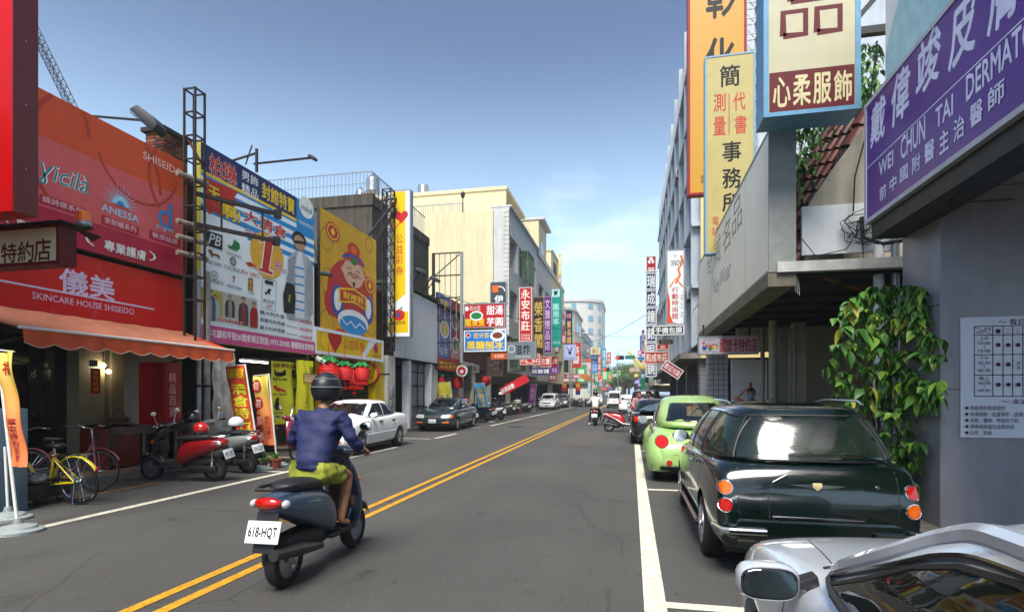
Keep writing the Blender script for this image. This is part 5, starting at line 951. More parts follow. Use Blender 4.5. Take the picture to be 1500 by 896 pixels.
s = SF('bank_sign', 'very tall amber sign with maroon edge and brushed black characters', 'shop sign', 1008, 1093, -230, 286, 17.5, d=.3, face=YO, body=K('#8a1a1c'), frame=K('#8a1a1c'), fw=.06)
for c_, y, hh in (('行', -170, 40), ('銀', -100, 50), ('彰', -38, 68), ('化', 57, 62)): s.T(c_, 1033, 1077, y, y+hh, BLK, bold=.04)
s.T('草屯分行', 1026, 1052, 257, 270, BLK)
lattice('lattice_tower', 'pale lattice frame carrying the tall amber sign', PD(1100, 260, 17.6), PD(1100, -60, 17.6), .34, 14, .02, m=GALV)
s = sf('travel_sign', 'pink and white travel card sign hanging under the ivory sign', 1023, 1111, 493, 519, 13, K('#b8b4ba'), [('國旅卡特約店', .37, .98, .12, .88, K('#96202c'), BO), ('Taiwan', .06, .32, .3, .7, K('#b03030'), dict(bold=.04, shear=.2)), ('國民旅遊卡', .08, .3, .76, .86, BLK), ('Travel Card', .08, .3, .12, .2, BLK)], frame=GALV, d=.14, fw=.02)
s.r(.35, .995, .02, .98, K('#c79aa0')); s.t('國旅卡特約店', .37, .98, .12, .88, K('#96202c'), bold=.035)
s.disc(.1, .35, .05, BLU); s.disc(.2, .3, .04, GRN); s.disc(.28, .4, .04, YEL)
bx('hanger', STEEL, s.o, .1, .14, .05, .09, s.h+.01, zb-.2-s.o.location.z); bx('hanger', STEEL, s.o, s.w-.2, s.w-.16, .05, .09, s.h+.01, zb-.2-s.o.location.z)
s = sf('phone_shop_sign', 'white and orange vertical sign with red mobile fashion characters', 976, 1003, 366, 476, 25, WHT, [('行動時尚館', .3, .66, .08, .5, K('#b8281c'), V), ('XNOW', .25, .9, .78, .86, BLK, dict(bold=.03)), ('hc', .4, .6, .9, .94, BLK), ('桃園．草屯．南投', .78, .9, .1, .4, GRYT, dict(vert=True))], frame=GALV, d=.15)
s.poly([(.02, .02), (.02, .62), (.1, .45), (.22, .3), (.2, .15), (.35, .04), (.6, .02)], K('#d0501a')); s.line([(.5, .55), (.75, .66), (.65, .74), (.9, .82), (.8, .92)], .1, K('#d8741c')); s.line([(.2, .5), (.5, .62), (.9, .5)], .07, K('#d8741c'))
sf('phone_shop_sign', 'black sign with white phone film characters under the vertical sign', 957, 1002, 477, 491, 24.5, BLK, [('手機包膜', .06, .94, .15, .85, WHT, dict(bold=.05))], frame=WHT, fw=.04)
sf('draper_sign', 'red draper sign with four pale characters across the pavement', 944, 980, 515, 533, 30, K('#a01a20'), [('和成布莊', .06, .94, .15, .85, K('#ddd0c0'), BO)], frame=K('#c9b0a8'), fw=.05)
sf('shop_sign', 'little black sign above the red cloth market sign', 965, 986, 497, 504, 27, BLK, [('草屯莊', .15, .85, .2, .8, K('#8a7f6a'))], frame=K('#8a7f6a'), fw=.02); sf('shop_sign', 'little red cloth market sign over the draper sign', 962, 980, 504, 512, 29, K('#a02028'), [('棉布', .3, .7, .15, .85, K('#ddd0c0'))], frame=K('#ddd0c0'), fw=.02)
for k, c_ in enumerate(('瑞', '成', '鐘', '錶', '眼', '鏡')):
    y = 400+25.5*k; sf('clock_shop_sign', ('navy square with one white character at the top of its column', 'second navy square down the white bordered column', 'third navy square down the white bordered column', 'fourth navy square down the white bordered column', 'fifth navy square down the white bordered column', 'lowest navy square of the white bordered column')[k], 946, 961.5, y, y+24, 34, NVY, [(c_, .12, .88, .12, .88, WHT, BO)], frame=WHT, fw=.05, d=.3, body=WHT)
s = sf('clock_shop_sign', 'red and white emblem square crowning the navy character column', 946, 961.5, 375, 398, 34, K('#a81c28'), [('瑞成', .2, .8, .05, .28, WHT, BO)], frame=WHT, fw=.05, d=.3, body=WHT); s.disc(.35, .62, .1, WHT); s.disc(.65, .62, .1, WHT); s.disc(.5, .8, .12, WHT); s.disc(.5, .62, .05, RED)
s = sf('hanging_banner', 'tilted red banner with white characters near the far parasols', 968, 998, 545, 560, 24, K('#a81c2c'), [('歡迎光臨', .08, .92, .2, .8, K('#ddd0d0'), BO)], d=.03, cat='banner', frame=WHT, fw=.03); s.o.rotation_euler = (0, radians(34), 0); s.o.location.z += .6
# vine with big leaves
def leaf_mesh(w_, l_, fold, droop):
    V_ = []; n = 5; prof = [0, .62, 1, .8, .42, 0]
    for i in range(n+1):
        f = i/n; x = l_*f; z = -droop*l_*f*f
        V_ += [(x, -w_*prof[i]/2, z+fold*w_*prof[i]/2), (x, 0, z), (x, w_*prof[i]/2, z+fold*w_*prof[i]/2)]
    F_ = []
    for i in range(n): F_ += [(3*i, 3*i+1, 3*i+4, 3*i+3), (3*i+1, 3*i+2, 3*i+5, 3*i+4)]
    return MB().add(V_, F_).mesh('leaf', smooth=True, ang=60)
LM = [mat('vine_leaf_'+n_, h, .5, var=.25, sc=14) for n_, h in (('mid', '#4c8022'), ('deep', '#30601a'), ('light', '#7ca632'), ('yellow', '#a8a83c'))]
LV = []
for i in range(8):
    me = leaf_mesh(.058+.018*(i % 3), .105+.022*(i % 4), .35, .3+.12*(i % 3)); me.materials.append(LM[(0, 0, 1, 1, 2, 2, 0, 3)[i]]); LV.append(me)
vb = PD(1300, 730, 6.9); vine = thing('climbing_vine', 'leafy green climbing plant growing up the clinic pillar pipes', 'plant', (vb.x, vb.y, .14))
m = MB(); stems = []
out = [(418, 1262, 1352), (440, 1240, 1350), (470, 1222, 1352), (500, 1215, 1385), (530, 1210, 1382), (560, 1215, 1380), (590, 1228, 1372), (620, 1258, 1350), (660, 1270, 1345), (690, 1290, 1345), (725, 1300, 1342)]
def vrange(y):
    for i in range(len(out)-1):
        if out[i][0] <= y <= out[i+1][0]: f = (y-out[i][0])/(out[i+1][0]-out[i][0]); return out[i][1]+(out[i+1][1]-out[i][1])*f, out[i][2]+(out[i+1][2]-out[i][2])*f
    return 1300, 1330
for k in range(11):
    pts = []
    for j in range(8):
        y = 730-(730-430)*j/7*(.6+.4*random.random()); lo_, hi_ = vrange(max(418, y)); x = lo_+(hi_-lo_)*(.2+.6*((k/10+.07*sin(j*2+k)) % 1)); pts.append(PD(x, y, 6.9+.25*sin(k+j*.7))-vine.location)
    pts.sort(key=lambda p: p.z); m.tube([Vector((min(q_.x, 3.1-vine.location.x), q_.y+.15, q_.z)) for q_ in pts], .009, 5)
m.obj('stem', mat('vine_stem', '#4a3a24', .8), vine)
nl = 0; extra = MB()
def place_leaf(P, yaw, pit, roll, sc_):
    global nl
    me = random.choice(LV)
    if nl < 296: o = bpy.data.objects.new('leaf', me); COL.objects.link(o); o.parent = vine; o.location = P; o.rotation_euler = (roll, pit, yaw); o.scale = (sc_,)*3
    else:
        M_ = Matrix.LocRotScale(P, __import__('mathutils').Euler((roll, pit, yaw)), Vector((sc_,)*3)); extra.add([M_@v.co for v in me.vertices], [tuple(q.vertices) for q in me.polygons], random.choice((0, 0, 1, 1, 2)))
    nl += 1
for k in range(460):
    y = 418+(725-418)*(random.random()**1.15); lo_, hi_ = vrange(y); x = lo_+(hi_-lo_)*random.random(); front = k < 62
    if y > 600 and random.random() < .55: continue
    if random.random() < .15: x += random.uniform(-14, 14)
    dx_ = ((x-750)/FPX*cP-sP); c_ = PD(x, y, min((6.4 if front else 6.6+.6*random.random())+.15*random.random(), 3.08/dx_))-vine.location; base = random.uniform(0, 6.28)
    for j in range(random.randint(4, 6)): a = base+j*6.28/5; place_leaf(c_, a, random.uniform(.15, 1.15), random.uniform(-.5, .5), random.uniform(.5, 1.4)*(1 if front else .9))
o = extra.obj('foliage', LM[:3], vine); o['kind'] = 'stuff'
# rooftop plants behind the tiles
m = MB()
for k in range(2600):
    x, y = random.uniform(1150, 1290), random.uniform(60, 330)
    if y > 345-(x-1150)*1.45 or y < 150-(x-1200)*.8 and x < 1262: continue
    c_ = PD(x, y, random.uniform(8.9, 10.5)); e = __import__('mathutils').Euler((random.uniform(-.5, .5), random.uniform(.2, 1.2), random.uniform(0, 6.28))); M_ = Matrix.LocRotScale(c_, e, Vector((1, 1, 1))*random.uniform(.7, 1.4)); me = random.choice(LV); m.add([M_@v.co for v in me.vertices], [tuple(q.vertices) for q in me.polygons], random.choice((0, 1, 1)))
t = thing('roof_shrub', 'green shrubs growing on the old roof behind the cream sign', 'shrub', PD(1220, 300, 10.5)); o = m.obj('foliage', LM[:3], None); o.parent = t; o.matrix_parent_inverse = Matrix.Translation(-Vector(t.location)); o['kind'] = 'stuff'
q = MB()
for k in range(7): q.tube([Vector((random.uniform(-.8, .8), 0, -.2)), Vector((random.uniform(-.8, .8), .1, .8)), Vector((random.uniform(-.9, .9), .2, 1.9))], .02, 5)
q.obj('stem', mat('vine_stem', '#4a3a24'), t)
# ============================================================ vehicles
def bvh_of(*mes):
    v = []; f = []
    for me in mes: n = len(v); v += [p.co.copy() for p in me.vertices]; f += [tuple(i+n for i in q.vertices) for q in me.polygons]
    return BVHTree.FromPolygons(v, f)
DIRS = {'back': (Vector((0, 1, 0)), lambda a, b: Vector((a, -4, b))), 'front': (Vector((0, -1, 0)), lambda a, b: Vector((a, 4, b))), 'left': (Vector((1, 0, 0)), lambda a, b: Vector((-3, a, b))), 'right': (Vector((-1, 0, 0)), lambda a, b: Vector((3, a, b))), 'top': (Vector((0, 0, -1)), lambda a, b: Vector((a, b, 4)))}
def hit(T_, side, a, b):
    d, o = DIRS[side]; h = T_.ray_cast(o(a, b), d); return h[0]
def decal(T_, side, poly, off=.006, ringn=5, dens=4, smooth=True):
    """a conforming panel: the outline is laid on the body surface, raised by off"""
    d = DIRS[side][0]; P = []
    for i in range(len(poly)):
        a, b = poly[i], poly[(i+1) % len(poly)]
        for k in range(dens): P.append((a[0]+(b[0]-a[0])*k/dens, a[1]+(b[1]-a[1])*k/dens))
    cx = sum(p[0] for p in P)/len(P); cy = sum(p[1] for p in P)/len(P); R = []; last = Vector((0, 0, 0))
    for r in range(ringn+1):
        f = 1-r/ringn*.985; ring = []
        for p in P:
            h = hit(T_, side, cx+(p[0]-cx)*f, cy+(p[1]-cy)*f)
            if h is None: h = last
            else: last = h
            ring.append(h-d*off)
        R.append(ring)
    R.insert(0, [p+d*(off+.012) for p in R[0]])
    return MB().rings([[tuple(p) for p in q] for q in R], True)
def rr_poly(pts, r=.04, n=3):
    out = []
    for i in range(len(pts)):
        p = Vector(pts[i]); a = (Vector(pts[i-1])-p); b = (Vector(pts[(i+1) % len(pts)])-p); ra = min(r, a.length*.45, b.length*.45); A = p+a.normalized()*ra; B_ = p+b.normalized()*ra
        for k in range(n+1): t_ = k/n; q = A*(1-t_)**2+p*2*t_*(1-t_)+B_*t_**2; out.append((q.x, q.y))
    return out
def spl(P, n=6):
    out = []; Q = [P[0]]+list(P)+[P[-1]]
    for i in range(1, len(Q)-2):
        for k in range(n):
            t_ = k/n; a, b, c_, d = (Vector(q) for q in Q[i-1:i+3]); v = .5*((2*b)+(c_-a)*t_+(2*a-5*b+4*c_-d)*t_**2+(3*b-a-3*c_+d)*t_**3); out.append((v.x, v.y))
    return out+[tuple(P[-1])]
def ell(cx, cy, a, b, n=20): return [(cx+a*cos(2*pi*k/n), cy+b*sin(2*pi*k/n)) for k in range(n)]
def path_on(T_, side, pts, r, m=None, off=0, n=5, dens=8, mb=None):
    d = DIRS[side][0]; Q = []
    for i in range(len(pts)-1):
        for k in range(dens): a, b = pts[i], pts[i+1]; Q.append((a[0]+(b[0]-a[0])*k/dens, a[1]+(b[1]-a[1])*k/dens))
    Q.append(pts[-1]); out = []
    for a, b in Q:
        h = hit(T_, side, a, b)
        if h is not None: out.append(h-d*off)
    mb = mb or MB()
    if len(out) > 1: mb.tube(out, r, n)
    return mb
def wheel(parent, x, y, r, wd, side, spokes=7, rimm=None, dark=False):
    t = MB().lathe([(r*.62, -wd/2), (r*.9, -wd/2), (r*.985, -wd/2+.02), (r, -wd*.3), (r, wd*.3), (r*.985, wd/2-.02), (r*.9, wd/2), (r*.62, wd/2)], (x, y, r), 'x', 32, hoop=True).obj('wheel', RUBBER, parent, smooth=True, ang=40)
    s_ = side; o_ = x+s_*wd/2
    MB().lathe([(r*.64, -.02*s_), (r*.64, .008*s_), (r*.59, .008*s_), (r*.57, -.05*s_), (.02, -.05*s_)], (o_, y, r), 'x', 28).obj('rim', rimm or RIM, t, smooth=True)
    m = MB()
    for k in range(spokes):
        a = 2*pi*k/spokes; m.tube([(o_-.015*s_, y+.04*cos(a), r+.04*sin(a)), (o_-.01*s_, y+r*.58*cos(a), r+r*.58*sin(a))], [.035, .028], 6)
    m.lathe([(.05, -.02), (.05, .006*s_), (.02, .008*s_)], (o_, y, r), 'x', 14); m.obj('spokes', rimm or RIM, t)
def car(name, label, loc, rz, L, W, paint, prof, belt, cabin, wheels, wr=.3, zb=.2, nose=(.75, .92), group=None, extra=None, glassm=None, cat='car', fender=0, sillz=.28, wtop=.9, roofm=None):
    """prof: [(y, deck height)] rear to front; cabin: dict(y0,y1 at belt; r0,r1 at roof; h roof height; w0,w1 half widths)"""
    t = thing(name, label, cat, loc, rz, group); R = []; hw = W/2
    ys = [p[0] for p in prof]
    for i, (y, zt) in enumerate(prof):
        e = min(1, (y-ys[0])/.35, (ys[-1]-y)/.5); k = {0: nose[0]}.get(i, 1) if i == 0 else (nose[1]*.88 if i == len(prof)-1 else nose[1]+(1-nose[1])*min(1, max(e, .0)))
        k = 1 if e >= 1 else k; w_ = hw*k; b = zb+(.1 if i in (0, len(prof)-1) else 0); zm = b+(zt-b)*.5
        half = [(0, b), (w_*.8, b), (w_*.96, b+.06), (w_, zm-.05), (w_*.995, zm+.1), (w_*.965, zt-.06), (w_*wtop, zt-.005), (w_*.5, zt+.025), (0, zt+.03)]
        R.append([(a, y, z) for a, z in half]+[(-a, y, z) for a, z in half[-2:0:-1]])
    cuts = []
    for wy in wheels:
        for sd_ in (-1, 1): cuts.append(MB().lathe([(wr+.055, -.26), (wr+.055, .14)] if sd_ > 0 else [(wr+.055, -.14), (wr+.055, .26)], (sd_*(hw-.02), wy, wr), 'x', 28).mesh('cut'))
    bme = MB().rings(R).mesh('body', smooth=True, sub=2, ang=50, cuts=cuts); bme.materials.append(paint)
    bme.polygons.foreach_set('use_smooth', [True]*len(bme.polygons)); bme.set_sharp_from_angle(angle=radians(38))
    body = link('body', bme, None, t)
    c = cabin; R = []; N_ = 44
    def ring(yr, yf, w_, z, e=5):
        q = []; cy, a, b = (yr+yf)/2, w_, (yf-yr)/2
        for k in range(N_):
            an = 2*pi*(k+.5)/N_; u = abs(cos(an))**(2/e)*math.copysign(1, cos(an)); v = abs(sin(an))**(2/e)*math.copysign(1, sin(an))
            zz = z; q.append((u*a, cy+v*b, zz))
        return q
    h0, h1 = belt-.06, c['h']; ex = c.get('e', 5); bow = c.get('bow', .06)
    for f in (0, .12, .35, .6, .82, .93):
        g_ = f; w_ = c['w0']+(c['w1']-c['w0'])*(g_**c.get('tw', 1.4)); yr = c['y0']+(c['r0']-c['y0'])*g_**c.get('cr', 1); yf = c['y1']+(c['r1']-c['y1'])*g_**c.get('cf', 1)
        R.append(ring(yr-bow*sin(pi*g_), yf+bow*sin(pi*g_), w_+.01*sin(pi*g_), h0+(h1-h0)*g_, ex))
    for s_, dz in ((.965, -.022), (.88, .0), (.6, .022), (.2, .03)):
        w_ = c['w1']*s_; cy = (c['r0']+c['r1'])/2; b = (c['r1']-c['r0'])/2*s_; R.append(ring(cy-b, cy+b, w_, h1+dz, ex if s_ > .7 else 3.5))
    cme = MB().rings(R).mesh('cabin', sub=1, ang=60); cme.materials.append(paint if roofm is None else roofm); link('cabin', cme, None, t)
    T_ = bvh_of(bme, cme); gm = glassm or GLASS
    for side, nm, pl in c['glass']:
        decal(T_, side, rr_poly(pl, .05), c.get('go', .005), dens=3, ringn=8).obj(nm, gm, t, smooth=True, ang=50)
        path_on(T_, side, pl+[pl[0]], .009, off=.002, n=5).obj('window_seal', BPL, t)
    for wy in wheels:
        for sd_ in (-1, 1): wheel(t, sd_*(hw-.115), wy, wr, .19, sd_)
    bx('underbody', BPL, t, -hw*.8, hw*.8, ys[0]+.3, ys[-1]-.3, zb-.05, zb+.25)
    if extra: extra(t, T_, hw)
    return t
def seams(t, T_, lines, side): 
    for ln_ in lines: path_on(T_, side, ln_, .0035, off=-.001, n=4).obj('panel_gap', BLACK, t)
def plate(t, T_, y_side, z, txt='5678-NK', w_=.32, h_=.15):
    p = hit(T_, y_side, 0, z); s_ = -1 if y_side == 'back' else 1
    o = bx('number_plate', PLATE, t, -w_/2, w_/2, p.y+(s_*.03 if s_ < 0 else 0), p.y+(0 if s_ < 0 else .03), z-h_/2, z+h_/2, bevel=.006)
    panel_text(o, lambda u, v: ((-.14+.28*u)*-s_*w_/.32, p.y+s_*.032, z-.04+.08*v), txt, K('#20242a'), False, .02)
def mirror(t, x, y, z, m, s_, sc_=1):
    o = MB().ball((x+s_*.1*sc_, y, z), (.105*sc_, .06*sc_, .07*sc_), 14, 8).obj('door_mirror', m, t, smooth=True); MB().tube([(x-s_*.03, y, z-.03), (x+s_*.06, y, z-.02)], .022).obj('bracket', BPL, o)
    MB().lathe([(.08*sc_, 0), (.08*sc_, -.004)], (x+s_*.11*sc_, y-.055*sc_, z), 'y', 16).obj('glass', CHROME, o); return o
# --- paints
PW_ = mat('car_paint_white', '#eef0ef', .3, var=.02, coat=1); PT = mat('car_paint_teal', '#1f3840', .3, .3, var=.04, coat=1); PGR = mat('car_paint_lime', '#9cc072', .32, var=.02, coat=.9); PBG = mat('car_paint_dark_green', '#04130f', .18, .1, var=0, coat=1); PSI = mat('car_paint_silver', '#c6ced8', .3, .35, var=.02, sc=40, coat=1); PBK = mat('car_paint_black', '#0b0c0f', .2, var=0, coat=1); PGY = mat('car_paint_grey', '#5a5f62', .3, .5, var=.02, coat=1)
# --- sedan
def sedan(label, loc, rz, paint, L=4.4, W=1.69, group=None, plate_txt='BM-8269', h=1.38):
    k = L/4.4
    prof = [(-2.2, .72), (-2.12, .96), (-1.7, 1.0), (-1.2, 1.0), (-.6, .96), (.3, .94), (.8, .93), (1.2, .9), (1.75, .82), (2.08, .70), (2.2, .56)]
    prof = [(a*k, b) for a, b in prof]
    gl = [('left', 'side_window', [(-.95, .99), (-.72, 1.27), (-.28, 1.30), (-.26, .98)]), ('left', 'side_window', [(-.18, .98), (-.2, 1.30), (.18, 1.29), (.68, .985)]), ('left', 'side_window', [(-1.22, 1.0), (-.82, 1.24), (-1.01, 1.0)])]
    gl = [(s_, n_, [(a*k, b) for a, b in p]) for s_, n_, p in gl]; gl += [('right', n_, p) for _, n_, p in gl]
    gl += [('front', 'windscreen', [(-.62, .99), (.62, .99), (.5, 1.30), (-.5, 1.30)]), ('back', 'rear_window', [(-.6, 1.03), (.6, 1.03), (.48, 1.29), (-.48, 1.29)])]
    def ex(t, T_, hw):
        for sd_, s_ in (('left', -1), ('right', 1)):
            seams(t, T_, [[(.82*k, .92), (.85*k, .5), (.7*k, .3)], [(-.22*k, .95), (-.22*k, .3)], [(-1.0*k, .95), (-.92*k, .55), (-.75*k, .4)]], sd_)
            path_on(T_, sd_, [(-1.9*k, .52), (1.9*k, .50)], .012, off=.0).obj('rub_strip', paint if paint is PW_ else BPL, t)
            for y in (.1, -.78): bx('door_handle', BPL, t, *sorted((s_*(hw-.03), s_*(hw+.018))), y*k-.09, y*k+.09, .80, .835, bevel=.008)
            mirror(t, s_*(hw-.08), .66*k, .99, paint, s_)
        for s_ in (-1, 1):
            decal(T_, 'front', rr_poly([(s_*.36, .56), (s_*.38, .70), (s_*.72, .72), (s_*.74, .58)], .03), .012).obj('headlight', CLR, t, smooth=True)
            decal(T_, 'right' if s_ > 0 else 'left', rr_poly([(1.88*k, .57), (1.86*k, .70), (2.06*k, .68), (2.08*k, .57)], .02), .01).obj('corner_lamp', ORL, t, smooth=True)
            decal(T_, 'front', rr_poly([(s_*.42, .36), (s_*.42, .42), (s_*.7, .42), (s_*.7, .36)], .02), .008).obj('fog_lamp', ORL, t)
            decal(T_, 'back', rr_poly([(s_*.40, .70), (s_*.40, .86), (s_*.76, .88), (s_*.76, .72)], .03), .01).obj('tail_light', REDL, t, smooth=True)
        decal(T_, 'front', rr_poly([(-.32, .58), (-.32, .68), (.32, .68), (.32, .58)], .02), .006).obj('grille', BPL, t)
        decal(T_, 'front', rr_poly([(-.4, .27), (-.4, .34), (.4, .34), (.4, .27)], .02), .004).obj('bumper_intake', BPL, t)
        path_on(T_, 'front', [(-.7, .53), (.7, .53)], .008).obj('bumper_line', BPL, t)
        plate(t, T_, 'front', .44, plate_txt); plate(t, T_, 'back', .55, plate_txt)
        MB().tube([(.35, .75, .96), (-.05, .62, 1.0)], .008).tube([(-.15, .78, .96), (-.5, .64, 1.0)], .008).obj('wiper', BPL, t)
    return car('parked_sedan', label, loc, rz, L, W, paint, prof, .97, dict(y0=-1.5*k, y1=1.05*k, r0=-.78*k, r1=.12*k, h=h, w0=W/2*.9, w1=W/2*.68, glass=gl), (-1.3*k, 1.3*k), wr=.295, extra=ex)
sedan('white four door sedan parked in front of the lottery shop', (-7.55, 14.35, 0), pi+.03, PW_, L=4.35)
sedan('dark teal four door sedan parked behind the white sedan', (-8.05, 24.0, 0), pi+.02, PT, L=4.4, plate_txt='3K-5521')
# --- lime retro hatchback
def beetle():
    prof = [(-2.0, .55), (-1.93, .70), (-1.6, .86), (-1.2, .95), (-.6, .95), (0, .93), (.7, .94), (1.2, .92), (1.6, .82), (1.92, .66), (2.02, .5)]
    gl = [('back', 'rear_window', [(-.52, 1.06), (.52, 1.06), (.42, 1.38), (-.42, 1.38)]), ('left', 'side_window', [(-.85, .98), (-.55, 1.30), (-.2, 1.36), (-.18, .97)]), ('left', 'side_window', [(-.1, .97), (-.12, 1.37), (.35, 1.28), (.75, .96)]), ('front', 'windscreen', [(-.55, 1.0), (.55, 1.0), (.42, 1.33), (-.42, 1.33)])]
    gl += [('right', b, c_) for a, b, c_ in gl if a == 'left']
    def ex(t, T_, hw):
        for y in (-1.27, 1.27):
            for s_ in (-1, 1):
                cut = MB().lathe([(.37, -.5), (.37, .5)], (s_*.74, y, .31), 'x', 28).mesh('cut'); low = MB().box(-1.4, 1.4, y-1, y+1, -.5, .2).mesh('cut')
                f = MB().ball((s_*.62, y-(.06 if y < 0 else -.04), .42), (.30, .64, .46), 28, 16).mesh('fender', smooth=True, cuts=[cut, low]); f.materials.append(PGR); f.polygons.foreach_set('use_smooth', [True]*len(f.polygons)); f.set_sharp_from_angle(angle=radians(40)); link('fender', f, None, t)
        f2 = bvh_of(*[o.data for o in t.children if o.name.split('.')[0] in ('fender', 'body', 'cabin')])
        for s_ in (-1, 1):
            decal(f2, 'back', ell(s_*.62, .72, .105, .10, 20), .016, dens=1).obj('tail_light', REDL, t, smooth=True); path_on(f2, 'back', ell(s_*.62, .72, .11, .105, 20)+[(s_*.62+.11, .72)], .007, dens=1).obj('light_bezel', BPL, t)
            decal(f2, 'back', ell(s_*.5, .36, .05, .05, 14), .012, dens=1).obj('reflector', REDL, t, smooth=True)
            decal(f2, 'front', ell(s_*.6, .66, .11, .11, 20), .016, dens=1).obj('headlight', CLR, t, smooth=True)
            mirror(t, s_*.78, .62, 1.0, PGR, s_, 1.1)
        seams(t, f2, [[(-.66, .97), (-.42, .86), (-.33, .6), (.33, .6), (.42, .86), (.66, .97)], [(-.85, .50), (.85, .50)]], 'back'); seams(t, f2, [[(-.3, .93), (-.35, .35)], [(.75, .93), (.72, .35)]], 'left'); decal(f2, 'back', rr_poly([(-.16, .80), (-.16, .825), (.16, .825), (.16, .80)], .01), .006).obj('brake_light', REDL, t); plate(t, f2, 'back', .5, '7256-MX')
        decal(f2, 'back', rr_poly([(-.8, .22), (-.8, .31), (.8, .31), (.8, .22)], .02), .006).obj('bumper_insert', BPL, t); MB().tube([(0, -.75, 1.5), (.0, -1.0, 1.75)], .006).obj('antenna', BPL, t)
        MB().ball((0, -1.98, .86), (.03, .02, .03)).obj('badge', CHROME, t)
    t = car('retro_hatchback', 'lime green rounded retro hatchback parked on the white line', (1.14, 12.0, 0), 0, 4.05, 1.55, PGR, prof, .97, dict(y0=-1.62, y1=1.28, r0=-.52, r1=.22, h=1.5, w0=.70, w1=.50, glass=gl, e=3.2, cr=1.5, cf=1.3, bow=.12, tw=1.8, go=.022), (-1.27, 1.27), wr=.315, nose=(.8, .85), extra=ex)
beetle()
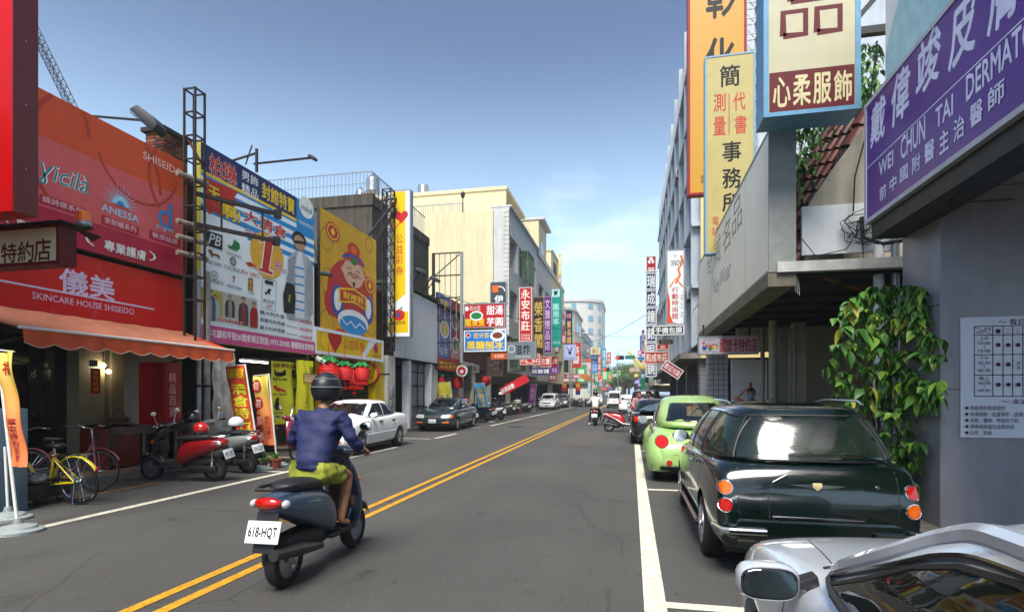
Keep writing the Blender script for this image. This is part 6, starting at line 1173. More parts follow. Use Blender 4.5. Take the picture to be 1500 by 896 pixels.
# --- dark green retro wagon
def wagon():
    prof = [(-1.98, .62), (-1.93, .93), (-1.7, .99), (-1.0, .99), (-.3, .96), (.5, .95), (.9, .93), (1.4, .88), (1.75, .80), (1.9, .62), (1.95, .5)]
    gl = [('back', 'rear_window', [(-.64, .99), (.64, .99), (.60, 1.1), (.46, 1.36), (-.46, 1.36), (-.60, 1.1)]), ('left', 'side_window', [(-1.72, 1.0), (-1.58, 1.34), (-1.08, 1.38), (-1.06, .985)]), ('left', 'side_window', [(-.98, .985), (-1.0, 1.38), (-.4, 1.38), (-.36, .975)]), ('left', 'side_window', [(-.28, .975), (-.32, 1.38), (.15, 1.35), (.62, .965)]), ('front', 'windscreen', [(-.6, 1.0), (.6, 1.0), (.48, 1.35), (-.48, 1.35)])]
    gl += [('right', b, c_) for a, b, c_ in gl if a == 'left']
    def ex(t, T_, hw):
        BZ = CHROME
        for s_ in (-1, 1):
            for z, m_ in ((.765, ORL), (.62, REDL)) if s_ < 0 else ((.765, REDL), (.62, ORL)):
                decal(T_, 'back', ell(s_*.705, z, .052, .052, 20), .018, dens=1).obj('tail_light', m_, t, smooth=True); path_on(T_, 'back', ell(s_*.705, z, .058, .058, 20)+[(s_*.705+.058, z)], .007, off=.006, dens=1, n=8).obj('chrome_bezel', BZ, t)
            seams(t, T_, [[(s_*.60, .97), (s_*.60, .58), (s_*.58, .53)]], 'back')
            path_on(T_, 'back', [(s_*.78, .42), (s_*.40, .42)], .028, off=.075, n=8).obj('bumper_trim', BZ, t)
            path_on(T_, 'right' if s_ > 0 else 'left', [(-1.5, .955), (1.5, .90)], .011, n=6).obj('waist_trim', BZ, t)
            MB().tube([(s_*(hw+.0), -1.0, .28), (s_*(hw+.0), 1.0, .28)], .022, 8).obj('sill_trim', BZ, t)
            o = MB().tube([(s_*.56, -1.35, 1.455), (s_*.575, -1.2, 1.485), (s_*.575, -.3, 1.49), (s_*.56, .0, 1.46)], .011, 8).obj('roof_rail', BZ, t, smooth=True)
            seams(t, T_, [[(-1.03, .96), (-1.0, .6), (-.92, .35)], [(-.32, .95), (-.32, .32)], [(.72, .93), (.7, .35)]], 'left' if s_ < 0 else 'right')
            for y in (-.8, -.1): MB().tube([(s_*(hw-.01), y-.08, .86), (s_*(hw+.03), y-.05, .865), (s_*(hw+.03), y+.05, .865), (s_*(hw-.01), y+.08, .86)], .014, 6).obj('door_handle', BZ, t)
            o = mirror(t, s_*.76, .55, 1.02, CHROME, s_, 1.0)
            decal(T_, 'front', ell(s_*.55, .66, .1, .1, 20), .016, dens=1).obj('headlight', CLR, t, smooth=True)
        # tailgate pressing, wings badge, trim
        arch = [(-.36, .52), (-.37, .70), (-.33, .82), (-.22, .88), (0, .90), (.22, .88), (.33, .82), (.37, .70), (.36, .52)]
        path_on(T_, 'back', arch, .006, dens=4).obj('tailgate_crease', PBG, t); decal(T_, 'back', arch, .007, dens=2).obj('tailgate_panel', PBG, t, smooth=True)
        path_on(T_, 'back', [(-.34, .535), (.34, .535)], .011, off=.01, n=6).obj('tailgate_trim', BZ, t)
        h = hit(T_, 'back', 0, .80); 
        MB().add([(-.22, h.y-.016, .805), (-.02, h.y-.02, .815), (-.02, h.y-.02, .78), (-.16, h.y-.016, .79), (.22, h.y-.016, .805), (.02, h.y-.02, .815), (.02, h.y-.02, .78), (.16, h.y-.016, .79)], [(0, 1, 2, 3), (7, 6, 5, 4)]).obj('wing_badge', BZ, t, solid=.006)
        b_ = MB().prism([(-.035, .825), (.035, .825), (.035, .79), (0, .76), (-.035, .79)], h.y-.032, h.y-.012).obj('shield_badge', K('#c9b98a'), t, bevel=.004)
        panel_text(t, lambda u, v: (-.56+.13*u, hit(T_, 'back', -.5, .58).y-.012, .572+.02*v), 'NISSAN', CHROME, False, .03)
        MB().lathe([(.014, 0), (.014, -.012)], (.45, hit(T_, 'back', .45, .80).y, .80), 'y', 12).obj('lock', BZ, t)
        decal(T_, 'back', rr_poly([(-.62, .26), (-.62, .5), (.62, .5), (.62, .26)], .04), .05, ringn=4).obj('rear_bumper', PBG, t, smooth=True)
        p = hit(T_, 'back', 0, 1.0); 
        for k in range(12): z = 1.03+.026*k; path_on(T_, 'back', [(-.55+(k*.008), z), (.55-(k*.008), z)], .0012, off=.0045, n=3, dens=6).obj('defroster_line', mat('defroster', '#6a4a34', .5), t)
        MB().tube([(-.62, .3, 1.0), (-.2, .45, 1.0)], .01).obj('dash_trim', BPL, t)
    car('retro_wagon', 'black green retro estate car with round chrome ringed lamps', (1.48, 6.95, 0), 0, 3.95, 1.66, PBG, prof, .985, dict(y0=-1.90, y1=1.15, r0=-1.55, r1=.18, h=1.455, w0=.80, w1=.54, glass=gl, e=4, bow=.03, tw=1.7), (-1.22, 1.25), wr=.29, nose=(.94, .9), extra=ex, glassm=mat('wagon_glass', '#1e2c24', .05, var=.6, sc=1.6, spec=.9))
wagon()
# --- silver car right beside the photographer
def silver():
    prof = [(-2.3, .75), (-2.2, .95), (-1.7, .98), (-1.1, .96), (-.3, .94), (.5, .94), (1.0, .94), (1.5, .90), (1.95, .81), (2.18, .66), (2.26, .5)]
    gl = [('left', 'side_window', [(-.5, .975), (-.46, 1.235), (-.12, 1.235), (.04, 1.215), (.2, 1.165), (.4, 1.075), (.70, .96)]), ('left', 'side_window', [(-1.2, .98), (-.95, 1.15), (-.75, 1.21), (-.6, 1.225), (-.62, .975)]), ('front', 'windscreen', [(-.64, .97), (.64, .97), (.52, 1.24), (-.52, 1.24)]), ('back', 'rear_window', [(-.6, 1.0), (.6, 1.0), (.5, 1.22), (-.5, 1.22)])]
    gl += [('right', b, c_) for a, b, c_ in gl if a == 'left']
    def ex(t, T_, hw):
        for s_, sd_ in ((-1, 'left'), (1, 'right')):
            path_on(T_, sd_, [(-1.15, .985), (-.25, .97), (.9, .955)], .014, off=.002, n=6).obj('waist_trim', BPL, t)
            path_on(T_, sd_, spl([(-1.1, 1.04), (-.82, 1.2), (-.45, 1.25), (-.08, 1.25), (.12, 1.215), (.36, 1.12), (.75, .975)]), .007, off=.01, n=6, dens=2).obj('rain_visor', mat('smoked_visor', '#14130f', .1), t, smooth=True)
            path_on(T_, sd_, spl([(-1.0, 1.12), (-.6, 1.27), (-.05, 1.285), (.2, 1.235), (.43, 1.13), (.84, .97)]), .026, off=.0, n=8, dens=2).obj('roof_pillar', PSI, t, smooth=True)
            seams(t, T_, [[(.96, .92), (.98, .5), (.85, .3)], [(-.56, .95), (-.56, .3)]], sd_)
            decal(T_, 'front', rr_poly([(s_*.4, .56), (s_*.42, .68), (s_*.76, .72), (s_*.78, .60)], .03), .012).obj('headlight', CLR, t, smooth=True)
            bx('door_handle', PSI, t, *sorted((s_*(hw-.02), s_*(hw+.03))), .0, .2, .80, .83, bevel=.01)
        # large door mirror: shell, glass, stalk
        for s_ in (-1, 1):
            x, y, z = s_*(hw+.065), .83, .925; R = []
            for k, (dy, sc_) in enumerate(((-.045, .90), (-.03, 1), (.02, .97), (.06, .75), (.085, .35))): R.append([(x+p[0], y+dy, z+p[2]) for p in sring((0, 0, 0), .098*sc_, .062*sc_, 20, 3.2)])
            o = MB().rings(R).obj('door_mirror', PSI, t, smooth=True, ang=50); R2 = [[(x+p[0], y-.046, z+p[2]) for p in sring((0, 0, 0), .084, .048, 20, 3.2)], [(x+p[0], y-.049, z+p[2]) for p in sring((0, 0, 0), .080, .045, 20, 3.2)]]
            MB().rings([[(x+p[0], y-.0452, z+p[2]) for p in sring((0, 0, 0), .089, .053, 20, 3.2)], [(x+p[0], y-.0465, z+p[2]) for p in sring((0, 0, 0), .087, .051, 20, 3.2)]]).obj('mirror_surround', BPL, o); MB().rings(R2).obj('mirror_glass', mat('mirror_glass', '#5c6868', .02, 1, var=0), o)
            MB().prism([(s_*(hw-.10), z-.015), (s_*(hw+.0), z-.03), (s_*(hw+.0), z-.005), (s_*(hw-.09), z+.03)], y-.02, y+.04).obj('mirror_foot', BPL, o, bevel=.008)
        for s_ in (-1, 1): path_on(T_, 'top', [(s_*.66, 1.0), (s_*.6, 1.5), (s_*.45, 2.05)], .003, off=-.001, n=4).obj('panel_gap', BLACK, t)
        path_on(T_, 'top', [(-.7, .98), (0, 1.12), (.7, .98)], .008, off=0).obj('cowl_seal', BPL, t)
    car('silver_car', 'silver car with large door mirror parked closest to the camera', (1.37, 1.2, 0), 0, 4.56, 1.72, PSI, prof, .955, dict(y0=-1.75, y1=1.2, r0=-.72, r1=.06, h=1.335, w0=.82, w1=.69, glass=gl, e=4.5, bow=.05, tw=1.9), (-1.35, 1.4), wr=.3, zb=.19, nose=(.86, .86), extra=ex, glassm=mat('side_glass', '#141a16', .03, var=.0, spec=1.0))
silver()
# --- van, dark cars and small cars further on
def boxcar(name, label, loc, rz, paint, L, W, H, back='van', plate_txt='8Q-2214', cat='car'):
    hl = L/2; prof = [(-hl, .7), (-hl+.06, 1.0), (-hl+.3, 1.04), (-.5, 1.02), (.6, 1.0), (hl-.9, .98), (hl-.3, .86), (hl-.05, .62), (hl, .5)]
    gl = [('back', 'rear_window', [(-.62, 1.08), (.62, 1.08), (.52, H-.2), (-.52, H-.2)]), ('left', 'side_window', [(-hl+.3, 1.08), (-hl+.4, H-.17), (-.25, H-.15), (-.22, 1.07)]), ('left', 'side_window', [(-.12, 1.07), (-.15, H-.15), (hl-1.35, H-.2), (hl-.95, 1.06)]), ('front', 'windscreen', [(-.62, 1.08), (.62, 1.08), (.5, H-.18), (-.5, H-.18)])]; gl += [('right', b, c_) for a, b, c_ in gl if a == 'left']
    def ex(t, T_, hw):
        for s_ in (-1, 1):
            decal(T_, 'back', rr_poly([(s_*.56, .78), (s_*.56, 1.0), (s_*.78, 1.0), (s_*.78, .78)], .02), .012).obj('tail_light', REDL, t, smooth=True); decal(T_, 'front', rr_poly([(s_*.42, .62), (s_*.42, .78), (s_*.74, .8), (s_*.76, .64)], .03), .012).obj('headlight', CLR, t, smooth=True); mirror(t, s_*hw*.94, hl-1.15, 1.05, paint if back != 'van' else BPL, s_)
        plate(t, T_, 'back', .78, plate_txt); plate(t, T_, 'front', .45, plate_txt); decal(T_, 'front', rr_poly([(-.4, .6), (-.4, .72), (.4, .72), (.4, .6)], .02), .006).obj('grille', BPL, t); decal(T_, 'back', rr_poly([(-.72, .28), (-.72, .5), (.72, .5), (.72, .28)], .04), .03, ringn=3).obj('bumper', BPL if back == 'van' else paint, t)
    return car(name, label, loc, rz, L, W, paint, prof, 1.04, dict(y0=-hl+.06, y1=hl-.62, r0=-hl+.28, r1=hl-1.45, h=H, w0=W/2*.92, w1=W/2*.74, glass=gl, e=6, bow=.02), (-hl+.75, hl-.75), wr=.31, nose=(.95, .9), extra=ex, cat=cat)
def gat(px, D): return PD(px, 577, D)
p = gat(900, 62); boxcar('white_van', 'white van driving away in the lane beside the yellow lines', (p.x, p.y+2, 0), 0, PW_, 4.4, 1.75, 1.9, cat='van')
p = gat(944, 30.5); boxcar('dark_suv', 'black tall car with wide rear window behind woman in pink', (p.x+.1, p.y+2.2, 0), 0, PBK, 4.5, 1.85, 1.75, 'car', '3298-VB')
p = gat(917, 46); boxcar('white_hatchback', 'white hatchback with red tail lamps beyond the black tall car', (p.x+.2, p.y+2, 0), 0, PW_, 3.9, 1.68, 1.5, 'car')
p = gat(801, 56); boxcar('white_minivan', 'white car facing the camera by the purple leaning banner', (p.x, p.y+2, 0), pi, PW_, 4.3, 1.75, 1.65, 'car')
p = gat(822, 64); boxcar('dark_hatchback', 'dark grey car parked directly behind the white facing car', (p.x-.1, p.y+2, 0), pi, PGY, 4.0, 1.7, 1.6, 'car')
p = gat(875, 105); boxcar('oncoming_car', 'small white oncoming car beyond the junction', (p.x, p.y+2, 0), pi, PW_, 4.0, 1.7, 1.5, 'car')
p = gat(931, 75); boxcar('far_car', 'grey car parked far along beyond the white hatchback', (p.x, p.y+2, 0), 0, PGY, 4.0, 1.7, 1.5, 'car')
p = gat(921, 95); boxcar('far_car', 'white car far off at the junction by the parasols', (p.x, p.y+2, 0), 0, PW_, 4.0, 1.7, 1.5, 'car')
sedan('glossy black sedan parked between the scooters and lime car', (.83, 19.6, 0), 0, PBK, L=4.5, W=1.75, plate_txt='0587-QS')
sedan('black sedan parked deeper under the arcade past lime car', (3.9, 14.6, 0), .04, PBK, L=4.3, plate_txt='9J-0325') if 0 else None
# ============================================================ scooters, bicycles, people
def loftY(st, n=16, e=2.6):
    """stations (y, z, half width, half height)"""
    return MB().rings([sring((0, y, z), a, b, n, e) for y, z, a, b in st])
SKIN = mat('skin', '#9c6b4c', .55, var=.06, sc=8)
def scooter(label, loc, rz, paint, seatm=None, group=None, box_=None, txt='987-LMC', lean=.10, trim=None, stand=True, name='scooter'):
    t = thing(name, label, 'scooter', loc, rz, group); t.rotation_euler = (0, -lean if stand else 0, rz); seatm = seatm or mat('seat_vinyl', '#17181c', .5); tr = trim or BPL
    for y, r in ((.62, .215), (-.58, .22)):
        w_ = MB().lathe([(r*.66, -.05), (r*.93, -.045), (r, -.015), (r, .015), (r*.93, .045), (r*.66, .05)], (0, y, r), 'x', 28, hoop=True).obj('wheel', RUBBER, t, smooth=True, ang=50)
        MB().lathe([(r*.68, -.04), (r*.68, .04), (r*.62, .04), (r*.6, .012), (.03, .02), (.03, -.02), (r*.6, -.012), (r*.62, -.04)], (0, y, r), 'x', 24).obj('rim', RIM, w_, smooth=True)
    loftY([(-.82, .70, .06, .03), (-.78, .69, .125, .085), (-.62, .66, .165, .125), (-.40, .62, .18, .17), (-.15, .56, .18, .20), (-.0, .47, .16, .20), (.06, .38, .13, .12)]).obj('body', paint, t, sub=1)
    loftY([(-.66, .35, .05, .05), (-.5, .36, .10, .08), (-.3, .34, .11, .10), (-.1, .32, .10, .10), (.05, .27, .06, .05)]).obj('engine', BPL, t, sub=1)
    loftY([(-.68, .79, .06, .03), (-.6, .805, .135, .055), (-.34, .80, .155, .06), (-.2, .775, .15, .05), (.0, .775, .13, .05), (.1, .755, .07, .04)]).obj('seat', seatm, t, sub=1)
    MB().box(-.15, .15, -.05, .42, .255, .30).obj('floorboard', tr, t, bevel=.02)
    R = []
    for y, z, w_, dp in ((.46, .26, .13, .03), (.44, .42, .19, .045), (.42, .6, .20, .05), (.37, .78, .17, .055), (.33, .92, .12, .06), (.32, .98, .07, .05)): R.append([(p[0], p[1]+.10*(1-(abs(p[0])/max(w_, .01))**2)*(1 if p[1] > y else .7), p[2]) for p in sring((0, y, z), w_, dp, 16, 2.6, 'xy')])
    MB().rings(R).obj('leg_shield', paint, t, sub=1)
    MB().box(-.11, .11, .33, .37, .5, .74).obj('glove_box', tr, t, bevel=.02)
    MB().grid(lambda u, v: ((.065+.02*sin(pi*v))*cos(pi*u)*1.0, .62+.25*cos(pi*(.12+.76*v)), .215+.25*sin(pi*(.12+.76*v))+.035*sin(pi*u)), 8, 10).obj('front_fender', paint, t, smooth=True, solid=.006)
    MB().tube([(.055, .62, .215), (.055, .5, .5)], .018, 8).tube([(-.055, .62, .215), (-.055, .5, .5)], .018, 8).obj('fork', GALV, t, smooth=True)
    R = [sring((0, y, 1.0+dz), w_, h_, 14, 2.8) for y, dz, w_, h_ in ((.22, .0, .05, .02), (.26, .01, .17, .045), (.34, .0, .16, .07), (.42, -.02, .09, .05), (.45, -.03, .03, .02))]
    hb = MB().rings(R).obj('handlebar_cover', paint, t, sub=1); MB().tube([(-.34, .2, 1.02), (-.2, .27, 1.01), (.2, .27, 1.01), (.34, .2, 1.02)], .014, 8).obj('handlebar', CHROME, hb)
    for s_ in (-1, 1):
        MB().tube([(s_*.33, .205, 1.02), (s_*.22, .26, 1.015)], .021, 8).obj('grip', RUBBER, hb, smooth=True); MB().tube([(s_*.32, .27, 1.03), (s_*.24, .30, 1.02)], .008, 6).obj('brake_lever', CHROME, hb)
        q = MB().tube([(s_*.2, .29, 1.03), (s_*.25, .30, 1.12), (s_*.28, .29, 1.2)], .007, 6).obj('mirror_arm', CHROME if trim else BPL, t); MB().ball((s_*.30, .28, 1.24), (.065, .018, .045), 14, 8).obj('mirror', CHROME, q, smooth=True)
    MB().ball((0, .435, .985), (.07, .035, .04), 12, 8).obj('headlight', CLR, t, smooth=True)
    for s_ in (-1, 1): MB().ball((s_*.12, .46, .72), (.045, .05, .03), 10, 6).obj('turn_signal', ORL, t, smooth=True)
    MB().ball((0, -.80, .71), (.115, .045, .05), 14, 8).obj('tail_light', REDL, t, smooth=True)
    for s_ in (-1, 1): MB().ball((s_*.135, -.77, .70), (.03, .045, .035), 10, 6).obj('turn_signal', CLR, t, smooth=True)
    MB().grid(lambda u, v: (-.09+.18*u, -.79-.07*v, .64-.30*v), 3, 4).obj('rear_fender', BPL, t, solid=.012)
    pl_ = MB().box(-.14, .14, -.012, 0, -.085, .085).obj('number_plate', PLATE, t, bevel=.008); pl_.location = (0, -.855, .50); pl_.rotation_euler = (-.32, 0, 0); panel_text(pl_, lambda u, v: (-.12+.24*u, -.0135, -.05+.09*v), txt, K('#262a30'), False, .03)
    MB().tube([(.11, -.9, .34), (.125, -.55, .30), (.11, -.2, .24)], [.045, .055, .03], 10).obj('exhaust', mat('exhaust_metal', '#3a3a3a', .4, .5), t, smooth=True)
    MB().tube([(-.10, -.58, .24), (-.10, -.62, .58)], .025, 10).obj('shock_absorber', CHROME, t, smooth=True); MB().box(-.15, -.07, -.68, -.15, .17, .30).obj('drive_cover', BPL, t, bevel=.03)
    MB().tube([(.10, -.45, .82), (.12, -.72, .82), (.07, -.84, .82), (-.07, -.84, .82), (-.12, -.72, .82), (-.10, -.45, .82)], .014, 8).obj('grab_rail', CHROME if trim else BPL, t, smooth=True)
    if stand: MB().tube([(-.08, .0, .25), (-.22, -.08, .015)], .01, 6).obj('side_stand', BPL, t)
    if box_: MB().box(-.2, .2, -1.0, -.62, .84, 1.12).obj('delivery_box', box_, t, bevel=.04)
    return t
def helmet(lab, loc, m, visor=False, rot=(0, 0, 0), s_=1, cat='helmet'):
    t = thing('helmet', lab, cat, loc, rot=rot); cut = MB().box(-.3, .3, -.3, .3, -.3, -.05).mesh('c')
    me = MB().ball((0, 0, 0), (.125*s_, .145*s_, .125*s_), 24, 16).mesh('shell', smooth=True, cuts=[cut]); me.polygons.foreach_set('use_smooth', [True]*len(me.polygons)); me.set_sharp_from_angle(angle=radians(40)); me.materials.append(m); link('shell', me, None, t)
    MB().tube([(.124*s_*cos(a), .144*s_*sin(a), -.05) for a in [2*pi*k/20 for k in range(21)]], .009, 6).obj('rim', BPL, t)
    if visor: MB().grid(lambda u, v: (.14*s_*sin(-.9+1.8*u), .16*s_*cos(-.9+1.8*u), -.08+.10*v), 10, 3).obj('visor', GLASS, t, smooth=True, solid=.003)
    return t
RP = mat('scooter_red', '#8c0f14', .22, var=.03, coat=.9); SP = mat('scooter_silver', '#a4a8a8', .3, .4, var=.03, coat=.7); BP = mat('scooter_black', '#121316', .25, var=.02, coat=.8); WP = mat('scooter_white', '#cfd2d2', .3, var=.03, coat=.8); PKP = mat('scooter_crimson', '#7c1230', .25, var=.03, coat=.8); BLP = mat('scooter_blue', '#18264e', .25, .2, var=.03, coat=.8)
s1 = scooter('dark red and black scooter with a red helmet on its seat', (-7.85, 8.62, 0), pi/2+.12, RP, txt='987-LMC', trim=BPL)
helmet('red open helmet resting on the dark red scooter seat', (-7.52, 8.62, .93), mat('helmet_red', '#c01c14', .25, coat=.8, var=.02), rot=(.1, .1, 1.2))
MB().tube([(.10*cos(a), -.02, .10*sin(a)-.0) for a in [2*pi*k/16 for k in range(17)]], .009, 6).obj('visor_ring', WHITE, bpy.data.objects['helmet'])
for ch in s1.children:
    if ch.name.split('.')[0] in ('leg_shield', 'front_fender', 'handlebar_cover'): me_ = ch.data; me_.materials.clear(); me_.materials.append(BP)
s2 = scooter('silver and black scooter parked beside the dark red one', (-7.95, 9.75, 0), pi/2-.1, SP, txt='359-GDP', trim=BPL)
helmet('white round helmet sitting on the silver scooter', (-7.72, 9.78, .97), mat('helmet_white', '#ececea', .25, coat=.8, var=.02), s_=1.1)
helmet('black open helmet hung on the handlebar between the two parked scooters', (-8.25, 9.25, 1.1), BP, visor=True, rot=(.3, .2, 2.2))
s3 = scooter('crimson scooter parked nose out behind the orange banners', (-8.1, 11.45, 0), -pi/2+.15, PKP, txt='726-BKD', trim=BPL)
sc = [s1, s2, s3]
lefts = [(711, 618, BLP, 'dark blue scooter lying low right behind the teal sedan', .2, None), (731, 615, WP, 'white scooter with dark seat, first of the tight row', .15, None), (743, 608, SP, 'silver scooter second in the tight row past the blue banner', .1, None), (753, 606, WP, 'white delivery scooter with a white box', .1, WHITE), (766, 604, WP, 'white scooter at the far end of the tight row', .12, None),
         (779, 601, BP, 'black scooter parked alone before the white facing car', .9, None), (795, 599, BP, 'black scooter side on in front of the white facing car', 1.2, None)]
made = {}
for i, (px_, py_, m_, lb, da, bo) in enumerate(lefts):
    g = PG(px_, py_); loc = (g.x-.35, g.y, 0); key = (m_.name, bo is not None)
    if key in made: o = again(made[key], loc, 0, lb)
    else: o = scooter(lb, loc, 0, m_, box_=bo, txt='%d-%s' % (218+77*i, 'KJW'))
    o.rotation_euler = (0, -.1, pi/2-da-.25*(i % 2)); made[key] = o; o['group'] = 'scooters parked in the row past the eatery'
for k, (px_, py_, c_, lb) in enumerate(((690, 622, BLP, 'black and blue scooter squeezed against the pink helmet one'), (720, 616, BP, 'black scooter wedged between two white ones in the row'), (737, 611, BLP, 'blue scooter third along the tight row'), (748, 607, BP, 'black scooter before the box scooter in the row'), (772, 603, WP, 'white scooter closing the row before the purple banner'))):
    g = PG(px_, py_); key = (c_.name, False); o = again(made[key], (g.x-.45, g.y, 0), 0, lb); o.rotation_euler = (0, -.1, pi/2-.2-.2*(k % 3)); o['group'] = 'scooters parked in the row past the eatery'
base = made[(WP.name, False)]; baseb = made[(BP.name, False)]
helmet('pink and black helmet on a scooter beside the eatery lantern', PD(682, 587, 26.5), mat('helmet_pink', '#b0505c', .3, coat=.5, var=.02)); helmet('white and black helmet over the tight scooter row', PD(733, 577, 31), mat('helmet_white', '#d8d8d4'), visor=True)
scooter('slim grey scooter carrying the pink helmet', (PG(682, 622).x-.3, PG(682, 622).y-.4, 0), 2.2, WP, txt='402-TYE')
for i in range(13):
    px_ = 846+3.6*i; p = PD(px_, 590, 66+random.uniform(0, 2)); o = again(base if i % 3 == 0 else baseb, (p.x-1.6, p.y+1, 0), pi/2+random.uniform(-.3, .3), ('white' if i % 3 == 0 else 'black')+' scooter, %s from the bunny sign pole in the far junction row' % ('first', 'second', 'third', 'fourth', 'fifth', 'sixth', 'seventh', 'eighth', 'ninth', 'tenth', 'eleventh', 'twelfth', 'thirteenth')[i], 'scooters parked by the far junction')
    o['label'] = o['label']
# --- bicycles
def bicycle(label, loc, rz, fm, rack=True, basket=False):
    t = thing('bicycle', label, 'bicycle', loc); t.rotation_euler = (0, -.12, rz); r = .33; M_ = fm
    for y in (.53, -.53):
        w_ = MB().lathe([(r-.022, -.018), (r-.006, -.018), (r, 0), (r-.006, .018), (r-.022, .018)], (0, y, r), 'x', 40, hoop=True).obj('wheel', RUBBER, t, smooth=True, ang=60); MB().lathe([(r-.024, -.014), (r-.024, .014), (r-.042, .010), (r-.042, -.010)], (0, y, r), 'x', 40, hoop=True).obj('rim', CHROME, w_, smooth=True, ang=60)
        m = MB()
        for k in range(28): a = 2*pi*k/28; b = a+(.5 if k % 2 else -.5); s_ = .025 if k % 4 < 2 else -.025; m.tube([(s_, y+.02*cos(b), r+.02*sin(b)), (0, y+(r-.035)*cos(a), r+(r-.035)*sin(a))], .0022, 3)
        m.obj('spokes', CHROME, w_)['kind'] = 'stuff'; MB().lathe([(.022, -.04), (.022, .04)], (0, y, r), 'x', 12).obj('hub', CHROME, w_)
        MB().grid(lambda u, v: (.028*cos(pi*u), y+(r+.03)*cos(pi*(.15+.75*v if y > 0 else .05+.8*v))*(1), r+(r+.03)*sin(pi*(.15+.75*v if y > 0 else .05+.8*v))+.012*sin(pi*u)), 6, 14).obj('mudguard', M_, t, smooth=True, solid=.003)
    f = MB(); bb = (0, -.06, .28); f.tube([(0, .42, .78), (0, .30, .50), (0, .12, .34), bb], .021, 10).tube([(0, .40, .70), (0, .24, .44), (0, .06, .32)], .014, 8).tube([bb, (0, -.2, .72)], .017, 10)
    for s_ in (-1, 1): f.tube([(s_*.05, -.53, r), (s_*.03, -.06, .28)], .010, 6).tube([(s_*.05, -.53, r), (s_*.015, -.18, .66)], .008, 6)
    f.tube([(0, .40, .86), (0, .44, .66)], .022, 10); f.obj('frame', M_, t, smooth=True, ang=60)
    k_ = MB()
    for s_ in (-1, 1): k_.tube([(s_*.045, .53, r), (s_*.045, .47, .62), (0, .44, .68)], .011, 8)
    k_.obj('fork', M_ if not rack else CHROME, t, smooth=True)
    MB().tube([(0, .40, .86), (0, .37, 1.0)], .012, 8).tube([(-.27, .16, 1.02), (-.22, .30, 1.05), (0, .38, 1.0), (.22, .30, 1.05), (.27, .16, 1.02)], .011, 8).obj('handlebar', CHROME, t, smooth=True)
    for s_ in (-1, 1): MB().tube([(s_*.275, .13, 1.018), (s_*.26, .20, 1.028)], .017, 8).obj('grip', RUBBER, t)
    MB().tube([(0, -.2, .70), (0, -.215, .80)], .012).obj('seat_post', CHROME, t); MB().rings([sring((0, y, z), a, b, 12, 2.4) for y, z, a, b in ((-.36, .835, .04, .03), (-.32, .845, .085, .035), (-.24, .84, .085, .035), (-.12, .84, .035, .028), (-.05, .84, .018, .018))]).obj('saddle', BPL, t, sub=1)
    MB().lathe([(.085, -.004), (.085, .004)], (.05, -.06, .28), 'x', 24).obj('chainring', STEEL, t); MB().box(.04, .055, -.56, -.02, .24, .36).obj('chain_guard', BPL, t, bevel=.006)
    for s_ in (-1, 1): MB().tube([(s_*.06, -.06, .28), (s_*.08, -.06+s_*.12, .28-s_*.10)], .010, 6).box(s_*.08-.04, s_*.08+.04, -.06+s_*.12-.03, -.06+s_*.12+.03, .27-s_*.10, .29-s_*.10).obj('pedal', BPL, t)
    if rack:
        m = MB()
        for s_ in (-1, 1): m.tube([(s_*.06, -.20, .70), (s_*.06, -.72, .72)], .007, 6).tube([(s_*.06, -.45, .71), (s_*.055, -.53, r)], .006, 6).tube([(s_*.06, -.66, .71), (s_*.055, -.53, r)], .006, 6)
        m.tube([(-.06, -.72, .72), (.06, -.72, .72)], .007).tube([(-.06, -.5, .715), (.06, -.5, .715)], .005).tube([(-.06, -.2, .705), (.06, -.2, .705)], .007); m.obj('rack', CHROME, t, smooth=True); MB().ball((0, -.86, .52), (.03, .018, .03)).obj('reflector', REDL, t, smooth=True)
    if basket:
        m = MB(); f_ = lambda k, z: (.13+.03*z/.2)
        for k in range(9): x = -.14+.035*k; m.tube([(x, .50, .72), (x*1.15, .48, .93)], .003, 4).tube([(x, .72, .72), (x*1.15, .76, .93)], .003, 4).tube([(x, .50, .72), (x, .72, .72)], .003, 4)
        for j in range(6): z = .72+.042*j; w_ = .14+.021*j/5; m.tube([(-w_, .5-.004*j, z), (w_, .5-.004*j, z), (w_, .72+.008*j, z), (-w_, .72+.008*j, z), (-w_, .5-.004*j, z)], .003, 4)
        m.obj('basket', BPL, t)['kind'] = 'stuff'
    MB().tube([(-.04, -.5, .3), (-.16, -.56, .01)], .008, 6).obj('kickstand', CHROME, t); return t
bicycle('yellow bicycle with chrome rack parked by the black trolley', (-8.1, 6.4, 0), pi/2+.05, mat('bicycle_yellow', '#d8c218', .3, coat=.6, var=.03)); bicycle('dark bicycle with pink frame and basket leaning behind yellow one', (-8.78, 7.15, 0), pi/2-2.9, mat('bicycle_pink', '#8a4a5c', .3, coat=.6, var=.03), rack=False, basket=True)
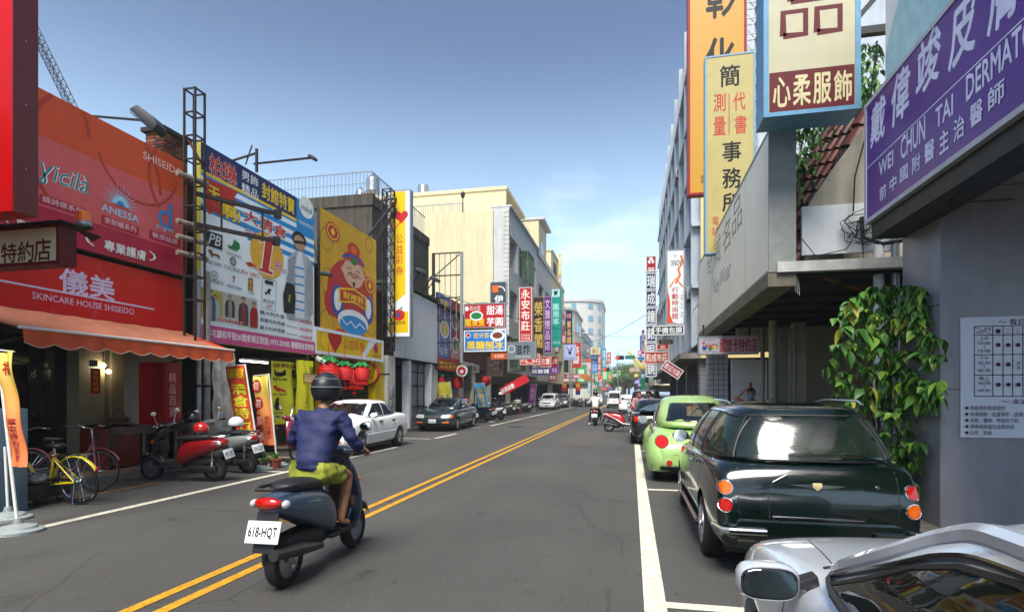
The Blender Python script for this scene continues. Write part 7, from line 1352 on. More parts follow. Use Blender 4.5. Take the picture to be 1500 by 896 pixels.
# --- trolley, plastic bags, banner stands, cabinet at the corner
def on_left(px_, py_): return PG(px_, py_)
g = PG(40, 745); t = thing('wooden_trolley', 'low black wheeled trolley under the clear plastic bags', 'trolley', (g.x-.55, g.y+.1, 0)); bx('deck', mat('black_wood', '#161310', .7), t, -.9, .55, -.1, .5, .10, .30, bevel=.01)
for x in (-.75, .45):
    for y in (.0, .42): q = MB().lathe([(.045, -.015), (.045, .015)], (x, y, .045), 'x', 14).obj('caster', BPL, t); bx('fork', GALV, q, x-.02, x+.02, y-.03, y+.03, .06, .10)
def bag(lab, loc, r):
    m = MB(); m.grid(lambda u, v: tuple(r*(1+.18*sin(u*31+v*9)*cos(v*17))*c_ for c_ in (1.3*cos(2*pi*u)*sin(pi*v), sin(2*pi*u)*sin(pi*v), .55*(1-cos(pi*v))*.9)), 24, 12); o = m.obj('plastic_bag', mat('clear_bag', '#b9bab8', .25, var=.25, sc=20, trans=.35), smooth=True); o.location = loc; tag(o, lab, 'plastic bag')
bag('crumpled clear plastic bag on the trolley edge', (g.x-.15, g.y+.2, .30), .15); bag('flatter clear plastic bag behind on the trolley', (g.x-.62, g.y+.35, .30), .17)
cb_ = PD(8, 600, 6.9); t = thing('utility_cabinet', 'blue grey steel cabinet behind the pale yellow banner', 'cabinet', (cb_.x-.5, cb_.y, .0)); bx('body', mat('cabinet_blue', '#5f7684', .5, .2, var=.15), t, -.6, .19, 0, .5, .0, 1.36, bevel=.01); bx('door_gap', BLACK, t, .06, .07, -.004, 0, .05, 1.4); bx('black_band', BLACK, t, -.6, .195, -.012, -.002, .78, .98); bx('handle', GALV, t, .1, .12, -.03, -.002, .6, .75)
def banner_stand(lab, px0, px1, yt, yb, D, m, texts, lean, baseY, hem=None, pole_right=True, name='banner_stand', group=None):
    """feather banner on a plastic base: cloth hangs from a leaning pole"""
    A = PD(px0, yb, D); Bq = PY(px1, yb, A.y); z1 = PY(px0, yt, A.y).z; w_, h_ = Bq.x-A.x, z1-A.z
    t = thing(name, lab, 'banner', (A.x, A.y, .0), group=group); z0 = A.z
    fx = lambda u, v: w_*u+lean*v*h_; fy = lambda u, v: .02*sin(u*7+v*5)+.015*sin(v*13)
    MB().grid(lambda u, v: (fx(u, v), fy(u, v), z0+h_*v+.03*(u-.5)*(v > .97)), 12, 24).obj('cloth', m, t, smooth=True, solid=.004)
    for tx in texts: s0, u0, u1, v0, v1, mm = tx[:6]; panel_text(t, lambda a, b: (fx(u0+(u1-u0)*a, v0+(v1-v0)*b), fy(u0+(u1-u0)*a, v0+(v1-v0)*b)-.009, z0+h_*(v0+(v1-v0)*b)), s0, mm, tx[6] if len(tx) > 6 else True, .03)
    ux = 1.03 if pole_right else -.03; pole = MB().tube([(fx(ux, -z0/h_), .01, .03), (fx(ux, 1.03), .01, z0+h_*1.03)], .017, 8).obj('pole', WHITE, t, smooth=True); MB().tube([(fx(ux, 1.02), .01, z0+h_*1.02), (fx(1-ux, 1.0), .01, z0+h_*1.0)], .008, 6).obj('cross_rod', WHITE, t)
    MB().lathe([(.24, 0), (.24, .03), (.18, .045), (.17, .07), (.11, .085), (.05, .10), (.035, .16), (.02, .16)], (fx(ux, -z0/h_), .01, 0), 'z', 22).obj('base', mat('banner_base', '#8c9494', .5, var=.2, sc=12), t, smooth=True, ang=30); return t, fx, z0, h_, fy
BYO = bpy.data.materials.new('banner_yellow_to_orange'); BYO.use_nodes = True; n_ = BYO.node_tree; tcn = n_.nodes.new('ShaderNodeTexCoord'); sxx = n_.nodes.new('ShaderNodeSeparateXYZ'); rmp = n_.nodes.new('ShaderNodeValToRGB'); n_.links.new(tcn.outputs['Generated'], sxx.inputs[0]); n_.links.new(sxx.outputs[2], rmp.inputs[0]); n_.links.new(rmp.outputs[0], n_.nodes['Principled BSDF'].inputs['Base Color']); rmp.color_ramp.elements[0].color = (*lin('#d0703a'), 1); rmp.color_ramp.elements[1].color = (*lin('#d0c85a'), 1); rmp.color_ramp.elements[0].position = .35; n_.nodes['Principled BSDF'].inputs['Roughness'].default_value = .6
t_, fx, z0, h_, fy = banner_stand('pale yellow to orange banner leaning at the cabinet corner', 15, 38, 515, 683, 6.3, BYO, [('草屯特約店家', .35, .75, .05, .42, K('#b03a3a'))], -.14, 0, pole_right=False); panel_text(t_, lambda a, b: (fx(.3+.5*a, .8+.12*b), fy(.3+.5*a, .8+.12*b)-.009, z0+h_*(.80+.12*b)), '福', K('#b02a2a'), True, .03)
g = PG(10, 762); o = MB().lathe([(.24, 0), (.24, .03), (.18, .045), (.17, .07), (.11, .085), (.05, .10), (.035, .16), (.02, .16)], (0, 0, 0), 'z', 22).obj('empty_banner_stand', mat('banner_base', '#8c9494'), smooth=True, ang=30); o.location = (g.x-.05, g.y+.05, 0); tag(o, 'round grey banner base standing empty at the picture corner kerb', 'banner base'); MB().tube([(0, 0, .1), (-.05, 0, .9)], .015, 8).obj('pole', WHITE, o)
RY = K('#c03a20')
banner_stand('red and yellow clearance sale banner leaning by the tarpaulin', 346, 373, 536, 636, 11.6, mat('banner_red', '#c2401c', .6), [('清倉特賣', .12, .92, .06, .74, mat('banner_text_yellow', '#d8d42a', .5)), ('名牌男裝品牌', .05, .95, .82, .97, YEL, False)], -.17, 0)
t_, fx, z0, h_, fy = banner_stand('narrow orange banner with red round emblems next to the sale banner', 380, 402, 550, 651, 12.2, BYO.copy(), [('熱烈特惠中', .55, .85, .08, .42, K('#b03a3a'))], -.10, 0)
for v in (.12, .35, .6, .85): MB().add([(fx(.22, v)+.10*cos(a), fy(.22, v)-.01, z0+h_*v+.14*sin(a)) for a in [2*pi*k/20 for k in range(20)]], [tuple(range(20))]).obj('emblem', K('#b8281c'), t_); panel_text(t_, lambda a, b: (fx(.22, v)-.05+.10*a, fy(.22, v)-.013, z0+h_*v-.09+.18*b), 'mm', WHT, False)
s_ = banner_stand('yellow leaning banner with pink and blue characters by the eatery lantern', 645, 664, 560, 605, 27, mat('banner_pale_yellow', '#cfc63a', .6), [('芋圓', .15, .45, .1, .6, K('#b04a80')), ('豆花', .55, .85, .1, .6, BLU)], -.12, 0)
banner_stand('pale blue banner with yellow characters leaning over the scooters', 701, 716, 561, 600, 31, mat('banner_light_blue', '#4fa0cc', .6), [('黑糖刨冰', .2, .8, .08, .8, YEL)], -.2, 0)
banner_stand('purple banner leaning before the white facing car', 774, 783, 563, 590, 50, mat('banner_purple', '#7a3078', .6), [('特惠', .2, .8, .2, .8, K('#c8a0c8'))], .1, 0)
s = sf('hanging_banner', 'long red banner slung at a slant over the scooter row', 736, 781, 554, 566, 36, K('#b8202c'), [('開幕誌慶', .04, .5, .2, .8, WHT, BO)], d=.03, cat='banner'); s.o.rotation_euler = (0, -radians(28), 0); s.o.location.z -= .6
# plant pots
def pot(lab, loc, r, h, pm, lm, n=60, sp=.16):
    t = thing('potted_plant', lab, 'plant pot', loc); MB().lathe([(r*.72, 0), (r, h*.85), (r*1.1, h*.86), (r*1.1, h), (r*.95, h), (r*.9, h*.9), (.02, h*.88)], n=18).obj('pot', pm, t, smooth=True, ang=40); m = MB()
    for k in range(n):
        a, el = random.uniform(0, 6.28), random.uniform(.1, 1.4); L_ = sp*random.uniform(.5, 1.2); d = Vector((cos(a)*cos(el), sin(a)*cos(el), sin(el))); p = Vector((0, 0, h))+d*L_*random.uniform(.4, 1); q = d.cross(Vector((0, 0, 1))).normalized()*.025; m.add([p-d*.05, p+q, p+d*.06, p-q], [(0, 1, 2, 3)])
    m.obj('foliage', lm, t)['kind'] = 'stuff'
TC_ = mat('terracotta', '#8e4426', .7, var=.2)
g = PG(399, 686); pot('terracotta pot with low green plant under the orange banner', (g.x, g.y+.1, 0), .13, .2, TC_, LM[0], 40, .1); g = PG(380, 688); pot('small brown pot with spreading herbs beside the terracotta pot', (g.x, g.y+.1, 0), .10, .14, mat('brown_pot', '#5a2a20', .6), LM[2], 110, .2); g = PG(352, 690); pot('tiny red pot half hidden by the silver scooter tail', (g.x, g.y+.3, 0), .08, .12, TC_, LM[0], 30, .1)
for px_, D, lb in ((762, 45, 'bushy potted shrub standing between the far scooters'), (751, 43, 'smaller yellowish potted shrub next to the bushy one'), (967, 26, 'potted plant under the tilted red banner')): p = PD(px_, 590, D); pot(lb, (p.x, p.y, .12), .25, .35, TC_, LM[1 if px_ == 760 else 2], 300, .85 if px_ == 760 else .55)
# --- people
def skin_mesh(J, E, name, sub=2):
    """J: {name: (pos, radius or (rx, ry))}; E: edges; grown with the Skin modifier from the first joint"""
    keys = list(J); me = bpy.data.meshes.new(name); me.from_pydata([J[k][0] for k in keys], [(keys.index(a), keys.index(b)) for a, b in E], []); o = bpy.data.objects.new('t', me); TCOL.objects.link(o); o.modifiers.new('s', 'SKIN'); sv_ = me.skin_vertices[0].data
    for i, k in enumerate(keys): r = J[k][1]; sv_[i].radius = r if isinstance(r, tuple) else (r, r); sv_[i].use_root = i == 0
    q = o.modifiers.new('u', 'SUBSURF'); q.levels = q.render_levels = sub; m2 = bake(o); m2.name = name; bpy.data.objects.remove(o); m2.polygons.foreach_set('use_smooth', [True]*len(m2.polygons)); m2.materials.clear(); return m2
from mathutils import noise as MN
def wrinkle(me, a):
    for v in me.vertices:
        q = Vector((v.co.x*9, v.co.y*9, v.co.z*20)); v.co += v.normal*a*(MN.noise(q)+.5*MN.noise(q*2.3)+.35*abs(MN.noise(Vector((v.co.x*14+v.co.z*10, v.co.y*14, v.co.z*6)))))
def lerp(a, b, f): return Vector(a)*(1-f)+Vector(b)*f
def person(label, loc, rz, pose, top, bottom, sleeves='long', legs='long', hairm=None, hm=None, skin=SKIN, long_hair=False, detail=True, mask=None, shoes=None):
    """pose: dict of joints in metres; builds one body mesh plus clothing, hair and shoes"""
    t = thing('person', label, 'person', loc, rz); p = pose; J = {}; E = []
    def add(k, pos, r, par=None): J[k] = (tuple(pos), r); (E.append((par, k)) if par else None)
    add('pel', p['pelvis'], (.14, .11)); add('spine', lerp(p['pelvis'], p['chest'], .5), (.125, .095), 'pel'); add('chest', p['chest'], (.15, .105), 'spine'); add('nb', lerp(p['chest'], p['neck'], .7), (.09, .075), 'chest'); add('neck', p['neck'], .05, 'nb'); add('chin', lerp(p['neck'], p['head'], .45), .055, 'neck')
    for s_ in 'lr':
        sh, el, wr = p['sh'+s_], p['el'+s_], p['wr'+s_]; add('sh'+s_, sh, .058, 'chest'); add('ua'+s_, lerp(sh, el, .5), .047, 'sh'+s_); add('el'+s_, el, .04, 'ua'+s_); add('fa'+s_, lerp(el, wr, .4), .038, 'el'+s_); add('wr'+s_, wr, .026, 'fa'+s_)
        hd = (Vector(wr)-Vector(el)).normalized(); pa = Vector(wr)+hd*.055; add('pa'+s_, pa, (.036, .02), 'wr'+s_); side = hd.cross(Vector((0, 0, 1))); side = side.normalized() if side.length > .01 else Vector((1, 0, 0)); cur = p.get('curl', Vector((0, 0, -1)))
        if detail:
            for j in range(4):
                b = pa+hd*.04+side*(-.027+.018*j); ln_ = (.028, .032, .030, .024)[j]; add('f%d0%s' % (j, s_), b, .0095, 'pa'+s_); m1 = b+(hd+cur*.5).normalized()*ln_; add('f%d1%s' % (j, s_), m1, .009, 'f%d0%s' % (j, s_)); add('f%d2%s' % (j, s_), m1+(cur*1.0-hd*.3).normalized()*ln_*.9, .0075, 'f%d1%s' % (j, s_))
            ts = 1 if s_ == 'l' else -1; b = pa+side*ts*.03-hd*.01; add('t0'+s_, b, .011, 'pa'+s_); add('t1'+s_, b+(side*ts*.6+hd*.6+cur*.5).normalized()*.035, .010, 't0'+s_)
        hp, kn, an = p['hp'+s_], p['kn'+s_], p['an'+s_]; add('hp'+s_, hp, .088, 'pel'); add('th'+s_, lerp(hp, kn, .5), .075, 'hp'+s_); add('kn'+s_, kn, .055, 'th'+s_); add('ca'+s_, lerp(kn, an, .35), .054, 'kn'+s_); add('an'+s_, an, .034, 'ca'+s_); add('to'+s_, p['to'+s_], (.038, .026), 'an'+s_)
    bm_me = skin_mesh(J, E, 'body', 2 if detail else 1)
    # shaped head joined into the body mesh
    H = Vector(p['head']); fwd = Vector(p.get('face', (0, 1, 0))).normalized(); rt_ = fwd.cross(Vector((0, 0, 1))).normalized(); up = rt_.cross(fwd)
    hd_v = []; nu, nv = 24, 18
    for j in range(nv+1):
        ph = pi*j/nv
        for i in range(nu):
            th = 2*pi*i/nu; x, y, z = sin(ph)*sin(th), sin(ph)*cos(th), cos(ph); jaw = 1-.28*max(0, -z)**1.5; X_ = .076*x*jaw; Yy = .095*y*(1-.12*max(0, -z)); Z_ = .118*z
            if y > .3: fz = z; g_ = lambda a, b, sx_, sz_: math.exp(-((x-a)/sx_)**2-((fz-b)/sz_)**2); Yy += .022*g_(0, -.18, .12, .22)-.008*(g_(.36, .05, .16, .1)+g_(-.36, .05, .16, .1))+.006*g_(0, -.52, .22, .08)+.006*g_(0, -.85, .2, .15)
            if abs(x) > .93 and abs(z) < .3: X_ *= 1.10
            hd_v.append(H+rt_*X_+fwd*Yy+up*Z_)
    f_ = [(j*nu+i, j*nu+(i+1) % nu, (j+1)*nu+(i+1) % nu, (j+1)*nu+i) for j in range(nv) for i in range(nu)]
    b_ = bmesh.new(); b_.from_mesh(bm_me); vs = [b_.verts.new(v) for v in hd_v]
    for q in f_:
        try: fc = b_.faces.new([vs[k] for k in q]); fc.smooth = True
        except ValueError: pass
    bmesh.ops.recalc_face_normals(b_, faces=b_.faces); b_.to_mesh(bm_me); b_.free(); bm_me.materials.append(skin); link('body', bm_me, None, t)
    for s_ in (-1, 1): e_ = H+rt_*s_*.03+fwd*.083+up*.008; MB().ball(tuple(e_), .011, 10, 6).obj('eye', K('#1a1412'), t, smooth=True)
    MB().ball(tuple(H+fwd*.092-up*.055), (.022, .008, .007), 10, 6).obj('mouth', K('#7a3a34'), t, smooth=True)
    # clothing: offset skins
    C_ = {}; Ec = []
    def addc(k, pos, r, par=None): C_[k] = (tuple(pos), r); (Ec.append((par, k)) if par else None)
    addc('hem', lerp(p['pelvis'], p['chest'], -.06), (.10, .08)); addc('pel', lerp(p['pelvis'], p['chest'], .04), (.16, .125), 'hem'); addc('spine', lerp(p['pelvis'], p['chest'], .5), (.165, .13), 'pel'); addc('chest', p['chest'], (.18, .13), 'spine'); addc('nb', lerp(p['chest'], p['neck'], .72), (.12, .09), 'chest'); addc('neck', lerp(p['neck'], p['head'], .02), .062, 'nb')
    for s_ in 'lr':
        sh, el, wr = p['sh'+s_], p['el'+s_], p['wr'+s_]; addc('sh'+s_, sh, .078, 'chest'); addc('ua'+s_, lerp(sh, el, .5), .068, 'sh'+s_)
        if sleeves == 'long': addc('el'+s_, el, .06, 'ua'+s_); addc('fa'+s_, lerp(el, wr, .5), .054, 'el'+s_); addc('cf'+s_, lerp(el, wr, .93), .042, 'fa'+s_)
        else: addc('el'+s_, lerp(sh, el, .8), .06, 'ua'+s_)
    tm = skin_mesh(C_, Ec, 'jacket', 3 if detail else 2)
    wrinkle(tm, .022)
    tm.materials.append(top); link('jacket', tm, None, t)
    C_ = {}; Ec = []; addc('waist', lerp(p['pelvis'], p['chest'], .22), (.15, .115)); addc('pel', p['pelvis'], (.175, .15), 'waist')
    for s_ in 'lr':
        hp, kn, an = p['hp'+s_], p['kn'+s_], p['an'+s_]; addc('hp'+s_, hp, .115, 'pel'); addc('th'+s_, lerp(hp, kn, .5), .095, 'hp'+s_)
        if legs == 'long': addc('kn'+s_, kn, .075, 'th'+s_); addc('ca'+s_, lerp(kn, an, .4), .07, 'kn'+s_); addc('an'+s_, lerp(kn, an, .93), .055, 'ca'+s_)
        else: addc('kn'+s_, lerp(hp, kn, .82), .092, 'th'+s_)
    tm = skin_mesh(C_, Ec, 'trousers' if legs == 'long' else 'shorts', 3 if detail else 2)
    wrinkle(tm, .022)
    tm.materials.append(bottom); link(tm.name, tm, None, t)
    for s_ in 'lr':
        a, b = Vector(p['an'+s_]), Vector(p['to'+s_]); d = (b-a); d.z = 0; d = d.normalized() if d.length > .001 else Vector((0, 1, 0)); zz = min(a.z, b.z)-.045; sd_ = Vector((d.y, -d.x, 0)); base_ = [a-d*.06, a-d*.02, a+d*.05, b+d*.03, b+d*.06]; m = MB()
        if shoes: m.rings([[tuple(Vector((c.x, c.y, zz+hh/2))+sd_*w_*cos(2*pi*k/12)+Vector((0, 0, hh/2*sin(2*pi*k/12)))) for k in range(12)] for c, w_, hh in zip(base_, (.02, .04, .042, .045, .02), (.05, .09, .085, .06, .03))]); m.obj('shoe', shoes, t, sub=1)
        else:
            m.rings([[tuple(Vector((c.x, c.y, zz+hh))+sd_*w_*sg) for sg, hh in ((-1, 0), (1, 0), (1, .018), (-1, .018))] for c, w_ in zip(base_, (.03, .036, .034, .045, .025))]); m.obj('sandal', BPL, t); MB().tube([tuple(b+sd_*.04-d*.05+Vector((0, 0, -.02))), tuple(b+Vector((0, 0, .03))), tuple(b-sd_*.04-d*.05+Vector((0, 0, -.02)))], .007, 6).obj('strap', NVY, t)
    hs = hairm or K('#15110f')
    if hm is None:
        m = MB().grid(lambda u, v: tuple(H+rt_*.086*sin(2*pi*u)*sin(pi*.62*v+.02)*(1+.03*sin(u*60))+fwd*(.102*cos(2*pi*u)*sin(pi*.62*v+.02)-.012)+up*(.13*cos(pi*(.62 if cos(2*pi*u) < .3 else .36)*v+.02)-(.10*v*v if long_hair and cos(2*pi*u) < .2 else 0))), 30, 8); m.obj('hair', hs, t, smooth=True, solid=.01)
    if mask: MB().grid(lambda u, v: tuple(H+rt_*.08*sin(-1.2+2.4*u)+fwd*.107*cos(-1.2+2.4*u)-up*(.01+.10*v)), 12, 6).obj('face_mask', mask, t, smooth=True, solid=.004)
    if hm:
        me = MB().grid(lambda u, v: tuple(H+up*.02+rt_*.125*sin(2*pi*u)*sin(pi*.74*v+.01)+fwd*.15*cos(2*pi*u)*sin(pi*.74*v+.01)+up*.15*cos(pi*.74*v+.01)), 28, 14).obj('helmet', hm[0], t, smooth=True, solid=.012)
        if len(hm) > 1:
            for k_ in (.28, .46): MB().tube([tuple(H+up*.02+rt_*.134*sin(a)*sin(pi*.6*k_*1.7)+fwd*.159*cos(a)*sin(pi*.6*k_*1.7)+up*.142*cos(pi*.6*k_*1.7)) for a in [2*pi*i/24 for i in range(25)]], .011, 6, sq=.5).obj('stripe', hm[1], t)
        MB().grid(lambda u, v: tuple(H+up*(.0-.09*v)+rt_*.136*sin(-.8+1.6*u)+fwd*.166*cos(-.8+1.6*u)), 12, 4).obj('visor', GLASS, t, smooth=True, solid=.003)
    return t
def rider_pose(foot=None, lean=.12):
    P = dict(pelvis=(0, -.22, .87), chest=(0, -.12+lean, 1.22), neck=(0, -.08+lean, 1.42), head=(0, -.03+lean, 1.58))
    for s_, k in ((-1, 'l'), (1, 'r')):
        P['sh'+k] = (s_*.19, -.12+lean, 1.34); P['el'+k] = (s_*.30, .02, 1.12); P['wr'+k] = (s_*.31, .17, 1.05); P['hp'+k] = (s_*.10, -.2, .86); P['kn'+k] = (s_*.15, .22, .80); P['an'+k] = (s_*.13, .12, .38); P['to'+k] = (s_*.14, .25, .34)
    if foot: P.update(foot)
    return P
RX, RY_ = -2.76, 4.62
scooter('dark grey blue scooter ridden down the lane by the rider in yellow shorts', (RX, RY_, 0), .03, mat('scooter_slate', '#36465c', .3, .1, var=.03, coat=.8), txt='618-HQT', stand=False, lean=0, name='ridden_scooter')
person('rider in navy jacket and yellow green shorts wearing a striped grey helmet', (RX, RY_, 0), .03, rider_pose(), mat('jacket_navy', '#111a4a', .75, var=.15, sc=9), mat('shorts_lime', '#868c28', .8, var=.15, sc=12), legs='short', hm=(mat('helmet_dark', '#15181c', .45), mat('helmet_stripe', '#6c7c80', .5)))
g = PG(871, 623); scooter('black scooter ridden away by person in the white jacket', (g.x, g.y+.6, 0), .0, BP, txt='503-KLA', stand=False, lean=0, name='ridden_scooter')
person('rider in loose white jacket with feet down behind the white van', (g.x, g.y+.6, 0), 0, rider_pose(dict(knl=(-.24, .1, .55), anl=(-.30, -.1, .1), tol=(-.31, .02, .06), knr=(.24, .1, .55), anr=(.34, .0, .1), tor=(.36, .12, .06))), mat('jacket_white', '#c9cac4', .8, var=.08, sc=9), mat('trousers_black', '#15161a', .8), hm=(BP,), shoes=WHITE)
g = PG(893, 632); sx_ = scooter('red white and black scooter parked across behind the black sedan', (g.x+.55, g.y, 0), -pi/2-.15, mat('scooter_bright_red', '#b01822', .25, coat=.8, var=.03), txt='119-ZNB', trim=None, seatm=BPL)
MB().tube([(.13, -.7, .72), (.15, -.35, .55), (.15, .0, .33), (.15, .35, .3)], .03, 8).tube([(-.13, -.7, .72), (-.15, -.35, .55), (-.15, .0, .33), (-.15, .35, .3)], .03, 8).obj('white_trim', WP, sx_, smooth=True)
def stand_pose(bend=0, turn=0):
    P = dict(pelvis=(0, 0, .92), chest=(0, .02+bend, 1.25), neck=(0, .03+bend*1.4, 1.42), head=(0, .06+bend*1.7, 1.56), curl=Vector((0, .5, -.8)))
    for s_, k in ((-1, 'l'), (1, 'r')):
        P['sh'+k] = (s_*.18, .01+bend, 1.34); P['el'+k] = (s_*.25, .08+bend, 1.10); P['wr'+k] = (s_*.20, .28+bend, 1.0); P['hp'+k] = (s_*.1, 0, .9); P['kn'+k] = (s_*.11, .03, .5); P['an'+k] = (s_*.12, -.02, .09); P['to'+k] = (s_*.13, .12, .05)
    return P
p = gat(935, 23.6); P = stand_pose(.05); P['face'] = (0, 1, -.1); person('woman in pink jacket and pink mask standing beside the parked scooter', (p.x, p.y, 0), pi+.2, P, mat('jacket_pink', '#c08a8e', .8, var=.1, sc=9), mat('jeans_blue', '#27324a', .8), hairm=K('#5a241c'), long_hair=True, mask=mat('mask_pink', '#c47a84', .8), shoes=BPL)
p = gat(959, 22.2); P = stand_pose(.12); P['face'] = (0, 1, -.5); person('man in grey shirt looking down between the cars', (p.x, p.y, 0), pi/2+.5, P, mat('shirt_grey', '#4a4e52', .8, var=.1), mat('trousers_dark', '#1b1c20', .8), sleeves='short', shoes=BPL)
p = gat(1085, 12.6); P = stand_pose(0); P['elr'] = (.36, .1, 1.44); P['wrr'] = (.2, .05, 1.6); P['face'] = (-.3, 1, 0)
person('person in red top and mask raising a hand to the head', (p.x+.25, p.y, -.0), pi/2+.9, P, mat('top_red', '#a01a30', .8, var=.1), mat('trousers_dark', '#1b1c20'), sleeves='short', mask=mat('mask_blue', '#6a8a94', .8), shoes=BPL)
scooter('white scooter under the arcade with its back shield showing', (gat(1106, 12.4).x+.2, gat(1106, 12.4).y, .14), -2.3, WP, txt='771-RRC')
t = sc[0]
# black car roof under the arcade, mirror mounted shield
sedan('black sedan parked in the arcade beyond lime car', (3.15, 15.2, 0), .03, PBK, L=4.3, W=1.68, plate_txt='9J-0325')
# reflection put into colour: blue grey cover on the black sedan's boot
o = MB().grid(lambda u, v: (-.55+1.3*u, .1+.8*v, 1.0+.22*sin(pi*u)*sin(pi*v)+.02*sin(u*20+v*9)), 16, 10).obj('rain_cover', mat('cover_slate_blue', '#44566a', .4, var=.15), smooth=True, solid=.012); o.location = (.8, 17.25, .06); tag(o, 'slate blue cover lying over the boot of glossy black sedan', 'cover')
for nm, px_, py_, D, lb in (('wall_poster', 0, 0, 0, ''),): pass
# ============================================================ far street: junction lights, signs, trees
t = thing('traffic_light_mast', 'traffic light mast with green street name sign over the junction', 'traffic light', PD(949, 590, 72)); t.location.z = 0; A = t.location.copy()
def rel(px_, py_, D=72): return PY(px_, py_, A.y)-A
MB().tube([(0, 0, 0), (0, 0, rel(949, 521).z)], .13, 10).obj('pole', GALV, t, smooth=True); z = rel(949, 523).z; MB().tube([(0, 0, z), (rel(900, 523).x, 0, z)], .08, 8).obj('arm', GALV, t, smooth=True)
x0 = rel(902, 523).x; x1 = rel(914, 523).x; o = bx('signal_head', BLACK, t, x0, x1, -.2, .2, z-.26, z+.26, bevel=.04)
for k in range(3): MB().lathe([(.16, -.02), (.16, .02)], (x0+(x1-x0)*(.18+.32*k), -.22, z), 'y', 16).obj('lamp', mat('red_signal', '#ff2010', em=3, var=0) if k == 0 else K('#1a2018'), o)
def arm_sign(px0, px1, yt, yb, txt, m):
    a, b = rel(px0, yb), rel(px1, yt); o = bx('street_name_sign', m, t, a.x, b.x, -.14, -.10, a.z, b.z); panel_text(o, lambda u, v: (a.x+.1+(b.x-a.x-.2)*u, -.145, a.z+(b.z-a.z)*(.2+.6*v)), txt, WHT, False, .02)
arm_sign(916, 930, 520, 526, '中正路', K('#157a5c')); arm_sign(938, 952, 540, 545, '太平路', K('#157a5c')); arm_sign(938, 945, 553, 572, '↑', K('#157a5c'))
bx('signal_head', BLACK, t, rel(945, 552).x, rel(950, 552).x, -.2, .2, rel(947, 560).z, rel(947, 551).z, bevel=.04)
t = thing('traffic_light_mast', 'smaller traffic light on the left kerb of the junction'.replace('left kerb', 'kerb side opposite the green name signs'), 'traffic light', PD(866, 590, 74)); t.location.z = 0; A = t.location.copy()
MB().tube([(0, 0, 0), (0, 0, rel(866, 541).z)], .12, 10).obj('pole', GALV, t, smooth=True); z = rel(866, 541).z; MB().tube([(0, 0, z), (rel(893, 541).x, 0, z)], .07).obj('arm', GALV, t); o = bx('signal_head', BLACK, t, rel(884, 541).x, rel(893, 541).x, -.2, .2, z-.25, z+.25, bevel=.04); MB().lathe([(.15, -.02), (.15, .02)], (rel(886, 541).x, -.22, z), 'y', 14).obj('lamp', mat('red_signal', '#ff2010'), o)
# street lamps
for px_, top_, D, lb in ((838, 489, 80, 'slim street lamp with curved arm by the tan corner building'), (905, 513, 110, 'street lamp rising beyond the red traffic signal')):
    p = PD(px_, 577, D); h_ = PD(px_, top_, D).z; t = thing('street_lamp', lb, 'street lamp', (p.x, p.y, .1)); MB().tube([(0, 0, 0), (0, 0, h_-.6), (.3, 0, h_-.1), (1.6, 0, h_)], [.1, .07, .05, .04], 8).obj('pole', GALV, t, smooth=True); MB().box(1.5, 2.3, -.15, .15, h_-.08, h_+.06).obj('lamp_head', WHITE, t, bevel=.04)
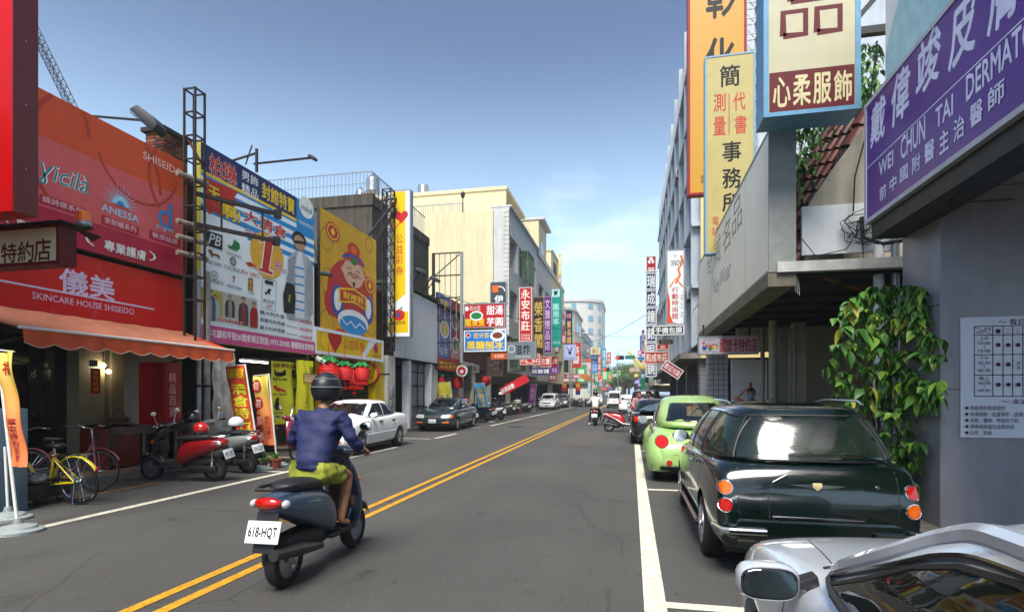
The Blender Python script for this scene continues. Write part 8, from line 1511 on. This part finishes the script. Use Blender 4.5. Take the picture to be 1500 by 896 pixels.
# the crowd of far signs: (px0, px1, top, bottom, distance, colour, text, label)
far = [(866, 876, 519, 546, 92, '#1f78c8', '便利商店', 'tall blue sign with white characters beyond the corner building', 1), (865, 879, 509, 519, 91, '#c8c090', '彩', 'cream curved panel above the tall blue sign', 0), (876, 880, 519, 556, 96, '#c8401c', '眼鏡行', 'narrow orange red sign right of the tall blue one'.replace('right of', 'next to'), 1), (882, 888, 510, 540, 100, '#1c8ca0', '電信', 'tall teal sign near the glass tower', 1),
       (889, 895, 516, 532, 96, '#b01c2c', '藥局', 'dark red vertical sign by the street lamp', 1), (889, 894, 534, 541, 98, '#d8d8d8', '冰', 'small white sign below the dark red one', 0), (889, 897, 544, 560, 104, '#4fb02c', '食', 'bright green stacked sign over the far pavement', 0), (891, 896, 548, 556, 103, '#c8601c', '飲', 'orange patch sign in front of the bright green one', 0), (903, 909, 542, 550, 120, '#2a9a3c', '口', 'green outlined square sign far down the street', 0),
       (893, 906, 547, 552, 122, '#8a9498', '停車', 'grey green wide sign far down the street', 0), (904, 909, 566, 570, 118, '#c8b41c', '麵', 'small yellow sign low down the street', 0), (876, 884, 560, 566, 101, '#2a70b0', '洗', 'small blue low sign past the tall blue one', 0), (875, 884, 566, 572, 99, '#c8381c', '鍋', 'orange red low shop sign past the corner', 0), (866, 872, 555, 560, 93, '#a82820', '茶', 'small red low sign by the corner building', 0), (861, 867, 559, 575, 90, '#6ab0a8', '花', 'pale turquoise low banner by the corner building', 0), (882, 890, 543, 556, 108, '#6ab88c', '書', 'mint green sign between the orange and bright green ones', 0),
       (950, 962, 534, 544, 62, '#d8b41c', '當舖', 'yellow pawn shop sign under the draper sign', 0), (950, 965, 545, 556, 58, '#8ab4c0', '眼鏡', 'pale blue shop sign under the yellow one', 0), (934, 940, 513, 520, 80, '#c860a0', '美', 'pink sign with a cross near the dog shaped sign', 0), (929, 938, 556, 562, 84, '#3a4aa0', '讚', 'blue patterned sign beside the green street sign', 0), (929, 935, 547, 552, 88, '#d8b41c', '金', 'small yellow square sign over the far lane', 0), (921, 939, 538, 545, 66, '#a88a5a', '銀樓', 'brown oval sign over the far parked cars', 0), (940, 944, 483, 518, 58, '#8a3a3a', '旅社', 'brown red narrow sign column beyond the navy squares', 1), (940, 950, 505, 516, 56, '#a8683a', '飯店', 'brick coloured wide sign below the brown red column', 0), (955, 965, 565, 572, 45, '#b0b4b4', '停', 'pale low sign near the woman in pink', 0),
       (823, 829, 490, 503, 60, '#b0342c', '鞋', 'small red sign under the teal pi sign', 0), (818, 822, 372, 404, 66, '#d8c41c', '證券', 'yellow sign high on the narrow cream block', 1), (818, 822, 405, 415, 66, '#c88a8a', '美', 'pink sign below the high yellow one', 0)]
for a, b, c_, d, D, h_, tx, lb, vt_ in far: sf('far_shop_sign' if D > 55 else 'shop_sign', lb, a, b, c_, d, D, K(h_), [(tx, .12, .88, .1, .9, WHT if h_ not in ('#d8d8d8', '#c8c090', '#b0b4b4') else BLK, dict(vert=bool(vt_)))], d=.3)
rs = random.Random(5); words = ('茶', '藥', '眼', '鞋', '飯', '銀', '書', '冰', '車', '布', '麵', '手'); cols = ('#b82a20', '#1f6fb0', '#2a9a4c', '#d0a41c', '#c8c8c4', '#7a2c80', '#d0601c', '#1c8a90', '#c84a7a', '#24306c')
for k in range(34):
    side = k % 2; D = 84+k*4.2; X_s = (-8.4 if not side else 2.3); z0 = rs.uniform(3, 7); hh = rs.uniform(1.6, 4.5); ww = rs.uniform(.9, 1.5); Yy = D; x0 = X_s-(ww if side else 0)+(.4 if side else -.4); cc = cols[k % 10]
    S_ = Sign('far_shop_sign', '%s %s sign along the crowded far signboards on the %s' % (('first', 'second', 'third', 'fourth')[k//10], {'#b82a20': 'red', '#1f6fb0': 'blue', '#2a9a4c': 'green', '#d0a41c': 'yellow', '#c8c8c4': 'white', '#7a2c80': 'purple', '#d0601c': 'orange', '#1c8a90': 'teal', '#c84a7a': 'pink', '#24306c': 'navy'}[cc], 'office row side' if side else 'cream block side'), 'shop sign', (x0, Yy, z0), 0, ww, hh, d=.3, face=K(cc), body=GALV, group='crowded signs at the far end'); S_.t(words[k % 12]+words[(k+5) % 12], .15, .85, .15, .85, WHT if cc != '#c8c8c4' else BLK, vert=True, bold=.03)
p = PD(930, 530, 78); t = thing('figure_sign', 'pale yellow cut out sign shaped like a rearing animal', 'shop sign', p); MB().prism([(.1, -1.0), (1.0, -1.0), (1.1, -.4), (.7, 0), (.3, .4), (-.2, 1.0), (-.5, 1.6), (-.95, 1.7), (-1.0, 1.2), (-.6, 1.1), (-.4, .5), (-.2, -.1), (-.1, -.5)], -.15, .15).obj('board', K('#c8c48a'), t, bevel=.05)
# green roadside awning and parasol
g = PD(955, 569, 44); t = thing('shop_awning', 'dark green shop awning beyond the woman in pink', 'awning', g); MB().add([(-1.2, 0, 0), (1.4, 0, .5), (1.4, 5, .5), (-1.2, 5, 0), (-1.2, 0, -.25), (-1.2, 5, -.25)], [(0, 1, 2, 3), (0, 3, 5, 4)]).obj('canopy', K('#1c5c44'), t, solid=.03)
for px_, c_, lb in ((878, '#2a6a3c', 'green street parasol by the far left kerb'.replace('left ', '')), (884, '#b8381c', 'orange street parasol at the far kerb'), (889, '#2a4a6a', 'blue street parasol at the far kerb')):
    p = PD(px_, 577, 97); t = thing('parasol', lb, 'parasol', (p.x, p.y, 0)); MB().tube([(0, 0, 0), (0, 0, 2.6)], .04).obj('pole', GALV, t); MB().lathe([(1.5, 2.2), (.8, 2.5), (.05, 2.75)], n=12).obj('canopy', K(c_), t)
# trees closing the street
def tree(lab, loc, h, r, seed):
    random.seed(seed); t = thing('street_tree', lab, 'tree', loc); m = MB(); m.tube([(0, 0, 0), (.1, 0, h*.3), (-.05, .1, h*.55)], [r*.09, r*.07, r*.05], 8)
    for k in range(6): a = k*1.05; m.tube([(0, 0, h*(.3+.04*k)), (r*.35*cos(a), r*.35*sin(a), h*(.5+.03*k)), (r*.6*cos(a), r*.6*sin(a), h*(.62+.04*k))], [r*.05, r*.03, r*.015], 6)
    m.obj('trunk', mat('bark', '#4a4034', .9, var=.3), t, smooth=True); m = MB(); cl = []
    for k in range(26): a, e_ = random.uniform(0, 6.28), random.uniform(-.4, 1.4); q = random.uniform(.45, .95); cl.append((r*q*cos(a)*cos(e_), r*q*sin(a)*cos(e_), h*.62+r*.75*q*sin(e_), r*random.uniform(.18, .34)))
    for cx_, cy_, cz_, cr_ in cl:
        for k in range(110):
            d = Vector((random.gauss(0, 1), random.gauss(0, 1), random.gauss(0, 1))).normalized()*cr_*random.uniform(.5, 1.05); p = Vector((cx_, cy_, cz_))+d; u = Vector((random.gauss(0, 1), random.gauss(0, 1), random.gauss(0, .6))).normalized(); v = u.cross(d).normalized() if u.cross(d).length > .001 else Vector((1, 0, 0)); s_ = r*random.uniform(.03, .055); m.add([p-u*s_, p+v*s_*.7, p+u*s_, p-v*s_*.7], [(0, 1, 2, 3)], random.choice((0, 0, 1)))
    o = m.obj('crown', [mat('tree_leaf_a', '#4a6a3a', .7, var=.3), mat('tree_leaf_b', '#6a8a50', .7, var=.3)], t); o['kind'] = 'stuff'
for px_, D, h_, r, lb in ((915, 150, 9, 5, 'bushy green tree standing far down the middle of the view'), (905, 135, 8, 3.2, 'slim dark tree in front of the bushy one'), (930, 170, 10, 5.5, 'pale green tree beyond the brown oval sign'), (921, 215, 12, 7, 'large distant tree closing the street'), (898, 240, 11, 6, 'distant tree behind the street lamp'), (938, 240, 11, 6, 'distant tree behind the pink cross sign'), (912, 310, 15, 11, 'farthest tree crown at the vanishing point')): p = PD(px_, 577, D); tree(lb, (p.x, p.y, 0), h_, r, int(px_))
random.seed(3)
hz_ = bpy.data.materials.new('haze'); hz_.use_nodes = True; n_ = hz_.node_tree; n_.nodes.remove(n_.nodes['Principled BSDF']); pv = n_.nodes.new('ShaderNodeVolumePrincipled'); pv.inputs['Color'].default_value = (.86, .93, 1, 1); pv.inputs['Density'].default_value = .0009; pv.inputs['Anisotropy'].default_value = .2; n_.links.new(pv.outputs[0], n_.nodes['Material Output'].inputs['Volume'])
if HAZE: o = MB().box(-760, 760, -360, 1560, -2, 45).obj('haze', hz_); o['kind'] = 'stuff'
bpy.data.scenes.remove(TMP)
# overhead wires
m = MB()
for k, (a, b, za, zb_) in enumerate((((-9.2, 26, 6.5), (2.9, 70, 9), 0, 0), ((2.6, 30, 7), (-9, 80, 9), 0, 0), ((2.9, 12, 5.6), (2.7, 60, 8.5), 0, 0))):
    m.tube([lerp(a, b, f)-Vector((0, 0, 1.2*4*f*(1-f))) for f in [i/10 for i in range(11)]], .018, 4)
tag(m.obj('overhead_wires', BLACK), 'thin black wires strung across and along the street', 'wires')
